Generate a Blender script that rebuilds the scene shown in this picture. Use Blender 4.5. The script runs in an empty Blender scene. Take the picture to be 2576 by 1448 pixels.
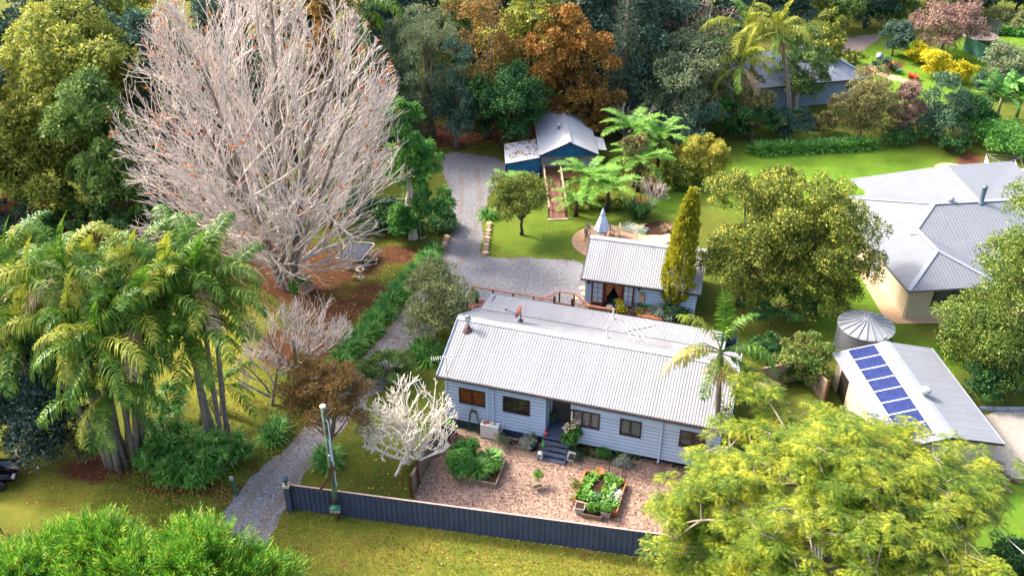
import bpy, bmesh, math, random
import numpy as np
from mathutils import Vector, Matrix, Euler
SC = bpy.context.scene
R_ = math.radians
# ---------------------------------------------------------------- camera, sky, sun, exposure
F = 2385.0; TH = R_(32.3); H = 36.0; CX, CY = 1288.0, 724.0
cd = bpy.data.cameras.new("camera"); cam = bpy.data.objects.new("camera", cd)
SC.collection.objects.link(cam); SC.camera = cam
cam.location = (0, 0, H); cam.rotation_euler = (R_(90 - 32.3), 0, 0)
cd.sensor_width = 36.0; cd.lens = 36.0 * F / 2576.0; cd.clip_end = 3000; cd.clip_start = 0.5
SUN_EL, SUN_AZ = 41.0, 152.0      # azimuth measured counter-clockwise from +X
sv = Vector((math.cos(R_(SUN_EL)) * math.cos(R_(SUN_AZ)), math.cos(R_(SUN_EL)) * math.sin(R_(SUN_AZ)), math.sin(R_(SUN_EL))))
W = bpy.data.worlds.new("World"); SC.world = W; W.use_nodes = True
nt = W.node_tree; nt.nodes.clear()
so = nt.nodes.new("ShaderNodeOutputWorld"); bg = nt.nodes.new("ShaderNodeBackground")
sk = nt.nodes.new("ShaderNodeTexSky"); sk.sky_type = 'NISHITA'; sk.sun_disc = False
sk.sun_elevation = R_(SUN_EL); sk.sun_rotation = R_(90 - SUN_AZ); sk.air_density = 1.0; sk.dust_density = 6.0; sk.ozone_density = 0.4
bg.inputs[1].default_value = 0.15
nt.links.new(sk.outputs[0], bg.inputs[0]); nt.links.new(bg.outputs[0], so.inputs[0])
ld = bpy.data.lights.new("sun", 'SUN'); ld.energy = 1.8; ld.angle = R_(7.0); ld.color = (1.0, 0.95, 0.87)
sun = bpy.data.objects.new("sun", ld); SC.collection.objects.link(sun); sun.rotation_euler = sv.to_track_quat('Z', 'Y').to_euler()
SC.view_settings.view_transform = 'Standard'; SC.view_settings.look = 'None'; SC.view_settings.gamma = 1.0
SC.view_settings.use_curve_mapping = False
SC.view_settings.exposure = 1.95
SC.render.engine = 'CYCLES'; SC.cycles.max_bounces = 5; SC.cycles.diffuse_bounces = 3; SC.cycles.glossy_bounces = 2
SC.cycles.transmission_bounces = 3; SC.cycles.transparent_max_bounces = 6; SC.cycles.use_denoising = True
SC.cycles.sample_clamp_indirect = 6.0

# ---------------------------------------------------------------- surveying: picture point -> place on the ground (or at a height)
cs, sn = math.cos(TH), math.sin(TH)
def P(px, py, z=0.0):
    a = (px - CX) / F; b = -(py - CY) / F
    d = np.array([a, cs + b * sn, -sn + b * cs]); t = (z - H) / d[2]
    return np.array([0, 0, H]) + t * d
def PY(px, py, Y):
    a = (px - CX) / F; b = -(py - CY) / F
    d = np.array([a, cs + b * sn, -sn + b * cs])
    return np.array([0, 0, H]) + (Y / d[1]) * d
def JJ(X, Y, Z=0.0):
    fw = Y * cs - (Z - H) * sn; up = Y * sn + (Z - H) * cs
    return CX + F * X / fw, CY - F * up / fw
class Frame:
    def __init__(s, ox, oy, yaw):
        s.o = np.array([ox, oy, 0.0]); s.a = yaw
        s.u = np.array([math.cos(yaw), math.sin(yaw), 0]); s.v = np.array([-math.sin(yaw), math.cos(yaw), 0])
    def w(s, u, v, z): return s.o + u * s.u + v * s.v + np.array([0, 0, z])
    def loc(s, p): q = np.asarray(p) - s.o; return (q @ s.u, q @ s.v, q[2])
    def onv(s, px, py, v=0.0):          # picture point on the plane v = const -> (u, z)
        c0 = np.array([0, 0, H]); d = P(px, py, 0) - c0
        t = ((s.o + v * s.v - c0) @ s.v) / (d @ s.v); q = s.loc(c0 + t * d); return q[0], q[2]
    def at(s, px, py, z=0.0): return s.loc(P(px, py, z))

# ---------------------------------------------------------------- mesh builder
COL = SC.collection
def nz(v): v = np.asarray(v, float); return v / (np.linalg.norm(v, axis=-1, keepdims=True) + 1e-9)
class MB:
    def __init__(s): s.V = []; s.F4 = []; s.F3 = []; s.FN = []; s.n = 0
    def add(s, V, F):
        V = np.asarray(V, float).reshape(-1, 3); F = np.asarray(F, int)
        if F.ndim == 1: F = F.reshape(1, -1)
        if F.shape[1] == 4: s.F4.append(F + s.n)
        elif F.shape[1] == 3: s.F3.append(F + s.n)
        else: s.FN += [list(f + s.n) for f in F]
        s.V.append(V); s.n += len(V); return s
    def poly(s, pts): return s.add(pts, [list(range(len(pts)))])
    def box(s, c, d, rz=0.0, rx=0.0, ry=0.0):
        h = np.array(d, float) / 2
        v = np.array([[x, y, z] for x in (-1, 1) for y in (-1, 1) for z in (-1, 1)]) * h
        if rz or rx or ry: v = v @ np.array(Euler((rx, ry, rz)).to_matrix()).T
        return s.add(v + np.array(c, float), [[0, 1, 3, 2], [4, 6, 7, 5], [0, 4, 5, 1], [2, 3, 7, 6], [0, 2, 6, 4], [1, 5, 7, 3]])
    def span(s, a, b): a = np.array(a, float); b = np.array(b, float); return s.box((a + b) / 2, np.abs(b - a))
    def bar(s, a, b, w, h):             # rectangular bar between two points
        a = np.array(a, float); b = np.array(b, float); t = nz(b - a)
        up = np.array([0, 0, 1.0]) if abs(t[2]) < 0.95 else np.array([0, 1.0, 0])
        sd = nz(np.cross(t, up)); uu = np.cross(sd, t)
        v = [p + sd * i * w / 2 + uu * j * h / 2 for p in (a, b) for i, j in ((-1, -1), (1, -1), (1, 1), (-1, 1))]
        return s.add(v, [[0, 1, 5, 4], [1, 2, 6, 5], [2, 3, 7, 6], [3, 0, 4, 7], [3, 2, 1, 0], [4, 5, 6, 7]])
    def tube(s, pts, r, n=6, cap=True):
        pts = np.asarray(pts, float); k = len(pts); r = np.broadcast_to(np.asarray(r, float), (k,))
        t = np.empty_like(pts); t[1:-1] = pts[2:] - pts[:-2]; t[0] = pts[1] - pts[0]; t[-1] = pts[-1] - pts[-2]; t = nz(t)
        ref = np.array([0.3, 0.95, 0.1]) if abs(nz(pts[-1] - pts[0])[1]) < 0.8 else np.array([0.95, 0.1, 0.3])
        a = nz(np.cross(t, ref)); b = np.cross(t, a)
        ang = np.arange(n) * 2 * np.pi / n
        V = pts[:, None] + r[:, None, None] * (np.cos(ang)[None, :, None] * a[:, None] + np.sin(ang)[None, :, None] * b[:, None])
        i = np.arange(k - 1)[:, None] * n; j = np.arange(n)[None]; j2 = (j + 1) % n
        Fc = np.stack([i + j, i + n + j, i + n + j2, i + j2], -1).reshape(-1, 4)
        m = s.n; s.add(V.reshape(-1, 3), Fc)
        if cap and n > 2:
            s.FN.append([m + q for q in range(n)]); s.FN.append([m + (k - 1) * n + q for q in range(n)][::-1])
        return s
    def lathe(s, prof, c=(0, 0, 0), n=16, axis=None):
        prof = np.asarray(prof, float); k = len(prof); ang = np.arange(n) * 2 * np.pi / n
        V = np.stack([prof[:, :1] * np.cos(ang), prof[:, :1] * np.sin(ang), np.repeat(prof[:, 1:2], n, 1)], -1)
        i = np.arange(k - 1)[:, None] * n; j = np.arange(n)[None]; j2 = (j + 1) % n
        Fc = np.stack([i + j, i + j2, i + n + j2, i + n + j], -1).reshape(-1, 4)
        V = V.reshape(-1, 3)
        if axis is not None: V = V @ np.array(Vector(axis).to_track_quat('Z', 'Y').to_matrix()).T
        m = s.n; s.add(V + np.array(c, float), Fc)
        s.FN.append([m + q for q in range(n)][::-1]); s.FN.append([m + (k - 1) * n + q for q in range(n)])
        return s
    def mesh(s, name, mat, smooth=False):
        me = bpy.data.meshes.new(name)
        V = np.concatenate(s.V) if s.V else np.zeros((0, 3))
        sizes = []; loops = []
        for lst, q in ((s.F4, 4), (s.F3, 3)):
            if lst:
                f = np.concatenate(lst); loops.append(f.ravel()); sizes.append(np.full(len(f), q))
        for f in s.FN: loops.append(np.array(f)); sizes.append(np.array([len(f)]))
        L = np.concatenate(loops); Z = np.concatenate(sizes)
        me.vertices.add(len(V)); me.vertices.foreach_set("co", V.astype(np.float32).ravel())
        me.loops.add(len(L)); me.loops.foreach_set("vertex_index", L.astype(np.int32))
        me.polygons.add(len(Z)); st = np.concatenate([[0], np.cumsum(Z)[:-1]])
        me.polygons.foreach_set("loop_start", st.astype(np.int32)); me.polygons.foreach_set("loop_total", Z.astype(np.int32))
        me.polygons.foreach_set("use_smooth", np.full(len(Z), bool(smooth)))
        me.update(calc_edges=True); me.validate()
        me.materials.append(mat); return me
    def obj(s, name, mat, parent=None, smooth=False, label=None):
        o = bpy.data.objects.new(name, s.mesh(name, mat, smooth)); COL.objects.link(o)
        if parent is not None: o.parent = parent
        if label: o["label"] = label
        return o
def thing(name, label, cat, loc=(0, 0, 0), rz=0.0, group=None):
    o = bpy.data.objects.new(name, None); COL.objects.link(o); o.location = tuple(float(q) for q in loc); o.rotation_euler = (0, 0, rz)
    o.empty_display_size = 0.2
    return tag(o, label, cat, group)
def tag(o, label, cat, group=None):
    o["label"] = label; o["category"] = cat
    if group: o["group"] = group
    return o
def struct(o, kind="structure"): o["kind"] = kind; return o
def put(o, loc, rz=0.0, sc=1.0):
    o.location = tuple(float(q) for q in loc); o.rotation_euler = (0, 0, rz)
    o.scale = (sc, sc, sc) if np.isscalar(sc) else tuple(sc); return o
def dup(root, loc, rz=0.0, sc=1.0, label=None, group=None):
    r = root.copy(); COL.objects.link(r); put(r, loc, rz, sc)
    if label: r["label"] = label
    if group: r["group"] = group
    for ch in list(root.children):
        c = ch.copy(); COL.objects.link(c); c.parent = r
        for g in ch.children:
            d = g.copy(); COL.objects.link(d); d.parent = c
    return r
ORD = "first second third fourth fifth sixth seventh eighth ninth tenth eleventh twelfth thirteenth fourteenth fifteenth sixteenth".split()

# ---------------------------------------------------------------- materials
def lin(r, g, b, k=1.0):
    f = lambda c: (c / 12.92 if c <= 0.04045 else ((c + 0.055) / 1.055) ** 2.4)
    return (f(r / 255) * k, f(g / 255) * k, f(b / 255) * k, 1.0)
def newmat(name):
    m = bpy.data.materials.new(name); m.use_nodes = True; n = m.node_tree
    return m, n, n.nodes["Principled BSDF"], n.nodes["Material Output"]
def N(n, t, **kw):
    o = n.nodes.new(t)
    for k, v in kw.items():
        if k.startswith("i_"): o.inputs[k[2:].replace("_", " ")].default_value = v
        else: setattr(o, k, v)
    return o
def mix(n, fac, a, b, mode='MIX'):
    m = N(n, "ShaderNodeMix", data_type='RGBA', blend_type=mode)
    for s, v in ((0, fac), (6, a), (7, b)):
        if hasattr(v, "is_linked") or isinstance(v, bpy.types.NodeSocket): n.links.new(v, m.inputs[s])
        else: m.inputs[s].default_value = v
    return m.outputs[2]
def ramp(n, src, a, b, va=0.0, vb=1.0):
    r = N(n, "ShaderNodeMapRange"); r.inputs[1].default_value = a; r.inputs[2].default_value = b
    r.inputs[3].default_value = va; r.inputs[4].default_value = vb; n.links.new(src, r.inputs[0]); return r.outputs[0]
def noise(n, scale, detail=3.0, rough=0.6, coord="Object", vec=None):
    t = N(n, "ShaderNodeTexNoise"); t.inputs["Scale"].default_value = scale; t.inputs["Detail"].default_value = detail; t.inputs["Roughness"].default_value = rough
    if vec is None:
        c = N(n, "ShaderNodeTexCoord"); vec = c.outputs[coord]
    n.links.new(vec, t.inputs["Vector"]); return t.outputs["Fac"]
def math_(n, op, a, b=None):
    m = N(n, "ShaderNodeMath", operation=op)
    for i, v in enumerate((a, b)):
        if v is None: continue
        if isinstance(v, bpy.types.NodeSocket): n.links.new(v, m.inputs[i])
        else: m.inputs[i].default_value = v
    return m.outputs[0]
def bump(n, b, src, strength=0.4, dist=0.03):
    k = N(n, "ShaderNodeBump"); k.inputs["Strength"].default_value = strength; k.inputs["Distance"].default_value = dist
    n.links.new(src, k.inputs["Height"]); n.links.new(k.outputs[0], b.inputs["Normal"])
def solid(name, col, rough=0.6, var=0.12, scale=3.0, metal=0.0, spec=0.5, bumps=0.0):
    m, n, b, _ = newmat(name)
    d = tuple(q * (1 - 2.2 * var) for q in col[:3]) + (1,); e = tuple(min(1, q * (1 + var)) for q in col[:3]) + (1,)
    f = ramp(n, noise(n, scale, 5, 0.65), 0.32, 0.68)
    n.links.new(mix(n, f, d, e), b.inputs["Base Color"])
    b.inputs["Roughness"].default_value = rough; b.inputs["Metallic"].default_value = metal; b.inputs["Specular IOR Level"].default_value = spec
    if bumps: bump(n, b, noise(n, scale * 6, 3), bumps, 0.02)
    return m
def leafmat(name, dark, mid, light, trans=0.3, accent=None, acc=0.06, scale=0.6, rough=0.5):
    m, n, b, out = newmat(name)
    g = N(n, "ShaderNodeNewGeometry"); rnd = g.outputs["Random Per Island"]
    cl = ramp(n, noise(n, scale, 3, 0.55), 0.33, 0.67); c3 = ramp(n, noise(n, scale * 4, 2, 0.5), 0.33, 0.67)
    v = math_(n, 'ADD', math_(n, 'MULTIPLY', rnd, 0.42), math_(n, 'ADD', math_(n, 'MULTIPLY', cl, 0.26), math_(n, 'MULTIPLY', c3, 0.32)))
    c1 = mix(n, ramp(n, v, 0.1, 0.55), dark, mid); c2 = mix(n, ramp(n, v, 0.5, 0.95), c1, light)
    if accent:
        r2 = math_(n, 'FRACT', math_(n, 'MULTIPLY', rnd, 17.31)); pk = ramp(n, noise(n, scale * 2.2, 3, 0.6), 0.45, 0.62, 0.15, 2.2)
        c2 = mix(n, math_(n, 'LESS_THAN', r2, math_(n, 'MULTIPLY', pk, acc)), c2, accent)
    n.links.new(c2, b.inputs["Base Color"]); b.inputs["Roughness"].default_value = rough; b.inputs["Specular IOR Level"].default_value = 0.35
    t = N(n, "ShaderNodeBsdfTranslucent"); n.links.new(c2, t.inputs[0])
    s = N(n, "ShaderNodeMixShader"); s.inputs[0].default_value = trans
    n.links.new(b.outputs[0], s.inputs[1]); n.links.new(t.outputs[0], s.inputs[2]); n.links.new(s.outputs[0], out.inputs[0])
    return m
def ribmat(name, col, pitch=0.2, rough=0.4, depth=0.5, sharp=False, metal=0.0, var=0.06):
    # metal sheet: ribs run down the slope of whatever face wears it (across for vertical walls)
    m, n, b, _ = newmat(name)
    g = N(n, "ShaderNodeNewGeometry"); t = N(n, "ShaderNodeTexCoord")
    cr = N(n, "ShaderNodeVectorMath", operation='CROSS_PRODUCT'); n.links.new(g.outputs["True Normal"], cr.inputs[0]); cr.inputs[1].default_value = (0, 0, 1)
    nn = N(n, "ShaderNodeVectorMath", operation='NORMALIZE'); n.links.new(cr.outputs[0], nn.inputs[0])
    dt = N(n, "ShaderNodeVectorMath", operation='DOT_PRODUCT'); n.links.new(nn.outputs[0], dt.inputs[0]); n.links.new(g.outputs["Position"], dt.inputs[1])
    w = math_(n, 'SINE', math_(n, 'MULTIPLY', dt.outputs["Value"], 2 * math.pi / pitch))
    h = ramp(n, w, 0.55, 0.95) if sharp else ramp(n, w, -1, 1)
    nf = ramp(n, noise(n, 1.2, 5, 0.6), 0.3, 0.7)
    lo = tuple(q * (1 - var * 2) for q in col[:3]) + (1,)
    n.links.new(mix(n, nf, lo, col), b.inputs["Base Color"])
    b.inputs["Roughness"].default_value = max(rough, 0.55); b.inputs["Metallic"].default_value = metal; b.inputs["Specular IOR Level"].default_value = 0.2
    bump(n, b, h, depth, 0.03); return m

def streakroof(name, col, dirt, rough=0.42):
    # plain corrugated sheet: weathering runs down the slope, faint overlaps across it
    m, n, b, _ = newmat(name); g = N(n, "ShaderNodeNewGeometry"); t = N(n, "ShaderNodeTexCoord")
    mp = N(n, "ShaderNodeMapping"); mp.inputs["Scale"].default_value = (1.6, 0.16, 0.16); n.links.new(t.outputs["Object"], mp.inputs[0])
    f = ramp(n, noise(n, 1.0, 6, 0.7, vec=mp.outputs[0]), 0.42, 0.7); f2 = ramp(n, noise(n, 0.35, 5, 0.6), 0.4, 0.7)
    c = mix(n, math_(n, 'MULTIPLY', f, 0.5), col, dirt); c = mix(n, math_(n, 'MULTIPLY', f2, 0.3), c, dirt)
    n.links.new(c, b.inputs["Base Color"]); b.inputs["Roughness"].default_value = 0.55; b.inputs["Specular IOR Level"].default_value = 0.25; return m
# ---------------------------------------------------------------- plants: generators
BARK = solid("bark_brown", lin(105, 88, 74), 0.9, 0.25, 4, bumps=0.5)
BARKG = solid("bark_grey", lin(124, 112, 104), 0.9, 0.25, 5, bumps=0.4)
BARKP = solid("bark_pale", lin(214, 200, 192, 0.92), 0.85, 0.2, 1.6)
BARKW = solid("twig_white", lin(232, 222, 206, 0.95), 0.8, 0.14, 3)
BARKD = solid("bark_dark", lin(58, 48, 42), 0.9, 0.2, 4)
PALMT = solid("palm_trunk", lin(128, 116, 108), 0.9, 0.25, 6, bumps=0.4)
def fibro(rng, n): return nz(rng.normal(size=(n, 3)))
def clumps(rng, R, n, rc, zmin=-0.45, inner=0.35):
    d = fibro(rng, n * 3); d = d[d[:, 2] > zmin][:n]; k = len(d)
    q = 1 - inner * rng.random(k) ** 1.3
    r = rc * (0.65 + 0.7 * rng.random(k))
    return d * np.array(R) * q[:, None], r
def leafcloud(rng, c, r, n, size, asp=0.5, flat=1.0, droop=0.2, fuzz=0.16, out=0.55):
    # n leaves, each a small folded diamond, on the outsides of the clumps
    w = r ** 2; idx = rng.choice(len(c), n, p=w / w.sum())
    d = fibro(rng, n); d[:, 2] = np.where(d[:, 2] < -0.35, -d[:, 2] * 0.7, d[:, 2]); d = nz(d)
    rad = r[idx] * (1 - fuzz + 1.5 * fuzz * rng.random(n) - 0.35 * (rng.random(n) ** 3))
    p = c[idx] + d * rad[:, None] * np.array([1, 1, flat])
    ax = nz(d * out + rng.normal(size=(n, 3)) * 0.6 + np.array([0, 0, -droop]))
    nrm = nz(d + rng.normal(size=(n, 3)) * 0.5 + np.array([0, 0, 0.35])); sd = nz(np.cross(ax, nrm)); nrm = np.cross(sd, ax)
    L = size * (0.6 + 0.8 * rng.random(n))[:, None]; wd = L * asp * 0.5
    V = np.stack([p, p + ax * L * 0.5 + sd * wd + nrm * L * 0.08, p + ax * L - nrm * L * 0.06, p + ax * L * 0.5 - sd * wd + nrm * L * 0.08], 1)
    return V.reshape(-1, 3), np.arange(n * 4).reshape(-1, 4)
def limbs(rng, mb, c, h0, r0, nl, base=(0, 0, 0), lean=(0, 0), rtip=0.02):
    b = np.array(base, float); top = b + np.array([lean[0], lean[1], h0])
    k = 6; t = np.linspace(0, 1, k)[:, None]
    pts = b + (top - b) * t + rng.normal(size=(k, 3)) * np.array([1, 1, 0]) * r0 * 0.5 * np.sin(np.pi * t)
    mb.tube(pts, r0 * (1.25 - 0.55 * t[:, 0]) * np.where(t[:, 0] < 0.05, 1.3, 1), 8)
    for i in rng.choice(len(c), min(nl, len(c)), replace=False):
        q = b + (top - b) * (0.55 + 0.45 * rng.random()); e = c[i]; m = (q + e) / 2 + np.array([0, 0, -0.12 * np.linalg.norm(e - q)]) + rng.normal(size=3) * 0.2
        tt = np.linspace(0, 1, 5)[:, None]; pp = (1 - tt) ** 2 * q + 2 * tt * (1 - tt) * m + tt ** 2 * e
        mb.tube(pp, np.linspace(r0 * 0.5, rtip, 5), 5, cap=False)
def leafy(name, label, cat, loc, h, R, mat, n, size, seed, bark=None, nc=44, rc=None, group=None, asp=0.5, th=None, r0=None, droop=0.2,
          flat=1.0, zmin=-0.45, inner=0.22, nl=14, off=(0, 0), bare=0):
    rng = np.random.default_rng(seed); t = thing(name, label, cat, loc, 0, group)
    R = np.array(R, float); rc = rc or R.min() * 0.33
    n0 = int(11 + 3 * R.min()) if R.min() > 1.2 else 9; r0_ = R.min() * 0.42
    lc, lr = clumps(rng, np.maximum(R - r0_ * 0.85, 0.1), n0, r0_, zmin, 0.3); lr = lr * (0.7 + 0.6 * rng.random(len(lr))); m_ = max(6, int(nc * 3.4 / len(lc)))
    c = []; r = []
    for a_, b_ in zip(lc, lr):
        d_ = fibro(rng, m_); d_[:, 2] = np.where(d_[:, 2] < -0.2, -d_[:, 2], d_[:, 2]); q_ = b_ * (0.5 + 0.5 * rng.random(m_) ** 0.6)
        c.append(a_ + d_ * q_[:, None] * np.array([1, 1, 0.85 * min(1.6, max(1, R[2] / R[0]))])); r.append(b_ * (0.2 + 0.26 * rng.random(m_)))
    c = np.concatenate(c); r = np.concatenate(r)
    c = c + np.array([off[0], off[1], h - R[2]]); c[:, 2] = np.maximum(c[:, 2], r * 0.6)
    mb = MB(); limbs(rng, mb, c, (th or max(h - R[2] * 1.2, h * 0.3)), r0 or max(0.06, h * 0.022), nl, lean=(off[0] * 0.6, off[1] * 0.6))
    if bare:
        segs = []
        for i in range(bare):
            j = rng.integers(len(c)); e = c[j]; d = nz(e - np.array([off[0], off[1], h * 0.35]) + rng.normal(size=3) * 0.6)
            segs.append(np.stack([e - d * r[j] * 0.2, e + d * r[j] * 0.6 + rng.normal(size=3) * 0.1, e + d * r[j] * (1.05 + 0.3 * rng.random()) + rng.normal(size=3) * 0.2]))
        tw = MB()
        for s_ in segs: tw.tube(s_, [0.045, 0.03, 0.012], 3, cap=False)
        tw.obj("branches", bark or BARK, t)["kind"] = "stuff"
    mb.obj("trunk", bark or BARK, t, True)
    cr = MB(); cr.add(*leafcloud(rng, c, r, n, size, asp, flat, droop)); cr.obj("crown", mat, t); return t
def grow(rng, out, p, d, L, r, lv, spec, env=None):
    s = spec[lv]; k = s.get('k', 5); pts = [p]; d = nz(d); step = L / (k - 1)
    for i in range(k - 1):
        d = nz(d + rng.normal(size=3) * s.get('j', 0.12) + np.array([0, 0, s.get('t', 0.05)])); pts.append(pts[-1] + d * step)
    pts = np.array(pts); rad = np.linspace(r, max(r * s.get('e', 0.35), s.get('m', 0.012)), k); out.append((pts, rad, lv))
    if lv + 1 < len(spec):
        n = s['n']; t0 = s.get('t0', 0.25)
        for i in range(n):
            f = t0 + (1 - t0) * ((i + rng.random() * 0.9) / n) ** s.get('pw', 1.0); x = f * (k - 1); j = min(int(x), k - 2); q = pts[j] + (pts[j + 1] - pts[j]) * (x - j)
            tg = nz(pts[j + 1] - pts[j]); pr = nz(np.cross(tg, rng.normal(size=3))); a = s.get('a', 0.7) * (0.7 + 0.6 * rng.random()) * (1 + s.get('aw', 0) * (1 - f))
            dd = tg * math.cos(a) + pr * math.sin(a) + np.array([0, 0, s.get('up', 0.0)])
            LL = s['l'] * L * (1 - s.get('fall', 0.5) * f) * (0.7 + 0.6 * rng.random())
            if env is not None:
                g = env(q, nz(dd)); LL = min(LL, g)
                if LL < 0.15: continue
            grow(rng, out, q, dd, LL, max(r * s.get('rr', 0.55) * (1 - 0.5 * f), s.get('m', 0.012)), lv + 1, spec, env)
def bare_tree(name, label, loc, stems, spec, bark, seed, env=None, group=None, leaves=None, lmat=None, nside=(7, 5, 4, 3, 3), tmat=None):
    rng = np.random.default_rng(seed); t = thing(name, label, "tree", loc, 0, group); out = []
    for (p, d, L, r) in stems: grow(rng, out, np.array(p, float), np.array(d, float), L, r, 0, spec, env)
    a = MB(); b = MB()
    for pts, rad, lv in out: (a if lv == 0 else b).tube(pts, rad, nside[lv], cap=False)
    a.obj("trunk", tmat or bark, t, True); b.obj("branches", bark, t, True)
    if leaves:
        tips = np.array([o[0][-1] for o in out if o[2] == len(spec) - 1]); sel = tips[rng.random(len(tips)) < leaves[1]]
        idx = rng.integers(len(sel), size=leaves[0]); m = MB()
        m.add(*leafcloud(rng, sel[idx], np.full(leaves[0], leaves[3]), leaves[0], leaves[2], 0.7)); m.obj("leaves", lmat, t)
    return t
def strips(base, az, el, L, w, bend, k=5, fold=0.0, twist=None):
    # arching strap leaves; arrays of one value per leaf
    n = len(az); s = np.linspace(0, 1, k); ds = L[:, None] / (k - 1)
    ang = el[:, None] - bend[:, None] * s[None] ** 1.3; h = np.cumsum(np.concatenate([np.zeros((n, 1)), np.cos(ang[:, :-1]) * ds], 1), 1)
    z = np.cumsum(np.concatenate([np.zeros((n, 1)), np.sin(ang[:, :-1]) * ds], 1), 1)
    ca, sa = np.cos(az)[:, None], np.sin(az)[:, None]
    c = base[:, None] + np.stack([h * ca, h * sa, z], -1); sd = np.stack([-sa + 0 * h, ca + 0 * h, 0 * h], -1)
    wd = (w[:, None] * np.interp(s, [0, 0.25, 0.7, 1], [0.6, 1, 0.8, 0.08])[None])[..., None] / 2
    V = np.stack([c - sd * wd, c + sd * wd], 2).reshape(-1, 3)
    i = (np.arange(n)[:, None] * k + np.arange(k - 1)[None]) * 2
    Fc = np.stack([i, i + 1, i + 3, i + 2], -1).reshape(-1, 4); return V, Fc
def strap_mesh(name, mat, seed, n=90, L=0.8, w=0.05, spread=0.25, el=(0.5, 1.45), bend=(0.9, 1.8), z0=0.0):
    rng = np.random.default_rng(seed); a = rng.random(n) * 2 * np.pi; q = rng.random(n) ** 0.5 * spread
    base = np.stack([q * np.cos(a), q * np.sin(a), np.full(n, z0)], 1)
    V, Fc = strips(base, a + rng.normal(size=n) * 0.5, rng.uniform(*el, n), L * rng.uniform(0.65, 1.15, n), w * rng.uniform(0.7, 1.2, n), rng.uniform(*bend, n))
    return MB().add(V, Fc)
def frond_mesh(name, mat, seed, L=3.0, n=34, ll=0.7, wl=0.06, e0=0.9, bend=1.3, droop=0.9, fwd=0.5, flat=1.0, bare=0.18, taper=0.25, sway=0.0):
    # one pinnate leaf along +X: rachis and two rows of leaflets
    rng = np.random.default_rng(seed); k = 14; s = np.linspace(0, 1, k)
    ang = e0 - bend * s ** 1.25; ds = L / (k - 1)
    x = np.concatenate([[0], np.cumsum(np.cos(ang[:-1]) * ds)]); z = np.concatenate([[0], np.cumsum(np.sin(ang[:-1]) * ds)])
    pts = np.stack([x, sway * s ** 2 * L, z], 1); mb = MB(); mb.tube(pts, np.linspace(0.045, 0.008, k), 4, cap=False)
    f = np.repeat(np.linspace(bare, 0.995, n), 2); sd = np.tile([1.0, -1.0], n); f = np.clip(f + rng.normal(size=2 * n) * 0.006, bare, 1)
    p = np.stack([np.interp(f, s, pts[:, i]) for i in range(3)], 1); a = np.interp(f, s, ang)
    tg = np.stack([np.cos(a), 0 * a, np.sin(a)], 1); nr = np.stack([-np.sin(a), 0 * a, np.cos(a)], 1)
    lf = ll * np.interp(f, [bare, bare + 0.15, 0.5, 0.85, 1], [0.55, 0.9, 1, 0.75, taper]) * rng.uniform(0.85 - 0.25 * (droop > 0.5), 1.12, 2 * n)
    d0 = nz(np.stack([0 * sd, sd, 0 * sd], 1) * flat + tg * fwd + nr * 0.25 * (1 - droop * 0.5) + rng.normal(size=(2 * n, 3)) * (0.07 + 0.11 * (droop > 0.5)))
    dn = np.array([0, 0, -1.0]); d1 = nz(d0 + dn * droop * 0.7); d2 = nz(d0 + dn * droop * 1.6)
    q1 = p + d0 * lf[:, None] * 0.34; q2 = q1 + d1 * lf[:, None] * 0.34; q3 = q2 + d2 * lf[:, None] * 0.32
    wv = nz(tg + 0.25 * nr); w = wl * np.ones(2 * n)[:, None] / 2
    V = np.stack([p - wv * w * 0.6, p + wv * w * 0.6, q1 - wv * w, q1 + wv * w, q2 - wv * w * 0.8, q2 + wv * w * 0.8, q3 - wv * w * 0.12, q3 + wv * w * 0.12], 1)
    i = np.arange(2 * n)[:, None] * 8 + np.array([0, 2, 4])[None]
    mb.add(V.reshape(-1, 3), np.stack([i, i + 1, i + 3, i + 2], -1).reshape(-1, 4)); return mb.mesh(name, mat)
def link(name, me, parent, loc, rz=0, sc=1.0, rx=0):
    o = bpy.data.objects.new(name, me); COL.objects.link(o); o.parent = parent; o.location = tuple(float(q) for q in loc); o.rotation_euler = (rx, 0, rz)
    o.scale = (sc, sc, sc); return o
def plume(rng, n=16, L=0.55, w=0.05):
    # a feathery upright spray along +Z, made of narrow scale-leaf twigs
    f = np.linspace(0.05, 1, n); a = np.arange(n) * 2.4 + rng.random(n) * 0.5; p = np.stack([0 * f, 0 * f, f * L], 1)
    d = nz(np.stack([np.cos(a) * 0.55, np.sin(a) * 0.55, 0.8 + 0 * a], 1)); l = L * (0.5 - 0.28 * f) * rng.uniform(0.8, 1.2, n)
    sd = nz(np.cross(d, np.array([0.2, 0.3, 1.0]))); up = np.array([0, 0, 0.25])
    q = p + d * l[:, None] * 0.55; e = q + nz(d + up) * l[:, None] * 0.45; W_ = (w * (1 - 0.4 * f))[:, None]
    return np.stack([p, q + sd * W_, e, q - sd * W_], 1)
def plumes(rng, pos, dirs, scale, kinds=6, n=16, w=0.05):
    ks = [plume(rng, n, 1.0, w) for _ in range(kinds)]; out = []
    up = nz(dirs); ref = nz(np.cross(up, rng.normal(size=up.shape))); s2 = np.cross(up, ref); which = rng.integers(kinds, size=len(pos))
    for j in range(kinds):
        m = which == j
        if not m.any(): continue
        k = ks[j].reshape(-1, 3)
        V = pos[m][:, None] + scale[m][:, None, None] * (k[None, :, :1] * ref[m][:, None] + k[None, :, 1:2] * s2[m][:, None] + k[None, :, 2:] * up[m][:, None])
        out.append(V.reshape(-1, 3))
    V = np.concatenate(out); return V, np.arange(len(V)).reshape(-1, 4)
G = lambda r, g, b, k=0.9: lin(r, g, b, k)
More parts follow.
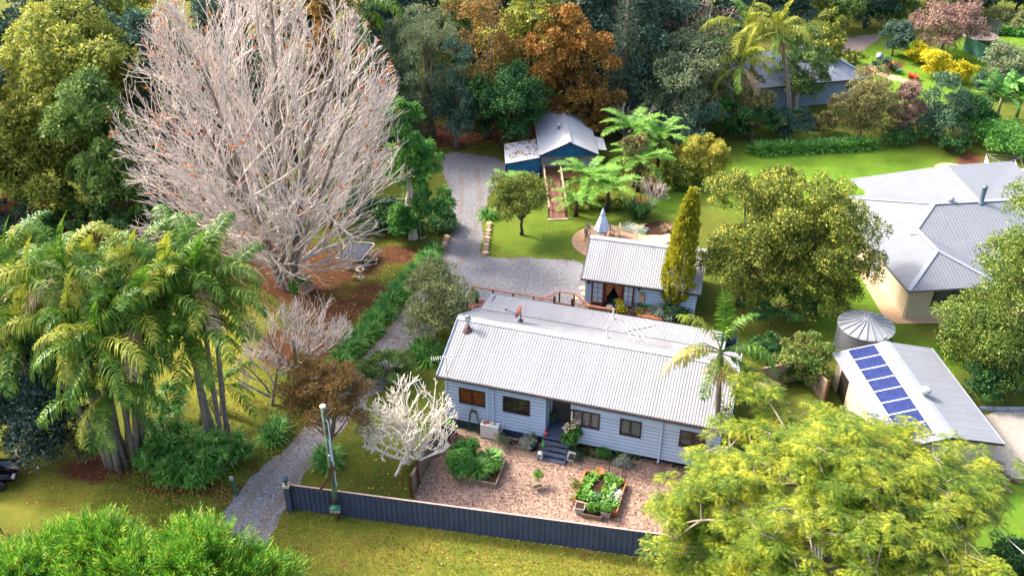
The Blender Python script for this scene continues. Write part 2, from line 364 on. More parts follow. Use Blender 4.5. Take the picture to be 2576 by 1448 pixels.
M_FOR = leafmat("leaf_forest_green", G(50, 80, 42, 1.1), G(98, 130, 62, 1.1), G(162, 172, 86, 1.1), 0.3)
M_YEL = leafmat("leaf_yellow_green", G(72, 94, 36, 1.1), G(142, 150, 60, 1.1), G(206, 198, 96, 1.1), 0.3, scale=0.35)
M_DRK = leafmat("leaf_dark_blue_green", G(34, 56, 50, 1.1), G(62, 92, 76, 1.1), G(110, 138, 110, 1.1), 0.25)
M_GRY = leafmat("leaf_grey_green", G(70, 84, 62, 1.1), G(116, 130, 94, 1.1), G(168, 174, 128, 1.1), 0.25)
M_OLV = leafmat("leaf_olive_brown", G(70, 74, 44, 1.1), G(128, 122, 72, 1.1), G(178, 166, 108, 1.1), 0.25)
M_ORG = leafmat("leaf_orange", G(110, 82, 34, .85), G(166, 120, 52, .85), G(212, 164, 84, .9), 0.35, scale=0.4)
M_ORD = leafmat("leaf_orange_olive", G(84, 66, 30), G(142, 108, 46), G(196, 150, 70), 0.35, scale=0.4)
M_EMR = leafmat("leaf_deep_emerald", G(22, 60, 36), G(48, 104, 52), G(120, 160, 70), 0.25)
M_BRI = leafmat("leaf_bright_green", G(40, 92, 36), G(84, 150, 58), G(150, 190, 90), 0.3)
M_TIP = leafmat("leaf_green_yellow_tips", G(42, 72, 30), G(98, 122, 44), G(196, 190, 74), 0.3, accent=G(226, 216, 90), acc=0.16, scale=0.9)
M_GLD = leafmat("leaf_golden", G(150, 144, 22), G(220, 206, 36), G(244, 232, 64), 0.3)
M_GLDP = leafmat("leaf_golden_pink", G(104, 124, 38), G(174, 172, 58), G(224, 206, 100), 0.3, accent=G(226, 160, 110), acc=0.06)
M_MNG = leafmat("leaf_mango", G(52, 78, 30), G(112, 130, 50), G(196, 196, 96), 0.3, scale=1.2)
M_VAR = leafmat("leaf_variegated", G(66, 84, 46, 1), G(132, 144, 86, 1), G(210, 206, 144, 1), 0.25, accent=G(206, 176, 120), acc=0.1)
M_PNK = leafmat("leaf_dusty_pink", G(104, 82, 74), G(160, 128, 114), G(206, 176, 156), 0.25)
M_BLU = leafmat("leaf_glossy_blue_green", G(22, 40, 40), G(50, 76, 70), G(120, 146, 130), 0.15, rough=0.28, accent=G(190, 160, 60), acc=0.012)
M_MAP = leafmat("leaf_bronze_maple", G(84, 70, 34), G(136, 106, 54), G(170, 132, 74), 0.35)
M_PALM = leafmat("frond_green", G(36, 78, 22), G(80, 126, 34), G(160, 180, 64), 0.3)
M_PALY = leafmat("frond_yellow_green", G(90, 116, 34), G(154, 162, 50), G(206, 196, 90), 0.3)
M_PALD = leafmat("frond_dry", G(140, 116, 84), G(186, 160, 118), G(214, 190, 150), 0.25)
M_FERN = leafmat("fern_lime", G(86, 140, 50), G(126, 180, 72), G(176, 212, 104), 0.4)
M_STRAP = leafmat("strap_green", G(40, 90, 36, 1), G(84, 146, 58, 1), G(160, 200, 100, 1), 0.25, scale=2)
M_STRD = leafmat("strap_dark", G(30, 70, 34, 1), G(58, 108, 52, 1), G(150, 180, 112, 1), 0.25, scale=2)
M_LIME = leafmat("spray_lime", G(36, 88, 22), G(96, 160, 40), G(196, 214, 72), 0.3, accent=G(226, 196, 70), acc=0.03, scale=1.3)
M_FEA = leafmat("feather_leaf", G(60, 98, 22, .65), G(124, 150, 36, .7), G(210, 202, 60, .8), 0.32, scale=0.35)
M_CON = leafmat("needle_blue_green", G(44, 76, 58), G(78, 114, 84), G(128, 156, 116), 0.2)
M_VEG = leafmat("vegetable_leaf", G(44, 100, 30), G(98, 160, 50), G(176, 206, 90), 0.35, scale=3)
M_SIL = leafmat("silver_leaf", G(112, 124, 104), G(160, 170, 150), G(200, 206, 190), 0.2, scale=3)
M_LITTER = leafmat("dead_leaf", G(110, 62, 34), G(160, 98, 56), G(206, 150, 88), 0.2, accent=G(220, 190, 80), acc=0.12, scale=2)
M_ORLF = leafmat("hanging_dead_leaf", G(120, 60, 40), G(190, 100, 50), G(230, 150, 70), 0.3)
# ---------------------------------------------------------------- ground
def arr(l): return np.array(l, float)
gx = np.concatenate([np.linspace(-900, -60, 22)[:-1], np.arange(-60, 62, 0.45), np.linspace(62, 900, 22)])
gy = np.concatenate([np.linspace(-400, 14, 12)[:-1], np.arange(14, 135, 0.45), np.linspace(135, 1200, 26)])
XX, YY = np.meshgrid(gx, gy); nx_, ny_ = len(gx), len(gy)
fwd = np.maximum(YY * cs + H * sn, 1.0); PX = CX + F * XX / fwd; PYY = CY - F * (YY * sn - H * cs) / fwd
def blob(cx, cy, rx, ry, soft=0.5): return np.clip((1 - np.sqrt(((PX - cx) / rx) ** 2 + ((PYY - cy) / ry) ** 2)) / soft, 0, 1)
def wob(a, b): return 0.5 + 0.25 * (np.sin(XX * 0.9 * a + YY * 0.37 * b) + np.sin(YY * 1.1 * a - XX * 0.53 * b + 1.3))
litter = np.zeros_like(XX); vivid = np.zeros_like(XX); dry = np.zeros_like(XX)
for b in [(700, 690, 330, 150), (880, 660, 150, 75), (820, 780, 170, 70), (800, 860, 140, 80), (930, 740, 90, 60), (560, 700, 140, 90), (250, 1180, 170, 60),
          (300, 560, 400, 70), (1130, 350, 130, 40), (500, 1230, 300, 24), (60, 520, 200, 70), (700, 880, 90, 90), (1000, 640, 110, 40)]:
    litter = np.maximum(litter, blob(*b, 0.7) * 0.95)
for b in [(640, 1345, 60, 80), (560, 1250, 60, 40), (1240, 1290, 600, 22), (1880, 1430, 120, 40), (2500, 1220, 90, 46), (2540, 1370, 70, 26), (2440, 400, 90, 36),
          (2250, 165, 60, 22), (2440, 800, 90, 40), (1640, 470, 60, 60), (1240, 330, 900, 60), (640, 1180, 40, 60), (2190, 180, 60, 20)]:
    litter = np.maximum(litter, blob(*b, 0.8) * 0.8)
litter = np.maximum(litter, np.clip((YY - 88) / 10, 0, 1) * (PX < 2050) * 0.45)
for b in [(2100, 460, 420, 130), (2160, 770, 170, 130), (2330, 180, 330, 110), (2560, 130, 160, 90), (1680, 480, 60, 80), (2480, 1300, 180, 140), (2300, 900, 200, 60)]:
    vivid = np.maximum(vivid, blob(*b, 0.4))
vivid = np.maximum(vivid, 0.45 * blob(1400, 590, 260, 80, 0.3))
for b in [(1200, 1390, 900, 130), (540, 870, 190, 170), (150, 1260, 260, 80), (560, 960, 120, 120)]:
    dry = np.maximum(dry, blob(*b, 0.5))
att = np.stack([litter, vivid, dry, np.ones_like(XX)], -1).reshape(-1, 4)
me = MB(); i = (np.arange(ny_ - 1)[:, None] * nx_ + np.arange(nx_ - 1)[None])
me.add(np.stack([XX, YY, 0 * XX], -1).reshape(-1, 3), np.stack([i, i + 1, i + nx_ + 1, i + nx_], -1).reshape(-1, 4))
m, n, b, _ = newmat("lawn")
at = N(n, "ShaderNodeAttribute", attribute_name="cover"); sp = N(n, "ShaderNodeSeparateColor"); n.links.new(at.outputs["Color"], sp.inputs[0])
f1 = ramp(n, noise(n, 0.35, 5, 0.65), 0.3, 0.7); f2 = ramp(n, noise(n, 5.0, 5, 0.75), 0.3, 0.7); f3 = noise(n, 17, 3, 0.8)
g0 = mix(n, f1, G(74, 96, 34), G(112, 120, 44)); gv = mix(n, f1, G(86, 142, 34), G(126, 172, 48)); gd = mix(n, f1, G(122, 134, 46, .8), G(178, 168, 72, .85))
c = mix(n, sp.outputs[1], g0, gv); c = mix(n, sp.outputs[2], c, gd)
c = mix(n, math_(n, 'MULTIPLY', ramp(n, noise(n, 7.0, 6, 0.85), 0.42, 0.68), 0.62), c, mix(n, ramp(n, f3, 0.4, 0.6), G(44, 60, 20), G(190, 182, 84)))
c = mix(n, math_(n, 'MULTIPLY', ramp(n, noise(n, 1.6, 7, 0.8), 0.5, 0.64), 0.5), c, G(124, 92, 48))
c = mix(n, math_(n, 'MULTIPLY', ramp(n, noise(n, 0.22, 4, 0.6), 0.45, 0.65), 0.4), c, mix(n, sp.outputs[2], G(58, 92, 30), G(110, 138, 44)))
soil = mix(n, f2, G(80, 48, 38), G(132, 82, 60))
lk = ramp(n, math_(n, 'ADD', math_(n, 'MULTIPLY', sp.outputs[0], 0.95), math_(n, 'ADD', math_(n, 'MULTIPLY', noise(n, 0.55, 6, 0.7), 0.7), math_(n, 'MULTIPLY', f2, 0.22))), 0.86, 1.16)
n.links.new(mix(n, lk, c, soil), b.inputs["Base Color"]); b.inputs["Roughness"].default_value = 0.95; b.inputs["Specular IOR Level"].default_value = 0.1
bump(n, b, math_(n, 'ADD', noise(n, 9, 5, 0.8), math_(n, 'MULTIPLY', f3, 0.7)), 1.0, 0.12)
gm = me.mesh("ground", m, True); ca = gm.color_attributes.new("cover", 'FLOAT_COLOR', 'POINT'); ca.data.foreach_set("color", att.astype(np.float32).ravel())
go = bpy.data.objects.new("ground", gm); COL.objects.link(go); struct(go)

rngG = np.random.default_rng(5)
def inpoly(poly, x, y):
    r = np.zeros(len(x), bool); j = len(poly) - 1
    for i in range(len(poly)):
        xi, yi, xj, yj = poly[i][0], poly[i][1], poly[j][0], poly[j][1]
        r ^= ((yi > y) != (yj > y)) & (x < (xj - xi) * (y - yi) / (yj - yi + 1e-12) + xi); j = i
    return r
def trace(px, jit=0.12, step=0.35, smooth=True):
    w = arr([P(*q)[:2] for q in px])
    if smooth:
        for _ in range(2): w = np.stack([0.75 * w + 0.25 * np.roll(w, -1, 0), 0.25 * w + 0.75 * np.roll(w, -1, 0)], 1).reshape(-1, 2)
    o = []
    for i in range(len(w)):
        a, b = w[i], w[(i + 1) % len(w)]; k = max(1, int(np.linalg.norm(b - a) / step))
        o += [a + (b - a) * t / k for t in range(k)]
    o = arr(o); return o + rngG.normal(size=o.shape) * jit
def sheet(name, w, z, mat, kind="structure", thick=0.0):
    bm = bmesh.new(); vs = [bm.verts.new((x, y, z)) for x, y in w]; f = bm.faces.new(vs)
    if f.normal.z < 0: f.normal_flip()
    if thick:
        r = bmesh.ops.extrude_face_region(bm, geom=[f]); bmesh.ops.translate(bm, verts=[v for v in r['geom'] if isinstance(v, bmesh.types.BMVert)], vec=(0, 0, -thick))
    bmesh.ops.triangulate(bm, faces=bm.faces[:]); me = bpy.data.meshes.new(name); bm.to_mesh(me); bm.free(); me.materials.append(mat)
    o = bpy.data.objects.new(name, me); COL.objects.link(o); o["kind"] = kind; return o
def gravelmat(name, a, b_, dirt, amt=0.5, tracks=False):
    m, n, b, _ = newmat(name)
    f1 = ramp(n, noise(n, 0.45, 6, 0.7), 0.35, 0.7); f2 = noise(n, 6, 6, 0.9); f3 = ramp(n, noise(n, 0.9, 5, 0.7), 0.5, 0.72)
    c = mix(n, ramp(n, f2, 0.4, 0.62), a, b_); c = mix(n, math_(n, 'MULTIPLY', f3, amt), c, dirt); c = mix(n, math_(n, 'MULTIPLY', f1, 0.35), c, b_)
    n.links.new(c, b.inputs["Base Color"]); b.inputs["Roughness"].default_value = 0.95; b.inputs["Specular IOR Level"].default_value = 0.15
    bump(n, b, f2, 0.7, 0.05); return m
M_GRAV = gravelmat("gravel_blue_grey", G(92, 92, 98, 0.45), G(200, 199, 204, 0.52), G(140, 106, 92, 0.42), 0.55)
M_GRAV2 = gravelmat("gravel_beige", G(150, 140, 128, 0.75), G(206, 198, 186, 0.75), G(150, 104, 78, 0.7), 0.4)
M_MUL = gravelmat("bark_mulch", G(104, 76, 62, 0.7), G(210, 178, 158, 0.85), G(112, 74, 56, 0.7), 0.6)
M_CONC = gravelmat("path_concrete", G(196, 160, 128, 0.75), G(214, 182, 150, 0.75), G(180, 140, 108, 0.7), 0.3)
M_SAND = gravelmat("pale_sand_gravel", G(214, 188, 138, 0.75), G(234, 212, 168, 0.75), G(196, 160, 110, 0.7), 0.3)
M_SOIL = gravelmat("dark_soil", G(58, 42, 36, 0.6), G(94, 66, 52, 0.6), G(44, 34, 30, 0.5), 0.4)
DRIVE = [(530, 1338), (556, 1296), (598, 1238), (640, 1192), (690, 1152), (738, 1118), (800, 1040), (850, 975), (892, 920), (950, 860), (1003, 798), (1052, 742), (1092, 694),
         (1112, 655), (1130, 600), (1144, 556), (1134, 500), (1118, 440), (1104, 392), (1140, 380), (1275, 400), (1278, 446), (1232, 484), (1216, 540), (1214, 600), (1212, 640), (1232, 647), (1330, 649),
         (1468, 651), (1478, 700), (1476, 780), (1440, 800), (1240, 786), (1180, 760), (1120, 800), (1090, 850), (1042, 900), (980, 960), (910, 1020), (850, 1092), (790, 1160), (748, 1218), (710, 1290), (672, 1372), (640, 1412), (560, 1404)]
sheet("gravel_driveway", trace(DRIVE, 0.1), 0.008, M_GRAV)
MULCH = [(1040, 1246), (1075, 1180), (1112, 1104), (1124, 1072), (1360, 1110), (1560, 1135), (1740, 1172), (1840, 1190), (1830, 1300), (1760, 1420), (1690, 1408), (1400, 1368), (1200, 1330), (1060, 1270)]
sheet("mulch_yard", trace(MULCH, 0.05, smooth=False), 0.008, M_MUL)
sheet("garden_soil_bed", trace([(1262, 1100), (1330, 1112), (1352, 1120), (1350, 1134), (1330, 1138), (1255, 1112)], 0.03), 0.014, M_SOIL)
sheet("soil_strip", trace([(1440, 1086), (1560, 1112), (1596, 1132), (1604, 1152), (1570, 1164), (1450, 1142), (1438, 1120)], 0.03), 0.014, M_SOIL)
sheet("concrete_path", trace([(2080, 530), (2125, 540), (2160, 640), (2210, 720), (2275, 790), (2330, 790), (2420, 792), (2420, 812), (2258, 814), (2225, 802), (2160, 690), (2100, 590), (2076, 560)], 0.0, smooth=False), 0.02, M_CONC)
sheet("shed_driveway", trace([(2470, 1030), (2640, 1034), (2640, 1190), (2530, 1210), (2470, 1190), (2420, 1100)], 0.1), 0.008, M_GRAV2)
sheet("far_driveway", trace([(2060, 110), (2110, 98), (2210, 84), (2215, 100), (2180, 118), (2140, 140), (2090, 130)], 0.25), 0.008, gravelmat("gravel_far", G(140, 118, 108, 0.7), G(186, 168, 158, 0.7), G(110, 82, 70, 0.6), 0.5))
sheet("sand_patch", trace([(1560, 575), (1600, 565), (1625, 562), (1680, 560), (1690, 600), (1680, 615), (1580, 606), (1545, 592)], 0.08), 0.008, M_SAND)
sheet("dark_mulch_patch", trace([(1612, 572), (1640, 556), (1690, 556), (1694, 592), (1610, 590)], 0.05), 0.014, M_SOIL)
sheet("garden_path", trace([(2190, 160), (2215, 172), (2255, 192), (2320, 212), (2318, 217), (2245, 204), (2200, 184), (2178, 164)], 0.1), 0.008, M_CONC)
sheet("leaf_mould_bed", trace([(2455, 1185), (2500, 1178), (2550, 1195), (2530, 1225), (2470, 1236), (2440, 1216)], 0.1), 0.010, gravelmat("red_mulch", G(130, 70, 40, 0.7), G(186, 110, 70, 0.7), G(96, 54, 36, 0.6), 0.5))
LANE = arr([P(*q)[:2] for q in ((585, 1400), (618, 1330), (668, 1250), (745, 1150), (830, 1055), (905, 960), (985, 870), (1060, 765), (1110, 695), (1158, 620), (1182, 550), (1184, 480), (1180, 420))])
for _ in range(2): LANE = np.concatenate([LANE[:1], np.stack([0.75 * LANE[:-1] + 0.25 * LANE[1:], 0.25 * LANE[:-1] + 0.75 * LANE[1:]], 1).reshape(-1, 2), LANE[-1:]])
M_TRK = gravelmat("packed_gravel", G(120, 112, 112, 0.45), G(188, 180, 178, 0.5), G(150, 112, 94, 0.45), 0.5)
tdir = np.gradient(LANE, axis=0); tnr = np.stack([-tdir[:, 1], tdir[:, 0]], 1) / np.linalg.norm(tdir, axis=1, keepdims=True)
for sd_ in (-0.72, 0.72):
    l_, r_ = (np.c_[LANE + tnr * (sd_ + o + rngG.normal(size=(len(LANE), 1)) * 0.05), np.full(len(LANE), 0.0125)] for o in (0.2, -0.2)); k_ = len(LANE); ii = np.arange(k_ - 1)[:, None]
    struct(MB().add(np.concatenate([l_, r_]), np.concatenate([ii, ii + k_, ii + k_ + 1, ii + 1], 1)).obj("wheel_track", M_TRK))
# patio disc and loose leaves, chips and tufts
pc = P(1528, 610); pr = np.linalg.norm(P(1440, 612) - P(1620, 612)) / 2
a_ = np.linspace(0, 2 * np.pi, 48, endpoint=False)
sheet("round_patio", np.stack([pc[0] + pr * np.cos(a_), pc[1] + pr * np.sin(a_)], 1), 0.06, gravelmat("patio_concrete", G(166, 126, 100, 0.75), G(214, 176, 144, 0.75), G(120, 88, 70, 0.7), 0.6), thick=0.055)
def flakes(name, pts, size, mat, rng, z=0.02, tilt=0.35, asp=0.6):
    n = len(pts); p = np.concatenate([pts, np.full((n, 1), z)], 1); a = rng.random(n) * 2 * np.pi
    ax = np.stack([np.cos(a), np.sin(a), rng.normal(size=n) * tilt], 1); sd = np.stack([-np.sin(a), np.cos(a), rng.normal(size=n) * tilt], 1)
    L = (size * rng.uniform(0.5, 1.3, n))[:, None]; up = np.array([0, 0, 1.0])
    V = np.stack([p - ax * L * 0.5, p + sd * L * asp * 0.5 + up * L * 0.12, p + ax * L * 0.5, p - sd * L * asp * 0.5 + up * L * 0.12], 1); V[..., 2] = np.maximum(V[..., 2], 0.012)
    o = MB().add(V.reshape(-1, 3), np.arange(4 * n).reshape(-1, 4)).obj(name, mat); o["kind"] = "stuff"; return o
rg = np.random.default_rng(9)
def scat(cx, cy, rx, ry, n):
    a = rg.random(n) * 2 * np.pi; q = np.sqrt(rg.random(n)); return arr([P(cx + rx * q_ * math.cos(a__), cy + ry * q_ * math.sin(a__))[:2] for q_, a__ in zip(q, a)])
dw = arr([P(*q)[:2] for q in DRIVE])
lp = np.concatenate([scat(720, 700, 360, 150, 900), scat(880, 690, 150, 90, 350), scat(560, 940, 180, 220, 350), scat(300, 1220, 320, 70, 320), scat(1180, 350, 120, 30, 600), scat(300, 560, 380, 80, 400), scat(1240, 350, 80, 30, 250), scat(900, 820, 120, 80, 300)])
de = trace(DRIVE, 0.0, 0.25); de = de[rg.random(len(de)) < 1.0]; de = np.concatenate([de + rg.normal(size=de.shape) * 0.35 for _ in range(5)])
flakes("drive_edge_litter", de, 0.12, M_LITTER, rg)
lp2 = np.concatenate([scat(1250, 1385, 560, 50, 260), scat(960, 1200, 90, 60, 90), scat(1260, 700, 180, 260, 120), scat(1400, 590, 190, 60, 40), scat(2150, 450, 300, 60, 30)])
flakes("leaf_litter", np.concatenate([lp, lp2]), 0.16, M_LITTER, rg)
mw = arr([P(*q)[:2] for q in MULCH]); mn = mw.min(0); mxx = mw.max(0); cp = mn + rg.random((16000, 2)) * (mxx - mn); cp = cp[inpoly(mw, cp[:, 0], cp[:, 1])]
flakes("mulch_chips", cp, 0.13, leafmat("bark_chip", G(92, 64, 52, 0.7), G(166, 130, 110, 0.75), G(232, 206, 188, 0.9), 0.0, scale=1.2, rough=0.9), rg, 0.02, 0.25, 0.35)
def tufts(name, n, x0, x1, y0, y1, mat, hh, seed, avoid=()):
    r = np.random.default_rng(seed); p = np.stack([r.uniform(x0, x1, n), r.uniform(y0, y1, n)], 1); keep = np.ones(n, bool)
    for w in avoid: keep &= ~inpoly(w, p[:, 0], p[:, 1])
    p = p[keep]; k = len(p); a = r.random(k) * 2 * np.pi
    V, Fc = strips(np.concatenate([p, np.full((k, 1), 0.0)], 1), a, r.uniform(0.7, 1.5, k), hh * r.uniform(0.5, 1.3, k), 0.03 * r.uniform(0.6, 1.4, k), r.uniform(0.3, 1.2, k), 3)
    o = MB().add(V, Fc).obj(name, mat); o["kind"] = "stuff"; return o
FL, FR_ = P(735, 1280), P(1815, 1428)
M_TUFT = leafmat("grass_blade", G(92, 112, 34, .9), G(140, 148, 50, .9), G(196, 184, 84, .9), 0.3, scale=0.4)
M_TUFG = leafmat("grass_blade_green", G(70, 100, 34), G(98, 130, 44), G(140, 160, 64), 0.3, scale=0.4)
front = [FL[:2] + [0, 0.1], FR_[:2] + [0, 0.1], (30, 29), (30, 60), (FL[0], 60)]
tufts("verge_grass", 60000, -22, 16, 26.5, 40, M_TUFT, 0.17, 3, (dw, front, mw))
tufts("lawn_grass", 30000, -20, -3.8, 38, 66, M_TUFG, 0.1, 4, (dw, mw))
# ---------------------------------------------------------------- buildings
M_WB = solid("weatherboard_blue", lin(186, 204, 228, 0.88), 0.55, 0.03, 0.8)
M_WBD = solid("slat_navy", lin(52, 62, 84, 0.8), 0.6, 0.1, 2)
M_TRIM = solid("trim_blue", lin(186, 204, 226, 0.85), 0.5, 0.03)
M_ROOF = streakroof("roof_zincalume", lin(232, 232, 238, 0.34), lin(186, 182, 188, 0.34))
M_ROOFG = ribmat("roof_light_grey", lin(200, 206, 218, 0.31), 0.24, 0.45, 0.4)
M_ROOFD = ribmat("roof_deck_grey", lin(194, 200, 212, 0.37), 0.7, 0.45, 0.5, True)
M_ROOFF = ribmat("roof_far_grey", lin(180, 188, 206, 0.44), 0.3, 0.5, 0.4)
M_ROOFW = ribmat("roof_white_sheet", lin(236, 240, 248, 0.52), 0.2, 0.4, 0.3)
M_CAP = solid("ridge_metal", lin(230, 232, 238, 0.46), 0.4, 0.04)
M_CAPG = solid("ridge_grey", lin(198, 206, 220, 0.46), 0.4, 0.04)
M_GUT = solid("gutter_dark", lin(62, 52, 52, 0.8), 0.5, 0.2, 2)
M_BRN = solid("frame_dark_brown", lin(58, 42, 40, 0.8), 0.5, 0.1, 3)
M_RED = solid("door_red_timber", lin(110, 52, 40, 0.8), 0.45, 0.12, 4)
M_DOOR = solid("door_charcoal", lin(62, 60, 66, 0.8), 0.6, 0.1, 3)
M_DECKB = solid("porch_paint_blue_grey", lin(84, 96, 122, 0.8), 0.6, 0.08, 3)
M_CREAM = solid("render_cream", lin(240, 222, 190, 0.55), 0.8, 0.03, 1)
M_CREAMR = ribmat("sheet_cream", lin(214, 200, 176, 0.8), 0.35, 0.6, 0.4, True)
M_BLUE = ribmat("sheet_blue", lin(36, 96, 142, 1.0), 0.2, 0.5, 0.5)
M_TIM = solid("deck_timber_red", lin(168, 104, 74, 0.75), 0.6, 0.15, 4)
M_TIMD = solid("deck_post_brown", lin(110, 66, 48, 0.75), 0.6, 0.15, 4)
M_TIMW = solid("weathered_timber", lin(158, 138, 116, 0.75), 0.85, 0.2, 5, bumps=0.3)
M_TIMP = solid("rail_pale_timber", lin(206, 178, 150, 0.75), 0.7, 0.15, 5)
M_WHITE = solid("white_paint", lin(236, 236, 232, 0.75), 0.45, 0.03)
M_STEEL = solid("steel", lin(190, 194, 200, 0.8), 0.3, 0.06, 3, 0.7)
M_BLK = solid("black_plastic", lin(34, 34, 38, 0.8), 0.4, 0.1)
M_LEAD = solid("leadlight_bar", lin(196, 200, 200, 0.8), 0.5, 0.05)
M_TERR = solid("terracotta", lin(190, 104, 70, 0.75), 0.8, 0.12, 5)
M_GREENP = solid("green_plastic", lin(28, 104, 84, 0.8), 0.4, 0.08)
M_GALV = solid("galvanised", lin(186, 190, 192, 0.75), 0.5, 0.12, 4, 0.2)
M_ORT = solid("new_orange_timber", lin(206, 128, 76, 0.75), 0.7, 0.14, 5)
M_INT = solid("interior_dark", lin(70, 60, 56, 0.6), 0.9, 0.1)
m_, n_, b_g, _ = newmat("window_glass"); b_g.inputs["Base Color"].default_value = lin(60, 52, 50, 0.6); b_g.inputs["Roughness"].default_value = 0.08; b_g.inputs["Specular IOR Level"].default_value = 0.8
M_GLS = m_
M_GLO = solid("glass_before_orange_blind", lin(168, 92, 44, 0.6), 0.1, 0.3, 1.6, 0, 0.8)
M_GLL = solid("obscure_glass", lin(96, 92, 92, 0.6), 0.18, 0.2, 2.5, 0, 0.7)
M_GLP = solid("pale_curtained_glass", lin(190, 204, 220, 0.8), 0.12, 0.08, 3, 0, 0.7)
def corr(mb, a, b, c, d, pitch=0.115, amp=0.02, step=4):
    a, b, c, d = (np.array(q, float) for q in (a, b, c, d)); L = np.linalg.norm(b - a); n = int(L / pitch * step)
    t = np.linspace(0, 1, n + 1)[:, None]; nr = nz(np.cross(b - a, d - a)); o = amp * np.sin(2 * np.pi * np.arange(n + 1) / step)[:, None] * nr
    V = np.stack([a + (b - a) * t + o, d + (c - d) * t + o], 1).reshape(-1, 3); i = np.arange(n)[:, None] * 2
    return mb.add(V, np.concatenate([i, i + 2, i + 3, i + 1], 1))
M_LAPSH = solid("lap_shadow_tone", lin(92, 104, 130, 0.6), 0.8, 0.1)  # darker colour standing in for the shadow line under each board lap
LAPS = MB()
def add_lap_shadow(par):
    global LAPS
    LAPS.obj('lap_shadow_strip', M_LAPSH, par); LAPS = MB()
def boards(mb, u0, u1, z0, z1, holes, mp, h=0.235, out=0.012):
    zs = list(np.arange(z0, z1 - 1e-6, h))
    for zb in zs:
        cuts = sorted(set([zb, min(zb + h, z1)] + [q for H_ in holes for q in H_[2:4] if zb < q < min(zb + h, z1)]))
        for a, b in zip(cuts[:-1], cuts[1:]):
            zm = (a + b) / 2; iv = [(u0, u1)]
            for (p, q, r, s) in holes:
                if r < zm < s: iv = [w for (x, y) in iv for w in ((x, min(y, p)), (max(x, q), y)) if w[1] - w[0] > 0.01]
            oa = out * (1 - (a - zb) / h) + 0.004; ob = out * (1 - (b - zb) / h) + 0.004
            gp_ = 0.045 if abs(b - min(zb + h, z1)) < 1e-6 and b - a > 0.08 else 0.0
            for x, y in iv:
                LAPS.add([mp(x, -0.004, a), mp(y, -0.004, a), mp(y, -0.004, b), mp(x, -0.004, b)], [[0, 1, 2, 3]])  # backing strip whose dark colour draws the lap shadow in the gap
                mb.add([mp(x, oa, a), mp(y, oa, a), mp(y, ob, b - gp_), mp(x, ob, b - gp_)], [[0, 1, 2, 3]])
                if gp_: mb.add([mp(x, -0.004, b - gp_), mp(y, -0.004, b - gp_), mp(y, ob, b - gp_), mp(x, ob, b - gp_)], [[3, 2, 1, 0]])
    return mb
def window(par, u0, u1, z0, z1, v, cols, lattice=False, rail=True, pane=None, label=None, fr=0.075, matf=None):
    f = MB(); y = v - 0.05
    f.span((u0, y, z1 - fr), (u1, v + 0.08, z1)); f.span((u0, y - 0.03, z0), (u1, v + 0.08, z0 + fr))
    ws = np.linspace(u0 + fr / 2, u1 - fr / 2, cols + 1)
    for i, x in enumerate(ws): f.span((x - fr / 2 * (1.3 if 0 < i < cols else 1), y + 0.004, z0 + fr), (x + fr / 2 * (1.3 if 0 < i < cols else 1), v + 0.08, z1 - fr))
    w = f.obj("window", matf or M_BRN, par, label=label)
    if rail:
        g = MB()
        for i in range(cols): g.span((ws[i] + fr / 2, v - 0.02, (z0 + z1) / 2 - 0.02), (ws[i + 1] - fr / 2, v + 0.03, (z0 + z1) / 2 + 0.02))
        g.obj("glazing_bar", M_TIMD, w)
    for i in range(cols):
        MB().span((ws[i] + fr / 2, v + 0.02, z0 + fr), (ws[i + 1] - fr / 2, v + 0.05, z1 - fr)).obj("pane", pane[i] if isinstance(pane, list) else (pane or M_GLS), w)
    if lattice:
        g = MB()
        for i in range(cols):
            a, b, c, d = ws[i] + fr / 2, ws[i + 1] - fr / 2, z0 + fr, z1 - fr; s = 0.15
            for sg in (1, -1):
                for k in np.arange(-20, 20):
                    # line  x*sg - z = k*s inside the pane
                    pts = []
                    for x in (a, b):
                        z = sg * (x - a) * 1.25 + k * s * 1.4 + c
                        if c <= z <= d: pts.append((x, z))
                    for z in (c, d):
                        x = a + sg * (z - c - k * s * 1.4) / 1.25
                        if a < x < b: pts.append((x, z))
                    if len(pts) >= 2: g.bar((pts[0][0], v + 0.008, pts[0][1]), (pts[1][0], v + 0.008, pts[1][1]), 0.014, 0.014)
        g.obj("leadlight", M_LEAD, w)
    return w
YM = R_(-16.93); MH = Frame(-3.68, 42.16, YM)
house = thing("weatherboard_house", "long pale blue weatherboard house with white corrugated roof and navy front steps", "house", MH.o, YM)
L_ = 15.2
W1 = [MH.onv(*q) for q in ((1154.5, 972), (1220.9, 1023), (1265, 994.7), (1333, 1046.6), (1442, 1026.8), (1508, 1076), (1560.8, 1049.5), (1612, 1098), (1711, 1080.8), (1772, 1133))]
WN = [(W1[i][0], W1[i + 1][0], 1.86, 2.94) for i in range(0, 10, 2)]
fm = lambda u, o, z: (u, -o, z)
PU0, PU1, PV = 5.80, 7.20, 1.0
wl = MB(); boards(wl, 0, PU0, 0.55, 3.84, WN[:2], fm); boards(wl, PU1, L_, 0.62, 3.84, WN[2:], fm)
boards(wl, 0, PV, 0.95, 3.8, [], lambda t, o, z: (PU0 + o, t, z)); boards(wl, 0, PV, 0.95, 3.8, [], lambda t, o, z: (PU1 - o, t, z))
boards(wl, 0, 9.0, 0.55, 3.4, [], lambda t, o, z: (-o, 9.0 - t, z)); boards(wl, 0, 9.0, 0.55, 3.4, [], lambda t, o, z: (L_ + o, t, z)); boards(wl, 0, L_, 0.55, 3.3, [], lambda t, o, z: (L_ - t, 9.0 + o, z))
for u in (-0.006, L_ + 0.006): wl.poly([(u, 0, 3.4), (u, 0, 3.98), (u, 3.2, 5.32), (u, 7.1, 3.4)])
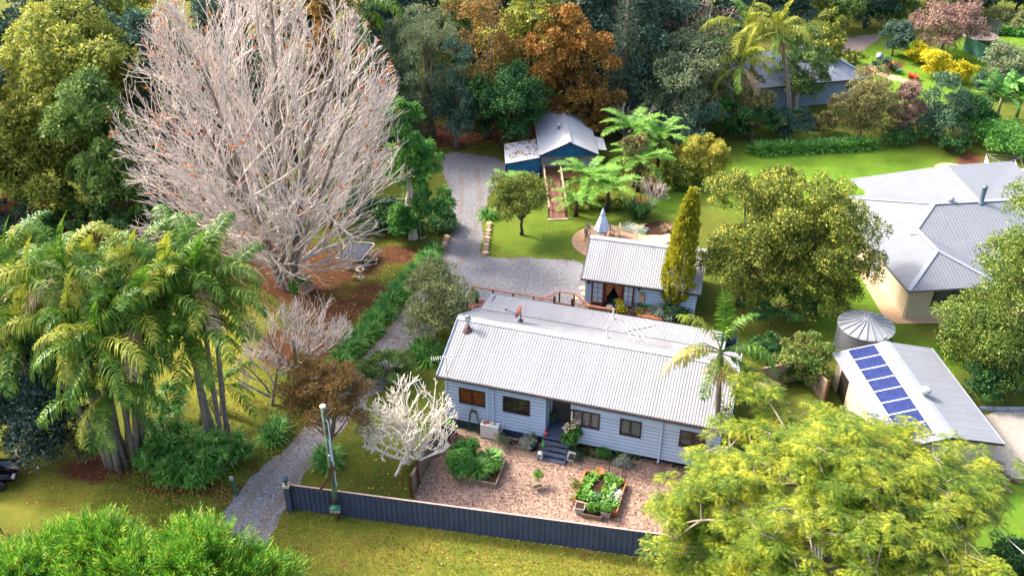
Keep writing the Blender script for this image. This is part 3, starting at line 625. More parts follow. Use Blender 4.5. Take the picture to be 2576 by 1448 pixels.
wl.span((PU0, PV + 0.07, 0.95), (PU1, PV + 0.1, 3.8)); wl.obj("wall", M_WB, house); add_lap_shadow(house)
tr = MB()
for u in (-0.02, 2.42, PU0 - 0.06, PU1 + 0.06, L_ + 0.02): MB().span((u - 0.06, -0.055, 0.56), (u + 0.06, -0.002, 3.82)).obj("corner_board", M_TRIM, house)
tr.span((PU0, -0.03, 3.58), (PU1, 0.03, 3.84)); tr.obj("porch_header", M_TRIM, house)
ins = MB(); ins.span((0.1, 2.6, 0.9), (L_ - 0.1, 2.65, 3.7)); ins.span((0.1, 0.1, 0.86), (L_ - 0.1, 2.6, 0.92)); ins.obj("interior_partition", M_INT, house)
sl = MB()
for u in np.arange(0.05, PU0, 0.19): sl.span((u, 0.02, 0.0), (u + 0.14, 0.06, 0.62))
sl.span((0, 0.061, 0), (PU0, 0.09, 0.6)); sl.obj("base_slats", M_WBD, house)
for u in (8.6, 11.0, 13.0, 15.0):
    q = MB(); q.span((u - 0.07, 0.15, 0), (u + 0.07, 0.29, 0.66)); q.obj("stump", M_BLK, house); MB().lathe([(0.3, 0), (0.27, 0.06)], (u, 0.2, 0.004), 10).obj("footing", M_CONC, house)
MB().span((PU1, 0.5, 0.0), (L_, 0.55, 0.66)).obj("underfloor_panel", M_BLK, house)
rf = MB(); e, r = 3.86, 5.41
corr(rf, (-0.35, -0.5, e), (L_ + 0.4, -0.5, e), (L_ + 0.4, 3.2, r), (-0.35, 3.2, r), 0.16, 0.019)
corr(rf, (L_ + 0.4, 7.08, 3.45), (-0.35, 7.08, 3.45), (-0.35, 3.2, r), (L_ + 0.4, 3.2, r), 0.16, 0.016)
corr(rf, (L_ - 0.6, 9.25, 3.28), (-0.35, 9.25, 3.28), (-0.35, 7.1, 3.47), (L_ - 0.6, 7.1, 3.47), 0.16, 0.019)
roof = rf.obj("roof", M_ROOF, house, True)
rc = MB()
for sg, dv, dz in ((-1, -0.24, -0.10), (1, 0.24, -0.10)): rc.poly([(-0.37, 3.2, r + 0.06), (L_ + 0.42, 3.2, r + 0.06), (L_ + 0.42, 3.2 + dv, r + 0.05 + dz), (-0.37, 3.2 + dv, r + 0.05 + dz)][::sg])
rc.bar((-0.37, 3.2, r + 0.05), (L_ + 0.42, 3.2, r + 0.05), 0.07, 0.05); rc.obj("ridge_cap", M_CAP, roof)
for u in (-0.37, L_ + 0.42):
    bb = MB(); bb.bar((u, -0.5, e), (u, 3.2, r), 0.03, 0.16); bb.bar((u, 3.2, r), (u, 7.08, 3.45), 0.03, 0.16); bb.obj("barge_board", M_TRIM, roof)
MB().span((-0.37, -0.6, e - 0.13), (L_ + 0.42, -0.5, e - 0.02)).obj("gutter", M_GUT, roof); MB().span((-0.37, 9.25, 3.13), (L_ - 0.6, 9.35, 3.25)).obj("gutter", M_GUT, roof)
sf = MB(); sf.poly([(-0.35, -0.5, e - 0.1), (L_ + 0.4, -0.5, e - 0.1), (L_ + 0.4, 0, e + 0.05), (-0.35, 0, e + 0.05)][::-1]); sf.obj("soffit", M_TRIM, roof)
for u in (2.78, 12.2):
    d = MB(); d.tube([(u, -0.53, e - 0.12), (u, -0.4, e - 0.3), (u, -0.09, e - 0.5), (u, -0.09, 0.62), (u - 0.05, -0.2, 0.5)], 0.05, 8); d.obj("downpipe", M_TRIM, house)
orp = [M_GLO, M_GLO]
window(house, *WN[0], 0, 2, pane=orp, label="two-light brown window with orange blind behind the glass"); window(house, *WN[1], 0, 2)
window(house, *WN[2], 0, 3, True, False, M_GLL, "three-light brown window with diamond leadlight"); window(house, *WN[3], 0, 2, True, False, M_GLS, "two-light brown window with diamond leadlight"); window(house, *WN[4], 0, 2, pane=M_GLL)
dr = MB(); dr.span((PU0 + 0.1, PV + 0.02, 0.96), (PU1 - 0.05, PV + 0.068, 3.1))
for a in (0.2, 0.86):
    for z in (1.1, 2.0): dr.span((PU0 + a, PV - 0.004, z), (PU0 + a + 0.38, PV + 0.02, z + 0.75))
fd = dr.obj("front_door", M_DOOR, house); MB().lathe([(0.03, 0), (0.03, 0.06)], (PU1 - 0.14, PV - 0.03, 1.9), 8, (0, -1, 0)).obj("handle", M_STEEL, fd)
po = MB()
for v in np.arange(0.0, PV, 0.11): po.span((PU0 + 0.03, v, 0.88), (PU1 - 0.03, v + 0.1, 0.95))
po.span((PU0 + 0.03, -0.02, 0.72), (PU1 - 0.03, -0.002, 0.94)); po.obj("porch_floor", M_DECKB, house)
# house number beside the door
for i, ch in enumerate("340"):
    cu = bpy.data.curves.new("house_number", 'FONT'); cu.body = ch; cu.size = 0.26; cu.align_x = 'CENTER'; cu.extrude = 0.012; cu.offset = 0.008
    tmp = bpy.data.objects.new("text_outline", cu); nm_ = bpy.data.meshes.new_from_object(tmp); bpy.data.objects.remove(tmp)
    ob = bpy.data.objects.new("house_number", nm_); COL.objects.link(ob); ob.parent = house; ob.location = (PU1 + 0.075, -0.075, 2.62 - i * 0.21); ob.rotation_euler = (R_(90), 0, 0); nm_.materials.clear(); nm_.materials.append(solid("number_white", lin(244, 232, 200, 0.9), 0.5, 0.02) if i == 0 else bpy.data.materials["number_white"])
MB().span((PU1 - 0.0, -0.072, 1.86), (PU1 + 0.15, -0.056, 2.94)).obj("number_board", M_BRN, house)
q = MB(); q.tube([(PU0 + 0.06, 0.05, 1.75), (PU0 + 0.06, 0.6, 2.1)], 0.015, 6); q.obj("grab_rail", M_TRIM, house)
# flue and vents belong to the roof
fl = MB(); fl.lathe([(0.12, 0), (0.12, 0.75)], (0.45, 2.55, 5.0), 12); fo = fl.obj("flue_pipe", M_STEEL, roof, True); MB().lathe([(0.1, 0), (0.19, 0.02), (0.19, 0.16), (0.1, 0.22), (0.16, 0.26), (0.02, 0.36)], (0.45, 2.55, 5.72), 12).obj("cowl", M_STEEL, fo, True)
MB().lathe([(0.36, -0.13), (0.3, 0.02), (0.15, 0.16), (0.14, 0.3)], (0.45, 2.52, 5.07), 14).obj("flashing", solid("rusty_flashing", lin(112, 74, 74, 0.8), 0.7, 0.3, 6), fo, True)
for u, v, z in ((7.69, 8.6, 3.32), (8.1, 4.6, 4.72)):
    p = MB(); p.lathe([(0.16, 0), (0.09, 0.06), (0.055, 0.08), (0.055, 0.75), (0.07, 0.76), (0.02, 0.82)], (u, v, z), 10); p.obj("vent_pipe", M_WHITE, roof, True)
for u in (9.6, 11.4): MB().box((u, 5.6, 4.22), (0.7, 0.5, 0.012), rx=-0.47).obj("repair_sheet", solid("sheet_tan", lin(176, 166, 150, 0.8), 0.7), roof) if u == 9.6 else MB().box((u, 5.3, 4.37), (0.6, 0.35, 0.012), rx=-0.47).obj("repair_sheet", bpy.data.materials["sheet_tan"], roof)
# front steps
stp = thing("front_steps", "navy blue timber steps rising to the recessed front door", "steps", MH.w(PU0, 0, 0), YM); tw = PU1 - PU0
for i in range(5):
    z = 0.78 - i * 0.175; v = -0.03 - i * 0.26
    MB().span((0.0 - 0.02, v - 0.28, z - 0.05), (tw + 0.02, v, z)).obj("tread", M_DECKB, stp)
for u in (-0.06, tw + 0.06): MB().bar((u, -0.02, 0.72), (u, -1.38, 0.02), 0.05, 0.24).obj("stringer", M_WBD, stp)

# studio
YS = R_(-14.75); ST = Frame(5.07, 54.79, YS); SL = 7.4; SD = 5.3
studio = thing("studio_cottage", "small pale blue weatherboard studio with steep corrugated roof and red french doors", "cottage", ST.o, YS)
(da, _), (db, _), (dc, _), (dd, _) = (ST.onv(*q) for q in ((1487, 735), (1519, 740), (1562, 752), (1607, 760)))
dl0, dl1, dr0, dr1 = ST.onv(1488, 736)[0], ST.onv(1520, 742)[0], ST.onv(1565, 752)[0], ST.onv(1594, 760)[0]
wl = MB(); boards(wl, 0, SL, 0.1, 2.42, [(dl1, dr0, 0.12, 2.2)], fm, 0.22); boards(wl, 0, SD, 0.1, 2.3, [], lambda t, o, z: (-o, SD - t, z), 0.22); boards(wl, 0, SD, 0.1, 2.3, [], lambda t, o, z: (SL + o, t, z), 0.22); boards(wl, 0, SL, 0.1, 2.3, [], lambda t, o, z: (SL - t, SD + o, z), 0.22)
for u in (-0.006, SL + 0.006): wl.poly([(u, 0, 2.3), (u, SD / 2, 3.85), (u, SD, 2.3)])
wl.obj("wall", M_WB, studio); add_lap_shadow(studio)
tr = MB(); tr.span((-0.06, -0.05, 0.02), (0.06, 0.0, 2.4)); tr.obj("corner_board", M_TRIM, studio)
rf = MB(); corr(rf, (-0.3, -0.4, 2.34), (SL + 0.3, -0.4, 2.34), (SL + 0.3, 2.67, 3.97), (-0.3, 2.67, 3.97), 0.16, 0.019); corr(rf, (SL + 0.3, 5.74, 2.34), (-0.3, 5.74, 2.34), (-0.3, 2.67, 3.97), (SL + 0.3, 2.67, 3.97), 0.16, 0.018)
roof2 = rf.obj("roof", M_ROOF, studio, True)
rc = MB(); rc.poly([(-0.32, 2.67, 4.03), (-0.32, 2.42, 3.9), (SL + 0.32, 2.42, 3.9), (SL + 0.32, 2.67, 4.03)]); rc.poly([(-0.32, 2.67, 4.03), (SL + 0.32, 2.67, 4.03), (SL + 0.32, 2.92, 3.9), (-0.32, 2.92, 3.9)]); rc.obj("ridge_cap", M_CAP, roof2)
gt = MB(); gt.span((-0.32, -0.5, 2.22), (SL + 0.32, -0.4, 2.33)); gt.obj("gutter", M_GUT, roof2)
bb = MB(); bb.bar((-0.32, -0.4, 2.3), (-0.32, 2.67, 3.93), 0.03, 0.15); bb.obj("barge_board", M_BRN, roof2)
for a, b, rot in ((dl0, dl1, 0), (dr0, dr1, 0)):
    f = MB(); v = -0.12
    f.span((a, v, 0.16), (b, v + 0.06, 0.42)); f.span((a, v, 1.98), (b, v + 0.06, 2.1)); f.span((a, v + 0.003, 0.42), (a + 0.12, v + 0.06, 1.98)); f.span((b - 0.12, v + 0.003, 0.42), (b, v + 0.06, 1.98))
    d = f.obj("french_door", M_RED, studio); MB().span((a + 0.12, v + 0.02, 0.42), (b - 0.12, v + 0.045, 1.98)).obj("pane", M_GLP, d)
    g = MB(); g.span(((a + b) / 2 - 0.015, v + 0.006, 0.42), ((a + b) / 2 + 0.015, v + 0.05, 1.98))
    for z in (0.8, 1.2, 1.6): g.span((a + 0.12, v + 0.008, z - 0.012), ((a + b) / 2 - 0.016, v + 0.05, z + 0.012)); g.span(((a + b) / 2 + 0.016, v + 0.008, z - 0.012), (b - 0.12, v + 0.05, z + 0.012))
    g.obj("glazing_bar", M_RED, d)
f = MB(); f.span((dl1, -0.06, 2.1), (dr0, 0.05, 2.2)); f.span((dl1 - 0.0, -0.058, 0.1), (dl1 + 0.06, 0.05, 2.1)); f.span((dr0 - 0.06, -0.058, 0.1), (dr0, 0.05, 2.1)); f.obj("door_frame", M_RED, studio)
f = MB(); f.span((dl0 - 0.1, -0.5, 0.02), (dr1 + 0.1, -0.07, 0.14)); f.obj("doorstep", M_TIMD, studio)
f = MB(); f.span((dl1 - 1.5, 0.05, 0.06), (dr0 + 1.2, 3.0, 0.12)); f.obj("interior_floor", solid("floor_tile", lin(120, 122, 132, 0.7), 0.4, 0.2, 3), studio); f = MB(); f.span((dl1 - 1.5, 3.0, 0.1), (dr0 + 1.2, 3.05, 2.3)); f.obj("interior_partition", solid("interior_grey", lin(150, 152, 168, 0.6), 0.9), studio)
M_CURT = solid("curtain_orange", lin(206, 132, 90, 0.75), 0.6, 0.25, 7)
for s in (0, 1):
    c = MB(); wdt = (dr0 - dl1) * 0.46; ks = 22; zz = np.array([2.08, 1.7, 1.3, 0.95, 0.85, 0.4])
    wz = np.array([1.0, 0.9, 0.62, 0.26, 0.18, 0.24])
    V = []
    for z, w in zip(zz, wz):
        for k in range(ks):
            t = k / (ks - 1); x = dl1 + 0.06 + t * wdt * w if s == 0 else dr0 - 0.06 - t * wdt * w
            V.append((x, 0.07 + 0.03 * math.sin(t * 24), z))
    i = np.array([[a * ks + b for b in range(ks - 1)] for a in range(5)]).ravel()[:, None]; c.add(V, np.concatenate([i, i + 1, i + ks + 1, i + ks], 1)); c.obj("curtain", M_CURT, studio, True)
for px, py in ((1482, 697), (1607, 742)):
    u = ST.onv(px, py)[0]; l = MB(); l.box((u, -0.06, 1.98), (0.1, 0.06, 0.2)); l.lathe([(0.03, 0), (0.09, 0.05), (0.11, 0.2), (0.13, 0.22), (0.02, 0.32)], (u, -0.2, 1.86), 8); l.bar((u, -0.06, 2.06), (u, -0.2, 2.12), 0.025, 0.025); l.obj("wall_lantern", M_BLK, studio)

# blue shed
YB = R_(1.93); SH = Frame(2.57, 75.18, YB); BW, BD = 4.7, 8.6
shed = thing("blue_shed", "blue metal shed with white gabled roof and open front behind the garden bridge", "shed", SH.o, YB)
wl = MB(); wl.poly([(0, 0, 2.1), (BW, 0, 2.1), (BW / 2, 0, 3.2)]); wl.poly([(0, 0, 1.85), (BW, 0, 1.85), (BW, 0, 2.1), (0, 0, 2.1)])
wl.poly([(0, BD, 0), (0, 1.4, 0), (0, 1.4, 2.1), (0, BD, 2.1)]); wl.poly([(BW, 1.4, 0), (BW, BD, 0), (BW, BD, 2.1), (BW, 1.4, 2.1)]); wl.poly([(BW, BD, 0), (0, BD, 0), (0, BD, 2.1), (BW / 2, BD, 3.2), (BW, BD, 2.1)]); wl.obj("wall", M_BLUE, shed)
MB().poly([(0, 1.4, 0.2), (BW, 1.4, 0.2), (BW, 1.4, 2.1), (0, 1.4, 2.1)]).obj("recessed_wall", solid("shed_inner_white", lin(206, 212, 220, 0.8), 0.7, 0.05), shed)
rf = MB(); ov = 0.25; k = (3.26 - 2.1) / (BW / 2)
rf.poly([(-ov, -ov, 2.14 - k * ov), (BW / 2, -ov, 3.28), (BW / 2, BD + ov, 3.28), (-ov, BD + ov, 2.14 - k * ov)]); rf.poly([(BW / 2, -ov, 3.28), (BW + ov, -ov, 2.14 - k * ov), (BW + ov, BD + ov, 2.14 - k * ov), (BW / 2, BD + ov, 3.28)])
ro = rf.obj("roof", M_ROOFW, shed); c = MB(); c.bar((BW / 2, -ov, 3.29), (BW / 2, BD + ov, 3.29), 0.32, 0.03); c.obj("ridge_cap", M_CAP, ro)
c = MB(); c.bar((-ov, -ov - 0.02, 2.0), (BW / 2, -ov - 0.02, 3.2), 0.04, 0.14); c.bar((BW / 2, -ov - 0.02, 3.2), (BW + ov, -ov - 0.02, 2.0), 0.04, 0.14); c.obj("barge_board", solid("trim_navy", lin(30, 52, 92, 0.8), 0.5), ro)
MB().lathe([(0.12, 0), (0.12, 0.3), (0.22, 0.34), (0.2, 0.5), (0.05, 0.56)], (1.7, 3.4, 2.95), 12).obj("roof_vent", M_STEEL, ro, True)
for u in (0.06, BW - 0.06): MB().span((u - 0.06, 0.01, 0), (u + 0.06, 0.13, 1.86)).obj("post", M_CAPG, shed)
for u in (0.1, 1.6, 3.1): MB().span((u, 1.36, 0.9), (u + 1.3, 1.39, 1.75)).obj("roller_blind", solid("blind_grey", lin(190, 196, 204, 0.8), 0.6, 0.04) if u < 1 else bpy.data.materials["blind_grey"], shed)
f = MB()
for v in np.arange(0.0, 1.4, 0.15): f.span((0.05, v - 1.0, 0.18), (BW - 0.05, v - 0.86, 0.26)); f.span((0.05, v + 0.0, 0.181), (BW - 0.05, v + 0.14, 0.26)) if v > 0.3 else None
f.obj("veranda_deck", solid("deck_honey", lin(176, 120, 76, 0.75), 0.6, 0.15, 4), shed)
la = [SH.at(1271, 414, 1.75), SH.at(1358, 398, 2.0), SH.at(1347, 350, 2.0), SH.at(1268, 362, 1.75)]
f = MB(); f.poly(la); f.poly([(q[0], q[1], q[2] - 0.08) for q in la][::-1]); lo = f.obj("side_roof", M_ROOFW, shed)
f = MB(); a, b = np.array(la[0]), np.array(la[1]); f.poly([(a[0], a[1] + 0.05, 0), (b[0], b[1] + 0.05, 0), (b[0], b[1] + 0.05, b[2] - 0.05), (a[0], a[1] + 0.05, a[2] - 0.05)]); d = np.array(la[3]); f.poly([(d[0] + 0.05, d[1], 0), (a[0] + 0.05, a[1] + 0.05, 0), (a[0] + 0.05, a[1] + 0.05, a[2] - 0.05), (d[0] + 0.05, d[1], d[2] - 0.05)]); f.obj("side_wall", M_BLUE, shed)
f = MB(); f.bar(a, b, 0.06, 0.12); f.obj("side_gutter", bpy.data.materials["trim_navy"], lo)
lb = [(BW, 1.2, 1.95), (BW + 1.1, 1.4, 1.75), (BW + 1.1, 4.0, 1.75), (BW, 4.2, 1.95)]; f = MB(); f.poly(lb); f.obj("lean_to_roof", M_ROOFW, shed)
fp = []
for k in range(170):
    s, t = rg.random(), rg.random() ** 0.6; w = (1 - t) * ((1 - s) * np.array(la[0]) + s * np.array(la[1])) + t * ((1 - s) * np.array(la[3]) + s * np.array(la[2])); fp.append(SH.w(w[0], w[1], w[2] + 0.02))
fo_ = MB(); fp = arr(fp); V, Fc = leafcloud(rg, fp, np.full(len(fp), 0.02), 220, 0.2, 0.6, 0.1); V[:, 2] = np.clip(V[:, 2], fp[:, 2].min(), None) + 0.02; fo_.add(V, Fc); o = fo_.obj("roof_leaf_litter", M_LITTER); o["kind"] = "stuff"

# garage with solar panels
YG = R_(4.15); GA = Frame(19.32, 46.01, YG); GW, GD, GE, GR = 6.0, 8.62, 2.36, 3.0
gar = thing("garage", "cream metal garage with grey gabled roof carrying solar panels", "garage", GA.o, YG)
wl = MB(); wl.poly([(0.2, -GD + 0.2, 0), (GW - 0.2, -GD + 0.2, 0), (GW - 0.2, -GD + 0.2, GE), (GW / 2, -GD + 0.2, GR - 0.05), (0.2, -GD + 0.2, GE)]); wl.poly([(GW - 0.2, -GD + 0.2, 0), (GW - 0.2, -0.2, 0), (GW - 0.2, -0.2, GE), (GW - 0.2, -GD + 0.2, GE)])
wl.poly([(GW - 0.2, -0.2, 0), (0.2, -0.2, 0), (0.2, -0.2, GE), (GW / 2, -0.2, GR - 0.05), (GW - 0.2, -0.2, GE)]); wl.obj("wall", M_CREAMR, gar)
wl = MB(); wl.poly([(0.2, -0.2, 0), (0.2, -1.0, 0), (0.2, -1.0, GE), (0.2, -0.2, GE)]); wl.poly([(0.2, -2.2, 0), (0.2, -GD + 0.2, 0), (0.2, -GD + 0.2, GE), (0.2, -2.2, GE)]); wl.obj("side_wall", M_CREAM, gar)
d = MB(); d.span((0.22, -2.15, 0), (0.28, -1.05, 2.1)); d.obj("side_door", M_GLS, gar)
rf = MB(); rf.poly([(0, 0, GE), (0, -GD, GE), (GW / 2, -GD, GR), (GW / 2, 0, GR)]); rf.poly([(GW / 2, 0, GR), (GW / 2, -GD, GR), (GW, -GD, GE), (GW, 0, GE)])
rf.poly([(0, 0, GE - 0.06), (GW / 2, 0, GR - 0.06), (GW / 2, -GD, GR - 0.06), (0, -GD, GE - 0.06)]); rf.poly([(GW / 2, 0, GR - 0.06), (GW, 0, GE - 0.06), (GW, -GD, GE - 0.06), (GW / 2, -GD, GR - 0.06)]); rg_ = rf.obj("roof", M_ROOFD, gar)
sl_ = math.atan2(GR - GE, GW / 2)
c = MB(); c.box((GW / 2 - 0.17, -GD / 2, GR - 0.02), (0.36, GD + 0.04, 0.02), ry=-sl_); c.box((GW / 2 + 0.17, -GD / 2, GR - 0.02), (0.36, GD + 0.04, 0.02), ry=sl_); c.obj("ridge_cap", M_CAPG, rg_)
for q in (-0.09, GW + 0.002): MB().span((q, -GD, GE - 0.12), (q + 0.088, 0, GE - 0.005)).obj("gutter", M_CAPG, rg_)
c = MB(); c.bar((0, -GD - 0.02, GE - 0.06), (GW / 2, -GD - 0.02, GR - 0.06), 0.03, 0.13); c.bar((GW / 2, -GD - 0.02, GR - 0.06), (GW, -GD - 0.02, GE - 0.06), 0.03, 0.13); c.obj("barge_board", M_GUT, rg_)
for (u, v) in ((0.35, -2.6), (2.35, -1.9)): MB().box((u + 0.1, v, GE + (u + 0.1) * math.tan(sl_) + 0.02), (0.5, 1.0, 0.015), ry=-sl_).obj("skylight_sheet", M_WHITE, rg_)
tv = MB(); tv.lathe([(0.16, -0.1), (0.16, 0.14)], (GW / 2 + 0.12, -5.1, GR), 12); tv.lathe([(0.17, 0.14), (0.27, 0.22), (0.3, 0.34), (0.24, 0.46), (0.04, 0.52)], (GW / 2 + 0.12, -5.1, GR), 20); tv.obj("turbine_vent", M_GALV, rg_)
m, n, b, _ = newmat("solar_cells"); tc = N(n, "ShaderNodeTexCoord"); br = N(n, "ShaderNodeTexBrick"); br.offset = 0; br.inputs["Scale"].default_value = 6.4; br.inputs["Mortar Size"].default_value = 0.012; br.inputs["Brick Width"].default_value = 1.0; br.inputs["Row Height"].default_value = 1.0
n.links.new(tc.outputs["Object"], br.inputs["Vector"]); br.inputs["Color1"].default_value = lin(34, 48, 112, 0.5); br.inputs["Color2"].default_value = lin(44, 62, 136, 0.55); br.inputs["Mortar"].default_value = lin(150, 164, 200, 0.5)
n.links.new(br.outputs["Color"], b.inputs["Base Color"]); b.inputs["Roughness"].default_value = 0.3; b.inputs["Specular IOR Level"].default_value = 0.3; M_SOL = m
pan = thing("solar_panel", "x", "solar panel", GA.w(1.5, -0.65, GE + 1.5 * math.tan(sl_) + 0.06), YG, "solar panels on the garage roof")
c = MB(); c.box((0, 0, 0), (1.66, 0.98, 0.035), ry=-sl_)
po_ = c.obj("panel_frame", M_WHITE, pan); q = MB(); q.box((0, 0, 0.0), (1.58, 0.9, 0.012)); o = q.obj("cell_sheet", M_SOL, pan); o.location = (-0.024 * math.sin(sl_), 0, 0.024); o.rotation_euler = (0, -sl_, 0)
for i in range(8):
    w = GA.w(1.5, -0.65 - i * 1.0, GE + 1.5 * math.tan(sl_) + 0.06); lab = "blue solar panel, %s in the roof row counted from the water tank" % ORD[i]
    if i == 0: pan["label"] = lab
    else: dup(pan, w, YG, 1.0, lab)

# neighbour's cream house
YR = R_(6.19); RH = Frame(26.0, 52.38, YR); tp = math.tan(R_(19)); EV = 12.9
cream = thing("cream_house", "cream rendered house with grey hipped metal roof beside the concrete path", "house", RH.o, YR)
r2 = (3.17, 3.03); r3 = (3.17, 6.04); z2 = 2.7 + tp * 3.17; r4 = (5.36, 8.2); z4 = 2.7 + tp * 5.36; mv = r4[1]
fe = mv - 5.36  # the eave line of the main front slope
rf = MB()
rf.poly([(0, EV + 0.7, 2.7), (0, 0, 2.7), (r2[0], r2[1], z2), (r3[0], r3[1], z2), (r4[0], r4[1], z4)])
vx = 6.34; # valley foot
rf.poly([(r3[0], r3[1], z2), (vx, fe, 2.7), (16, fe, 2.7), (16, mv, z4), (r4[0], r4[1], z4)])
rf.poly([(r3[0], r3[1], z2), (r2[0], r2[1], z2), (6.34, 0, 2.7), (vx, fe, 2.7)]); rf.poly([(0, 0, 2.7), (6.34, 0, 2.7), (r2[0], r2[1], z2)])
rf.poly([(0, EV + 0.7, 2.7), (r4[0], r4[1], z4), (16, mv, z4), (16, EV + 0.7, 2.7)])
rr = rf.obj("roof", M_ROOFG, cream)
rf = MB(); rf.poly([(2.6, 16.2, 2.8), (4.3, 9.2, 2.75), (6.0, 8.3, 3.0), (9.3, 8.5, 4.3), (9.4, 14.0, 4.7)]); rf.poly([(9.3, 8.5, 4.3), (15.5, 8.6, 4.0), (15.5, 15.2, 4.2), (9.4, 14.0, 4.7)]); rf.poly([(2.6, 16.2, 2.8), (9.4, 14.0, 4.7), (15.5, 15.2, 4.2), (15.5, 17.5, 2.8)]); rf.obj("rear_roof", M_ROOFG, cream)
c = MB()
for a, b in (((0, 0, 2.7), (*r2, z2)), ((*r2, z2), (*r3, z2)), ((*r3, z2), (*r4, z4)), ((*r4, z4), (16, mv, z4)), ((6.34, 0, 2.7), (*r2, z2)), ((0, EV + 0.7, 2.7), (*r4, z4))): c.bar(np.array(a) + [0, 0, 0.03], np.array(b) + [0, 0, 0.03], 0.3, 0.03)
c.obj("ridge_cap", M_CAPG, rr)
c = MB(); c.span((-0.1, -0.1, 2.56), (0.0, EV + 0.7, 2.7)); c.span((0.0, -0.1, 2.56), (6.4, 0.0, 2.7)); c.obj("gutter", solid("gutter_slate", lin(120, 118, 124, 0.8), 0.5), rr)
wl = MB(); wl.span((0.6, 0.6, 0), (5.8, fe + 0.6, 2.6)); wl.span((0.6, fe + 0.6, 0), (15.6, EV, 2.6)); wl.span((4.5, EV, 0), (15, 16.5, 2.7)); wl.obj("wall", M_CREAM, cream)
wn = window(cream, 2.2, 5.0, 0.85, 2.25, 0.55, 2, rail=False, pane=solid("slatted_blind_glass", lin(96, 94, 98, 0.6), 0.25, 0.15, 3), fr=0.09)
for v in (9.5, 8.0):
    q = MB(); q.span((0.55, v, 1.3), (0.62, v + 1.0, 2.2)); w = q.obj("window", M_BRN, cream); MB().span((0.53, v + 0.08, 1.38), (0.549, v + 0.92, 2.12)).obj("pane", M_GLS, w)
for u, v in ((0.75, EV + 2.2),): MB().span((u - 0.15, v - 0.15, 0), (u + 0.15, v + 0.15, 2.7)).obj("veranda_post", M_CREAM, cream)
d = MB(); d.tube([(0.52, 0.75, 2.5), (0.52, 0.75, 0.1), (0.3, 0.7, 0.02)], 0.045, 8); d.obj("downpipe", M_CREAM, cream)
q = RH.loc(P(2462, 503, z4)); MB().lathe([(0.4, -0.2), (0.2, 0.02), (0.17, 0.05), (0.17, 1.1), (0.2, 1.12), (0.2, 1.25), (0.03, 1.3)], (q[0], mv - 0.1, z4), 14).obj("flue_pipe", solid("flue_blue_grey", lin(110, 128, 146, 0.8), 0.35, 0.05, 3, 0.4), rr, True)
q = RH.loc(P(2393, 510, z4)); MB().lathe([(0.12, -0.1), (0.12, 0.15), (0.26, 0.25), (0.26, 0.4), (0.03, 0.5)], (q[0], mv + 0.2, z4 - 0.1), 14).obj("turbine_vent", M_GALV, rr, True)
q = RH.loc(P(2303, 587, 3.6)); MB().lathe([(0.12, 0), (0.05, 0.05), (0.05, 0.4)], (2.6, 5.6, 2.7 + tp * 2.6), 8).obj("vent_pipe", M_WHITE, rr, True)

# far blue-grey house
FH = Frame(*P(2065, 262)[:2], R_(14)); far = thing("grey_roofed_house", "blue grey house with hipped slate grey roof half hidden by palms", "house", FH.o, R_(14))
wl = MB(); boards(wl, -7, 4.4, 0, 2.6, [(2.4, 3.4, 1.3, 2.0)], fm, 0.25, 0.03); wl.span((-7, 0.05, 0), (4.4, 8, 2.6)); wl.obj("wall", solid("board_grey_blue", lin(150, 168, 188, 0.8), 0.6, 0.04), far); add_lap_shadow(far)
window(far, 2.4, 3.4, 1.3, 2.0, 0, 1, rail=False, matf=M_WHITE)
rf = MB(); e0, rz_ = 2.6, 4.7; x0, x1, y0, y1 = -7.6, 5.0, -0.6, 8.6; my = (y0 + y1) / 2; hh = (y1 - y0) / 2
rf.poly([(x0, y0, e0), (x1, y0, e0), (x1 - hh, my, rz_), (x0 + hh, my, rz_)]); rf.poly([(x1, y0, e0), (x1, y1, e0), (x1 - hh, my, rz_)]); rf.poly([(x1, y1, e0), (x0, y1, e0), (x0 + hh, my, rz_), (x1 - hh, my, rz_)]); rf.poly([(x0, y1, e0), (x0, y0, e0), (x0 + hh, my, rz_)])
rr = rf.obj("roof", M_ROOFF, far); c = MB()
for a, b in (((x1, y0, e0), (x1 - hh, my, rz_)), ((x1, y1, e0), (x1 - hh, my, rz_)), ((x0 + hh, my, rz_), (x1 - hh, my, rz_))): c.bar(np.array(a) + [0, 0, 0.03], np.array(b) + [0, 0, 0.03], 0.3, 0.04)
c.obj("ridge_cap", solid("ridge_slate", lin(150, 160, 180, 0.8), 0.5), rr); c = MB(); c.span((x0, y0 - 0.1, e0 - 0.15), (x1, y0, e0)); c.obj("gutter", M_GUT, rr)
MB().lathe([(0.06, 0), (0.06, 0.5)], (1.0, 0.6, 3.2), 8).obj("vent_pipe", M_WHITE, rr)

# water tank
tk = thing("water_tank", "round grey corrugated rainwater tank with ribbed conical lid", "water tank", P(2163, 884), 0)
rt = 1.68; hz = 2.0; prof = [(rt + 0.03 * math.sin(i * math.pi / 2), 0.0 + i * hz / 48) for i in range(49)]
MB().lathe(prof, (0, 0, 0), 40).obj("barrel", solid("tank_grey", lin(104, 108, 112, 0.75), 0.5, 0.06), tk, True)
q = MB(); q.lathe([(rt + 0.07, hz), (rt + 0.07, hz + 0.06), (0.12, hz + 0.62), (0.1, hz + 0.7), (0.02, hz + 0.7)], (0, 0, 0), 40); ldo = q.obj("lid", solid("tank_lid", lin(158, 162, 168, 0.75), 0.5, 0.06), tk)
q = MB()
for i in range(20):
    a = i * math.pi / 10; q.bar((0.15 * math.cos(a), 0.15 * math.sin(a), hz + 0.63), ((rt + 0.06) * math.cos(a), (rt + 0.06) * math.sin(a), hz + 0.09), 0.07, 0.09)
q.obj("lid_rib", bpy.data.materials["tank_lid"], ldo)
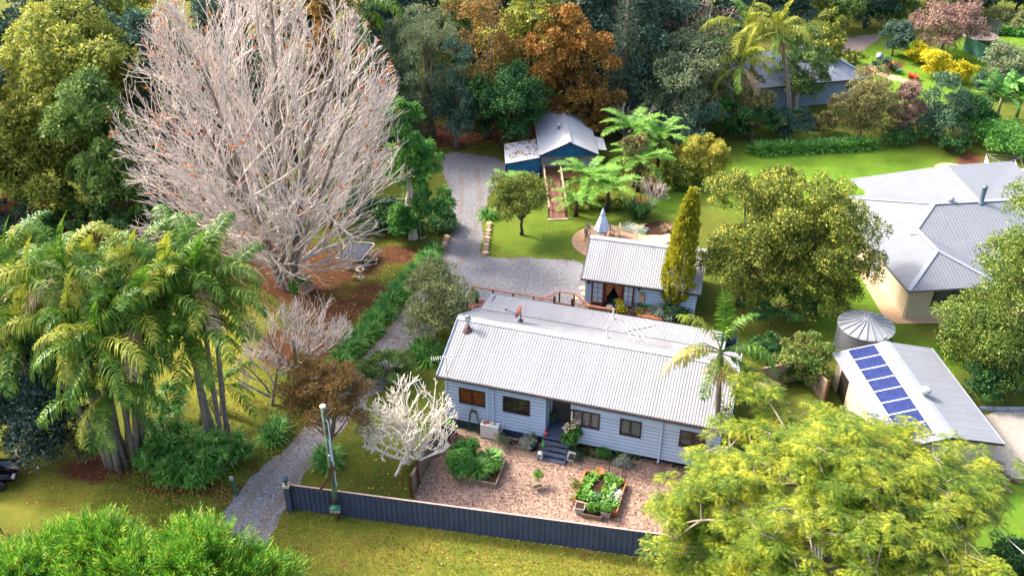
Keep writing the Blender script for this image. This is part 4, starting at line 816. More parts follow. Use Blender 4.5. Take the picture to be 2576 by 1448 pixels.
MB().lathe([(0.2, 0), (0.22, 0.05), (0.17, 0.05), (0.15, 0.0)], (0.55, -1.3, hz + 0.13), 14).obj("inlet_strainer", M_WHITE, ldo)
# shed hidden under the feathery tree
sh2 = thing("old_garden_shed", "dark timber shed with grey corrugated roof under the feathery tree", "shed", P(1960, 1455), R_(-12))
c = MB(); corr(c, (-1.6, -1.4, 2.0), (1.6, -1.4, 2.0), (1.6, 1.4, 2.5), (-1.6, 1.4, 2.5), 0.16, 0.018); c.obj("roof", solid("old_tin", lin(140, 138, 140, 0.7), 0.6, 0.2, 2), sh2); c = MB(); c.span((-1.4, -1.2, 0), (1.4, 1.2, 1.98)); c.obj("wall", M_WBD, sh2)
# ---------------------------------------------------------------- fences and small objects
def Z(ox, oy, s): return lambda x, y: ((ox + x / s) / 1.59, (oy + y / s) / 1.59)
Z3 = Z(2048, 1536, 1.8906); Z2 = Z(1024, 1536, 1.8906); Z5 = Z(1740, 1350, 2.633); Z6 = Z(2240, 1500, 2.413); Z4 = Z(3072, 0, 1.886); Z8 = Z(3072, 768, 1.886); Z7 = Z(2240, 1050, 4.293); ZE = Z(2420, 1180, 3.64); ZC = Z(1024, 768, 1.886); ZU = Z(2260, 840, 5.855); ZS = Z(1980, 560, 4.259); ZR = Z(1320, 940, 4.09); ZB = Z(3072, 1536, 1.8906)
def seg(a, b): a = np.asarray(a)[:2]; b = np.asarray(b)[:2]; d = b - a; return math.atan2(d[1], d[0]), np.linalg.norm(d)
M_NAVY = solid("fence_navy", lin(62, 70, 96, 1.0), 0.5, 0.12, 1.2)
M_RAILP = solid("fence_rail_pink", lin(206, 170, 160, 0.8), 0.5, 0.08)
def ribfence(name, label, a, b, h, mat, pitch=0.27, dep=0.045, capmat=None, cat="fence"):
    yaw, L = seg(a, b); t = thing(name, label, cat, (a[0], a[1], 0), yaw); n = int(L / pitch); pr = []
    for i in range(n): x = i * pitch; pr += [(x, 0), (x + pitch * 0.42, 0), (x + pitch * 0.52, -dep), (x + pitch * 0.9, -dep)]
    pr.append((n * pitch, 0)); pr = arr(pr); m = MB(); k = len(pr)
    V = np.concatenate([np.c_[pr, np.full(k, 0.02)], np.c_[pr, np.full(k, h)]]); i = np.arange(k - 1)[:, None]; m.add(V, np.concatenate([i, i + 1, i + 1 + k, i + k], 1)); m.obj("fence_sheet", mat, t)
    c = MB(); c.span((-0.02, -dep - 0.012, h), (L, 0.02, h + 0.035)); c.obj("top_rail", capmat or mat, t)
    for x in np.arange(0.03, L, 2.4): q = MB(); q.span((x, 0.012, 0), (x + 0.07, 0.08, h - 0.002)); q.obj("post", M_TIMP if capmat else mat, t)
    return t
ribfence("metal_fence", "long dark navy ribbed metal fence along the front verge", FL, FR_, 1.76, M_NAVY, capmat=M_RAILP)
M_GFEN = solid("fence_green", lin(96, 156, 138, 0.8), 0.5, 0.06)
ribfence("metal_fence", "pale green metal fence running below the round trampoline", P(2421, 127), P(2479, 157), 1.7, M_GFEN)
ribfence("metal_fence", "pale green metal fence continuing behind the banana plants", P(2479, 157), P(2600, 222), 1.7, M_GFEN)
def paling(label, a, b, h, post_at=(0, 1)):
    yaw, L = seg(a, b); t = thing("paling_fence", label, "fence", (a[0], a[1], 0), yaw); m = MB(); r = np.random.default_rng(int(L * 100))
    for x in np.arange(0.0, L - 0.1, 0.112): m.box((x + 0.05, 0, h / 2 + r.normal() * 0.008), (0.1, 0.02, h), rx=r.normal() * 0.008)
    m.obj("palings", M_TIMW, t); c = MB(); c.span((0, 0.012, h * 0.8), (L, 0.06, h * 0.8 + 0.07)); c.span((0, 0.012, 0.3), (L, 0.06, 0.37)); c.span((-0.02, -0.07, h + 0.01), (L + 0.02, 0.07, h + 0.045)); c.obj("rails", M_TIMW, t)
    for f in post_at: q = MB(); q.span((f * L - 0.06, -0.06, 0), (f * L + 0.06, 0.085, h + 0.18)); q.obj("post", M_TIMD, t)
    return t
pa = P(1036, 1248); pm = P(1050, 1222); pb = P(1113, 1102)
paling("weathered timber paling fence from the front fence to its gate post", pa, pm, 1.35); paling("weathered timber paling fence between the bare frangipani and the mulch yard", pm + (pb - pm) * 0.05, pb, 1.5)
paling("brown timber paling fence behind the lone front palm", P(1868, 985), P(2012, 955), 1.5); paling("brown timber paling fence beside the garage and the flowering shrub", P(2018, 953), P(2072, 1012), 1.5)
# power pole with conduit
pl = thing("power_pole", "tall greenish timber power pole with grey conduits and white cap", "power pole", P(851, 1303))
tp_ = PY(812, 1022, P(851, 1303)[1]) - P(851, 1303)
m, n, b, _ = newmat("pole_green_timber"); f = ramp(n, noise(n, 1.1, 5, 0.7), 0.42, 0.6); n.links.new(mix(n, f, lin(84, 72, 58, 0.75), lin(110, 150, 120, 0.75)), b.inputs["Base Color"]); b.inputs["Roughness"].default_value = 0.85
q = MB(); q.tube([(0, 0, 0), tp_ * 0.5, tp_], [0.13, 0.12, 0.11], 12); q.obj("shaft", m, pl, True); MB().lathe([(0.14, 0), (0.15, 0.06), (0.13, 0.1), (0.02, 0.12)], tp_ - [0, 0, 0.03], 12).obj("cap", M_WHITE, pl)
for dx, a, e in ((0.16, 0.32, 0.88), (0.1, 0.55, 0.72)):
    q = MB(); q.tube([tp_ * a + [dx, -0.1, 0], tp_ * e + [dx, -0.09, 0], tp_ * (e + 0.01) + [dx - 0.08, -0.06, 0.06]], 0.035, 6); q.obj("conduit", solid("conduit_grey", lin(200, 214, 226, 0.85), 0.5), pl)
q = MB(); q.box(tp_ * 0.6 + [0.03, -0.14, 0], (0.1, 0.06, 0.1)); q.obj("bracket", M_WHITE, pl)
b0 = P(851, 1303) + tp_ * 0.38
pk = thing("brown_plank", "long brown plank nailed diagonally across the power pole", "plank", b0); m1 = PY(806, 1232, b0[1] - 0.22) - b0; m2 = PY(846, 1170, b0[1] - 0.22) - b0; MB().bar(m1, m2, 0.05, 0.13).obj("board", M_TIMD, pk)
pk = thing("brown_plank", "short brown plank fixed upright beside the power pole", "plank", b0); m1 = PY(822, 1208, b0[1] - 0.16) - b0; m2 = PY(832, 1168, b0[1] - 0.16) - b0; MB().bar(m1, m2, 0.05, 0.12).obj("board", M_TIMD, pk)
mbx = thing("mailbox", "green and cream barrel mailbox mounted at the foot of the power pole", "mailbox", P(851, 1306) + tp_ * 0.085 + [0, -0.3, 0.35])
q = MB(); a = np.linspace(0, math.pi, 9); pr = np.stack([0.2 * np.cos(a), 0.14 * np.sin(a)], 1)
V = np.concatenate([np.c_[pr[:, 0] * 0 - 0.25, pr[:, 0], pr[:, 1] + 0.14], np.c_[pr[:, 0] * 0 + 0.25, pr[:, 0], pr[:, 1] + 0.14]]); i = np.arange(8)[:, None]; q.add(V, np.concatenate([i, i + 9, i + 10, i + 1], 1)); q.FN += [list(range(9)), list(range(17, 8, -1))]; q.obj("hood", M_GREENP, mbx, True)
q = MB(); q.span((-0.24, -0.19, 0), (0.24, 0.19, 0.14)); bx = q.obj("body", solid("mailbox_cream", lin(214, 206, 170, 0.8), 0.6), mbx); q = MB(); q.span((-0.2, -0.2, 0.06), (0.2, -0.191, 0.09)); q.obj("slot", M_BLK, bx); q = MB(); q.span((-0.05, 0.1, -0.9), (0.05, 0.2, 0.0)); q.obj("stand", M_TIMD, mbx)
ln = thing("garden_lantern", "dark metal lantern on a cream block at the driveway end of the navy fence", "lantern", P(731, 1284)); q = MB(); q.span((-0.14, -0.14, 0), (0.14, 0.14, 1.74)); q.obj("pillar", M_NAVY, ln); MB().span((-0.18, -0.18, 1.74), (0.18, 0.18, 1.86)).obj("plinth", M_CREAM, ln); MB().lathe([(0.1, 1.86), (0.05, 1.92), (0.05, 2.02), (0.13, 2.06), (0.15, 2.26), (0.18, 2.28), (0.03, 2.42)], (0, 0, 0), 6).obj("lamp", solid("lantern_blue_grey", lin(84, 104, 116, 0.8), 0.4, 0.1, 3, 0.5), ln)
# planters
def bed(name, label, c4, h, mat, soilz, th=0.07):
    w = [np.array(P(*q, h)) for q in c4]; c = sum(w) / 4; t = thing(name, label, "raised bed", (c[0], c[1], 0))
    for i in range(4): a, b = w[i] - c, w[(i + 1) % 4] - c; a = np.array([a[0], a[1], h / 2]); b = np.array([b[0], b[1], h / 2]); d = nz(b - a) * th * 0.5; MB().bar(a - d * (1 if i % 2 else -1), b + d * (1 if i % 2 else -1), th, h - 0.004 * i).obj("side_board", mat, t)
    m = MB(); m.poly([(q[0] - c[0], q[1] - c[1], soilz) for q in w]); o = m.obj("soil", M_SOIL, t)
    if o.data.polygons[0].normal.z < 0: o.data.flip_normals()
    return t, w
VB, vw = bed("raised_vegetable_bed", "new orange timber vegetable bed planted with leafy greens", [Z3(560, 645), Z3(470, 870), Z3(790, 965), Z3(860, 740)], 0.38, M_ORT, 0.28)
LB, lw_ = bed("raised_garden_bed", "weathered grey timber garden bed holding a spiky grass clump", [(1150, 1135), Z2(1530, 690), Z2(1812, 752), Z2(1885, 560)], 0.34, M_TIMW, 0.26)
vr = np.random.default_rng(31)
def vegs(name, label, loc, mat, n=80, L=0.35, w=0.12, el=(0.5, 1.4), spread=0.12, cat="plant", group=None, bend=(0.6, 1.6)):
    o = strap_mesh(name, mat, int(vr.integers(1e6)), n, L, w, spread, el, bend).obj(name, mat); put(o, loc, vr.random() * 6); return tag(o, label, cat, group)
def bush(name, label, loc, R, mat, n=500, size=0.09, seed=None, cat="shrub", group=None, asp=0.5):
    r = np.random.default_rng(seed if seed is not None else int(vr.integers(1e6))); R = arr(R)
    c, rr_ = clumps(r, R * 0.72, 26, R.min() * 0.36, -0.2, 0.6); c[:, 2] = np.maximum(c[:, 2] + R[2] * 0.45, 0.03)
    o = MB().add(*leafcloud(r, c, rr_, n, size, asp)).obj(name, mat); put(o, loc); return tag(o, label, cat, group)
bd = lambda px, py, z=0.27: P(px, py, z)
VEG = [((1492, 1200), M_VEG, "lettuce_plant"), ((1512, 1194), M_VEG, "lettuce_plant"), ((1478, 1216), M_VEG, "spinach_plant"), ((1470, 1232), M_VEG, "spinach_plant"), ((1462, 1246), M_VEG, "spinach_plant"), ((1480, 1250), M_STRAP, "kale_plant"), ((1500, 1254), M_STRD, "kale_plant"), ((1514, 1262), M_STRD, "kale_plant"), ((1532, 1230), M_VEG, "lettuce_plant"), ((1526, 1248), M_VEG, "lettuce_plant"), ((1548, 1240), M_SIL, "silver_beet_plant"), ((1544, 1256), M_SIL, "silver_beet_plant"), ((1540, 1270), M_VEG, "spinach_plant"), ((1552, 1212), M_VEG, "lettuce_plant"), ((1536, 1206), M_STRAP, "kale_plant")]
for k, ((px, py), mt, nm) in enumerate(VEG): vegs(nm, "%s of the leafy green vegetables counted from the saucer end of the orange bed" % ORD[k], bd(px, py), mt, 60, 0.34, 0.15, (0.35, 1.3), 0.16, "vegetable", "vegetables in the orange timber bed")
sa = thing("terracotta_saucer", "round terracotta bird saucer on the back edge of the orange vegetable bed", "saucer", P(*Z3(662, 662), 0.4)); MB().lathe([(0.05, -0.02), (0.24, 0.0), (0.31, 0.09), (0.28, 0.1), (0.22, 0.03), (0.01, 0.03)], (0, 0, 0), 20).obj("dish", M_TERR, sa, True)
for k, (x, y, h) in enumerate(((732, 672, 0.9), (828, 775, 1.3), (852, 735, 1.25))):
    o = MB().tube([(0, 0, 0), (0.02, 0, h)], 0.02, 5).obj("garden_stake", M_BRN); put(o, P(*Z3(x, y), 0.2)); tag(o, ["dark garden stake beside the terracotta saucer", "dark garden stake at the middle of the orange bed edge", "dark garden stake at the far corner of the orange bed"][k], "stake", "stakes in the orange vegetable bed")
def taper(name, label, loc, w0, w1, h, mat, yaw, plant=None, lx=1.0):
    t = thing(name, label, "planter", loc, yaw); m = MB(); a, b = w0 / 2, w1 / 2
    V = [(-a * lx, -a, 0), (a * lx, -a, 0), (a * lx, a, 0), (-a * lx, a, 0), (-b * lx, -b, h), (b * lx, -b, h), (b * lx, b, h), (-b * lx, b, h), (-b * lx * .86, -b * .86, h), (b * lx * .86, -b * .86, h), (b * lx * .86, b * .86, h), (-b * lx * .86, b * .86, h)]
    m.add(V, [[0, 1, 5, 4], [1, 2, 6, 5], [2, 3, 7, 6], [3, 0, 4, 7], [4, 5, 9, 8], [5, 6, 10, 9], [6, 7, 11, 10], [7, 4, 8, 11]]); m.obj("container", mat, t)
    MB().span((-b * lx * .84, -b * .84, h - 0.08), (b * lx * .84, b * .84, h - 0.03)).obj("soil", M_SOIL, t); return t
FY = seg(FL, FR_)[0]
taper("metal_planter", "square grey metal planter of bare soil at the corner of the orange bed", P(*Z3(512, 968)), 0.36, 0.52, 0.5, M_GALV, FY - 0.06); taper("metal_planter", "square grey metal planter overflowing with green leaves", P(*Z3(710, 1000)), 0.36, 0.5, 0.5, M_GALV, FY - 0.06)
taper("timber_trough", "low pale timber trough of leafy greens in front of the orange bed", P(*Z3(605, 1000)), 0.4, 0.44, 0.3, M_TIMW, FY - 0.06, lx=2.4)
bush("leafy_greens", "bright leafy greens filling the low timber trough", P(*Z3(620, 950), 0.3), (0.7, 0.3, 0.35), M_VEG, 800, 0.12); bush("leafy_greens", "bright leafy greens spilling over the grey metal planter", P(*Z3(716, 955), 0.48), (0.36, 0.32, 0.3), M_VEG, 500, 0.1)
bush("lemon_seedling", "yellow green potted shrub beside the far side board of the orange bed", P(*Z3(475, 805)), (0.34, 0.34, 0.6), M_TIP, 420, 0.1)
sg = bush("potted_seedling", "small yellow flowered seedling beside the grey metal planter", P(*Z3(455, 895)), (0.2, 0.2, 0.4), M_TIP, 160, 0.08)
# lone planter stand in the mulch
ps = thing("plant_stand", "small timber stand with a bushy green plant alone on the mulch", "plant stand", P(*Z3(182, 790)), 0.3); q = MB(); q.span((-0.22, -0.22, 0.3), (0.22, 0.22, 0.5)); q.obj("box", M_TIMW, ps)
for s, t in ((-1, -1), (1, -1), (-1, 1), (1, 1)): MB().bar((s * 0.3, t * 0.3, 0), (s * 0.16, t * 0.16, 0.42), 0.04, 0.04).obj("leg", M_TIMW, ps)
bush("bushy_plant", "bushy green plant growing in the small timber stand", P(*Z3(190, 770)) + [0.0, 0.12, 0.48], (0.32, 0.32, 0.34), M_VEG, 420, 0.1)
# box planter at right
pbx = taper("wooden_planter", "brown wooden box planter with upright sword leaves near the feathery tree", P(*Z3(1312, 815)), 0.6, 0.62, 0.34, solid("planter_brown", lin(150, 96, 72, 0.75), 0.7, 0.15, 4), FY, lx=0.8)
vegs("sword_plant", "upright lime green sword leaved plant in the brown wooden box", P(*Z3(1322, 790), 0.3), M_TIP, 26, 0.8, 0.1, (1.1, 1.55), 0.12, bend=(0.1, 0.4)); o = MB().span((-0.06, -0.02, 0), (0.06, 0.02, 1.0)).obj("timber_post", M_TIMP); put(o, P(*Z3(1375, 770)), FY); tag(o, "short pale timber post beside the brown planter box", "post")
bush("ground_cover", "low round green herb on the bare mulch near the feathery tree", P(*Z3(1215, 945)), (0.5, 0.42, 0.3), M_BRI, 700, 0.09)
# plants in the left bed and along the house
bush("leafy_shrub", "tall leafy green shrub spilling out of the weathered garden bed", P(1158, 1190), (0.75, 1.3, 1.25), M_BRI, 4200, 0.13); bush("leafy_shrub", "leafy green shrub at the house end of the weathered bed", P(1172, 1150), (0.9, 0.7, 1.1), M_BRI, 2600, 0.13)
vegs("grass_clump", "fountain of fine pale green blades in the weathered bed", P(1204, 1186, 0.25), M_STRAP, 330, 1.0, 0.035, (0.5, 1.5), 0.2, bend=(1.2, 2.3))
vegs("strap_clump", "dark strappy clump behind the fountain grass", P(1232, 1154, 0.25), M_STRAP, 110, 0.75, 0.08, (0.4, 1.2), 0.3); bush("herb_bush", "yellow green herb bush at the corner of the weathered bed", P(1246, 1186, 0.25), (0.4, 0.4, 0.55), M_VEG, 600, 0.09); vegs("lily_plant", "yellowing broad leaved plant at the front board of the weathered bed", P(1180, 1200, 0.25), M_GLD, 16, 0.6, 0.14, (0.6, 1.4), 0.1)
bush("lavender_bush", "grey green rosemary bush beside the white air conditioner", P(*Z5(690, 1150)), (0.5, 0.45, 0.75), M_GRY, 1100, 0.1, asp=0.25); bush("lavender_bush", "pale grey green lavender bush beside the black pot at the steps", P(*Z5(970, 1170)), (0.5, 0.5, 0.7), M_SIL, 1100, 0.1, asp=0.25); bush("lavender_bush", "small lavender bush against the navy slats", P(*Z5(1050, 1090)), (0.4, 0.3, 0.6), M_GRY, 700, 0.1, asp=0.25)
bush("herb_bush", "leafy green bush around the pale house footing", P(*Z3(690, 560)), (0.5, 0.4, 0.65), M_BRI, 800, 0.11); bush("herb_bush", "bright green parsley bush under the leadlight window", P(*Z3(880, 540)), (0.9, 0.5, 0.6), M_VEG, 2000, 0.09); bush("silver_bush", "silvery artemisia bush in front of the bright green parsley", P(*Z3(840, 615)), (0.6, 0.42, 0.55), M_SIL, 1300, 0.09); bush("dark_bush", "small dark green rounded bush beside the framed picture", P(*Z3(500, 575)), (0.36, 0.34, 0.45), M_CON, 700, 0.08, asp=0.25)
for k, (x, y) in enumerate(((560, 535), (595, 545), (575, 515))): vegs("iris_plant", ["thin upright iris leaves nearest the steps", "thin upright iris leaves beside the timber edging", "thin upright iris leaves under the terracotta pot"][k], P(*Z3(x, y)), M_TIP, 12, 0.45, 0.04, (1.0, 1.5), 0.06, bend=(0.2, 0.7))
# frangipani shrub by the steps
fs = leafy("flowering_shrub", "broad leaved shrub with pink and cream flowers beside the front steps", "shrub", P(*Z3(470, 520)), 1.9, (0.55, 0.55, 0.8), M_BRI, 360, 0.34, 77, nc=16, asp=0.3, th=0.9, r0=0.05, nl=8)
q = MB(); q.add(*leafcloud(np.random.default_rng(3), arr([(-0.35, -0.2, 2.0), (-0.5, 0, 1.85), (0, 0, 2.15)]), arr([0.25, 0.2, 0.25]), 90, 0.14, 0.8)); q.obj("flowers", leafmat("petal_cream_pink", lin(236, 214, 170, .8), lin(246, 226, 200, .8), lin(236, 190, 200, .8), 0.3), fs)
vegs("strap_clump", "dark green strappy clump at the foot of the flowering shrub", P(*Z3(480, 530)), M_STRD, 60, 0.6, 0.08, (0.4, 1.2), 0.2); vegs("strap_clump", "small strappy clump beside the lowest front step", P(*Z3(420, 470)), M_STRAP, 40, 0.5, 0.06, (0.4, 1.2), 0.12)
# edging boards
for lab, a, b in (("low grey timber edging along the soil strip by the steps", Z3(540, 568), Z3(790, 615)), ("short grey timber edging in front of the silvery bush", Z3(800, 625), Z3(912, 640)), ("low timber edging of the bed beside the black pot", Z5(770, 1148), Z5(1035, 1185))):
    A, B_ = P(*a), P(*b); yw, L = seg(A, B_); o = MB().span((0, -0.04, 0), (L, 0.04, 0.14)).obj("timber_edging", M_TIMW); put(o, A, yw); tag(o, lab, "edging")
# pots round the steps
def pot(name, label, loc, r, h, mat, plant=None, cat="pot", pr=None):
    t = thing(name, label, cat, loc); MB().lathe([(r * 0.7, 0), (r, h), (r * 1.08, h), (r * 1.08, h * 0.9 + 0.0), (r * 0.9, h * 1.0), (r * 0.86, h * 0.9), (0.01, h * 0.9)], (0, 0, 0), 14).obj("body", mat, t, True)
    if plant:
        R = pr or (r * 1.3, r * 1.3, r * 1.5); rr_ = np.random.default_rng(int(vr.integers(1e6))); c, q = clumps(rr_, arr(R) * 0.7, 12, min(R) * 0.4, -0.1, 0.6); c[:, 2] += h + R[2] * 0.4
        MB().add(*leafcloud(rr_, c, q, 220, 0.11, 0.5)).obj("potted_plant", plant, t)
    return t
pot("black_pot", "large black round pot with pale succulents beside the front steps", P(*Z5(1030, 1165)), 0.3, 0.42, M_BLK, M_SIL, pr=(0.22, 0.22, 0.12)); pot("terracotta_pot", "small terracotta pot on the soil under the leadlight windows", P(*Z3(556, 470)), 0.14, 0.2, M_TERR, M_STRAP, pr=(0.12, 0.12, 0.12))
pp = MH.w(PU0 + 0.2, 0.78, 0.95); pot("blue_pot", "blue grey pot with a small clipped conifer beside the front door", pp, 0.16, 0.3, solid("pot_blue_grey", lin(110, 134, 156, 0.8), 0.4), M_STRD, pr=(0.17, 0.17, 0.36))
gn = lambda k: MH.w(PU0 + 0.05, -0.03 - k * 0.26 - 0.14, 0.78 - k * 0.175)
for k, lab, mt in ((0, "small red garden gnome on the upper front step", solid("gnome_red", lin(206, 40, 56, 0.8), 0.5)), (2, "small green garden gnome on the middle front step", solid("gnome_green", lin(70, 180, 60, 0.8), 0.5))):
    g = thing("garden_gnome", lab, "gnome", gn(k) + MH.u * 0.02, YM); MB().lathe([(0.09, 0), (0.1, 0.12), (0.07, 0.24)], (0, 0, 0), 10).obj("body", mt, g, True); MB().lathe([(0.06, 0.24), (0.065, 0.3), (0.03, 0.36)], (0, 0, 0), 10).obj("face", solid("gnome_face", lin(232, 216, 190, 0.85), 0.6), g, True); MB().lathe([(0.085, 0.33), (0.04, 0.44), (0.005, 0.56)], (0, 0, 0), 10).obj("hat", mt, g, True)
lt = thing("white_lantern", "white candle lantern standing on the lowest front step", "lantern", gn(4) + [0, 0, 0.002], YM); q = MB()
for s, t in ((-1, -1), (1, -1), (-1, 1), (1, 1)): q.box((s * 0.1, t * 0.1, 0.16), (0.03, 0.03, 0.32))
q.box((0, 0, 0.015), (0.24, 0.24, 0.03)); q.box((0, 0, 0.335), (0.26, 0.26, 0.03)); q.lathe([(0.14, 0.35), (0.06, 0.43), (0.05, 0.47), (0.01, 0.49)], (0, 0, 0), 8); q.obj("frame", M_WHITE, lt); MB().lathe([(0.04, 0.03), (0.04, 0.16)], (0, 0, 0), 10).obj("candle", M_CREAM, lt)
pc_ = thing("framed_picture", "white framed picture leaning against the end of the front steps", "picture", P(*Z3(445, 575)), YM + 0.25); q = MB(); q.box((0, 0, 0.3), (0.44, 0.04, 0.56), ry=0.3, rx=-0.4); q.obj("frame", M_WHITE, pc_); q = MB(); q.box((0, -0.028, 0.3), (0.27, 0.02, 0.34), ry=0.3, rx=-0.4); q.obj("print", solid("picture_dark", lin(90, 74, 62, 0.7), 0.4, 0.4, 9), pc_)
# air conditioner, hose, compost tumbler
ac_o = P(*Z5(595, 1060)); ac = thing("air_conditioner", "white outdoor air conditioning unit against the house wall", "air conditioner", ac_o + [-0.05, 0.1, 0], YM); q = MB(); q.span((-0.55, -0.2, 0.08), (0.5, 0.25, 0.98)); q.obj("casing", M_WHITE, ac); q = MB(); q.span((0.3, -0.215, 0.5), (0.44, -0.201, 0.56)); q.obj("badge_plate", M_TERR, ac)
for s in (-0.4, 0.36): MB().span((s - 0.05, -0.2, 0), (s + 0.05, 0.25, 0.08)).obj("foot", M_BLK, ac)
q = MB(); q.tube([(0.5, 0.1, 0.4), (0.62, 0.15, 0.5), (0.68, 0.24, 1.1)], 0.03, 6); q.obj("pipe", M_WHITE, ac)
sh = thing("dried_shells", "dried bark and shell piled on top of the white air conditioner", "shells", ac_o + [-0.3, 0.2, 0.98]); MB().box((0, 0, 0.03), (0.34, 0.2, 0.06), rz=0.3).obj("bark", M_TERR, sh); MB().lathe([(0.05, 0), (0.12, 0.05), (0.1, 0.1), (0.02, 0.12)], (0.42, -0.1, 0), 10).obj("shell", M_CREAM, sh, True)
hu = MH.onv(*Z5(418, 880))[0]; hs = thing("garden_hose", "coiled green hose hanging on the wall of the blue house", "hose", MH.w(hu, -0.1, 0), YM); q = MB()
for k in range(5):
    a = np.linspace(0, 2 * math.pi, 25); w = 0.3 + 0.03 * math.sin(k * 2.1); q.tube(np.stack([w * np.cos(a) * (0.75 + 0.25 * (np.sin(a) < 0)), -0.03 * k + 0 * a, 0.9 + (0.62 + 0.05 * k) * np.sin(a) - 0.1 * k * (np.sin(a) < 0)], 1), 0.018, 5, False)
a = np.linspace(0, 5, 22); q.tube(np.stack([0.42 * np.cos(a), -0.25 + 0.3 * np.sin(a), 0.03 + 0 * a], 1), 0.018, 5); q.obj("coil", M_GREENP, hs, True); q = MB(); q.span((-0.18, -0.06, 1.42), (0.18, 0.09, 1.5)); q.obj("hanger", M_TERR, hs)
ct = thing("compost_tumbler", "black compost tumbler with lime green bars beside the paling fence", "compost bin", P(1130, 1098), R_(60)); q = MB(); q.lathe([(0.05, -0.45), (0.36, -0.45), (0.4, -0.38), (0.4, 0.38), (0.36, 0.45), (0.05, 0.45)], (0, 0, 0.62), 8, (1, 0, 0)); q.obj("drum", M_BLK, ct)
for a in (0.5, 1.6, 2.7): MB().bar((-0.3, -0.415 * math.cos(a), 0.62 + 0.415 * math.sin(a)), (0.3, -0.415 * math.cos(a), 0.62 + 0.415 * math.sin(a)), 0.08, 0.04).obj("grip_bar", solid("lime_plastic", lin(120, 210, 60, 0.85), 0.4) if a < 1 else bpy.data.materials["lime_plastic"], ct)
for s in (-0.36, 0.36): q = MB(); q.bar((s, -0.35, 0), (s, 0.0, 0.6), 0.05, 0.05); q.bar((s, 0.35, 0), (s, 0.0, 0.6), 0.05, 0.05); q.obj("stand", M_BLK, ct)
# garden: trampoline, bench, swing, bird bath
tw_ = [P(*ZR(x, y), 0.9) for x, y in ((320, 105), (740, 135), (500, 420), (70, 375))]; tc_ = sum(tw_) / 4; trp = thing("trampoline", "rectangular trampoline with black mat and pale frame on the lawn", "trampoline", (tc_[0], tc_[1], 0)); w = [q - [tc_[0], tc_[1], 0] for q in tw_]
rp = []
for i in range(4):
    a, b, c = w[i - 1], w[i], w[(i + 1) % 4]
    for t in (0.0, 0.33, 0.66, 1.0): p0 = b + nz(a - b) * 0.3; p1 = b + nz(c - b) * 0.3; rp.append((1 - t) ** 2 * p0 + 2 * t * (1 - t) * b + t * t * p1)
rp.append(rp[0]); rp.append(rp[1]); M_FRM = solid("frame_pale_steel", lin(206, 200, 188, 0.8), 0.45, 0.08, 3, 0.2); MB().tube(rp, 0.045, 6).obj("frame", M_FRM, trp, True)
wc = sum(w) / 4; inn = [wc + (q - wc) * 0.82 for q in w]; m, n, b, _ = newmat("mat_black"); b.inputs["Base Color"].default_value = lin(40, 52, 78, 0.7); b.inputs["Roughness"].default_value = 0.5; MB().poly([q + [0, 0, -0.02] for q in inn][::-1]).obj("mat", m, trp)
q = MB()
for i in range(4):
    for t in np.linspace(0.08, 0.92, 14): a = inn[i] + (inn[(i + 1) % 4] - inn[i]) * t; c = w[i] + (w[(i + 1) % 4] - w[i]) * t; q.bar(a + [0, 0, -0.02], c, 0.03, 0.015)
q.obj("springs", M_BLK, trp)
for i, j in ((0, 1), (2, 3)):
    d = w[j] - w[i]; a, c = w[i] + d * 0.15, w[i] + d * 0.85; g = nz(np.array([wc[0], wc[1], 0]) - np.array([*(a + c)[:2] / 2, 0])) * 0.2
    MB().tube([a, a * [1, 1, 0] + g + [0, 0, 0.03], c * [1, 1, 0] + g + [0, 0, 0.03], c], 0.028, 6).obj("leg_frame", M_FRM, trp)
    MB().tube([(a + c) / 2 + [0, 0, -0.05], c * [1, 1, 0] + g + [0, 0, 0.03]], 0.02, 5).obj("brace", M_FRM, trp)
st_ = thing("timber_step", "low slatted timber step beside the rectangular trampoline", "step", P(*ZR(685, 420)), R_(15)); q = MB()
for k in range(5): q.span((-0.4 + k * 0.165, -0.5, 0.22), (-0.26 + k * 0.165, 0.5, 0.26))
q.obj("slats", M_TIMW, st_); q = MB(); q.span((-0.38, -0.48, 0), (-0.32, 0.48, 0.22)); q.span((0.34, -0.48, 0), (0.4, 0.48, 0.22)); q.obj("sides", M_TIMD, st_)
bb_ = thing("bird_bath", "white stone bird bath with a terracotta bird on its bowl", "bird bath", P(*ZR(502, 712))); q = MB(); q.box((0, 0, 0.03), (0.5, 0.5, 0.06)); q.obj("plinth", M_TIMW, bb_); MB().lathe([(0.16, 0.06), (0.15, 0.12), (0.09, 0.2), (0.1, 0.4), (0.07, 0.62), (0.1, 0.68)], (0, 0, 0), 12).obj("pedestal", solid("stone_cream", lin(226, 212, 184, 0.8), 0.8), bb_, True); MB().lathe([(0.1, 0.66), (0.3, 0.74), (0.33, 0.8), (0.29, 0.8), (0.22, 0.75), (0.01, 0.74)], (0, 0, 0), 18).obj("bowl", bpy.data.materials["stone_cream"], bb_, True); MB().lathe([(0.02, -0.16), (0.09, -0.05), (0.1, 0.06), (0.04, 0.16)], (0.05, 0.02, 0.84), 8, (1, 0.2, 0.3)).obj("bird_ornament", M_TERR, bb_, True)
yb = thing("glazed_planter", "small yellow brown planter beside the white bird bath", "planter", P(*ZR(410, 728))); q = MB(); q.span((-0.17, -0.13, 0), (0.17, 0.13, 0.14)); q.span((-0.13, -0.1, 0.14), (0.13, 0.1, 0.26)); q.obj("body", solid("glaze_ochre", lin(196, 142, 58, 0.8), 0.4), yb); q = MB(); q.add(*leafcloud(np.random.default_rng(2), arr([(0, 0, 0.36)]), arr([0.16]), 40, 0.1)); q.obj("potted_plant", M_SIL, yb)
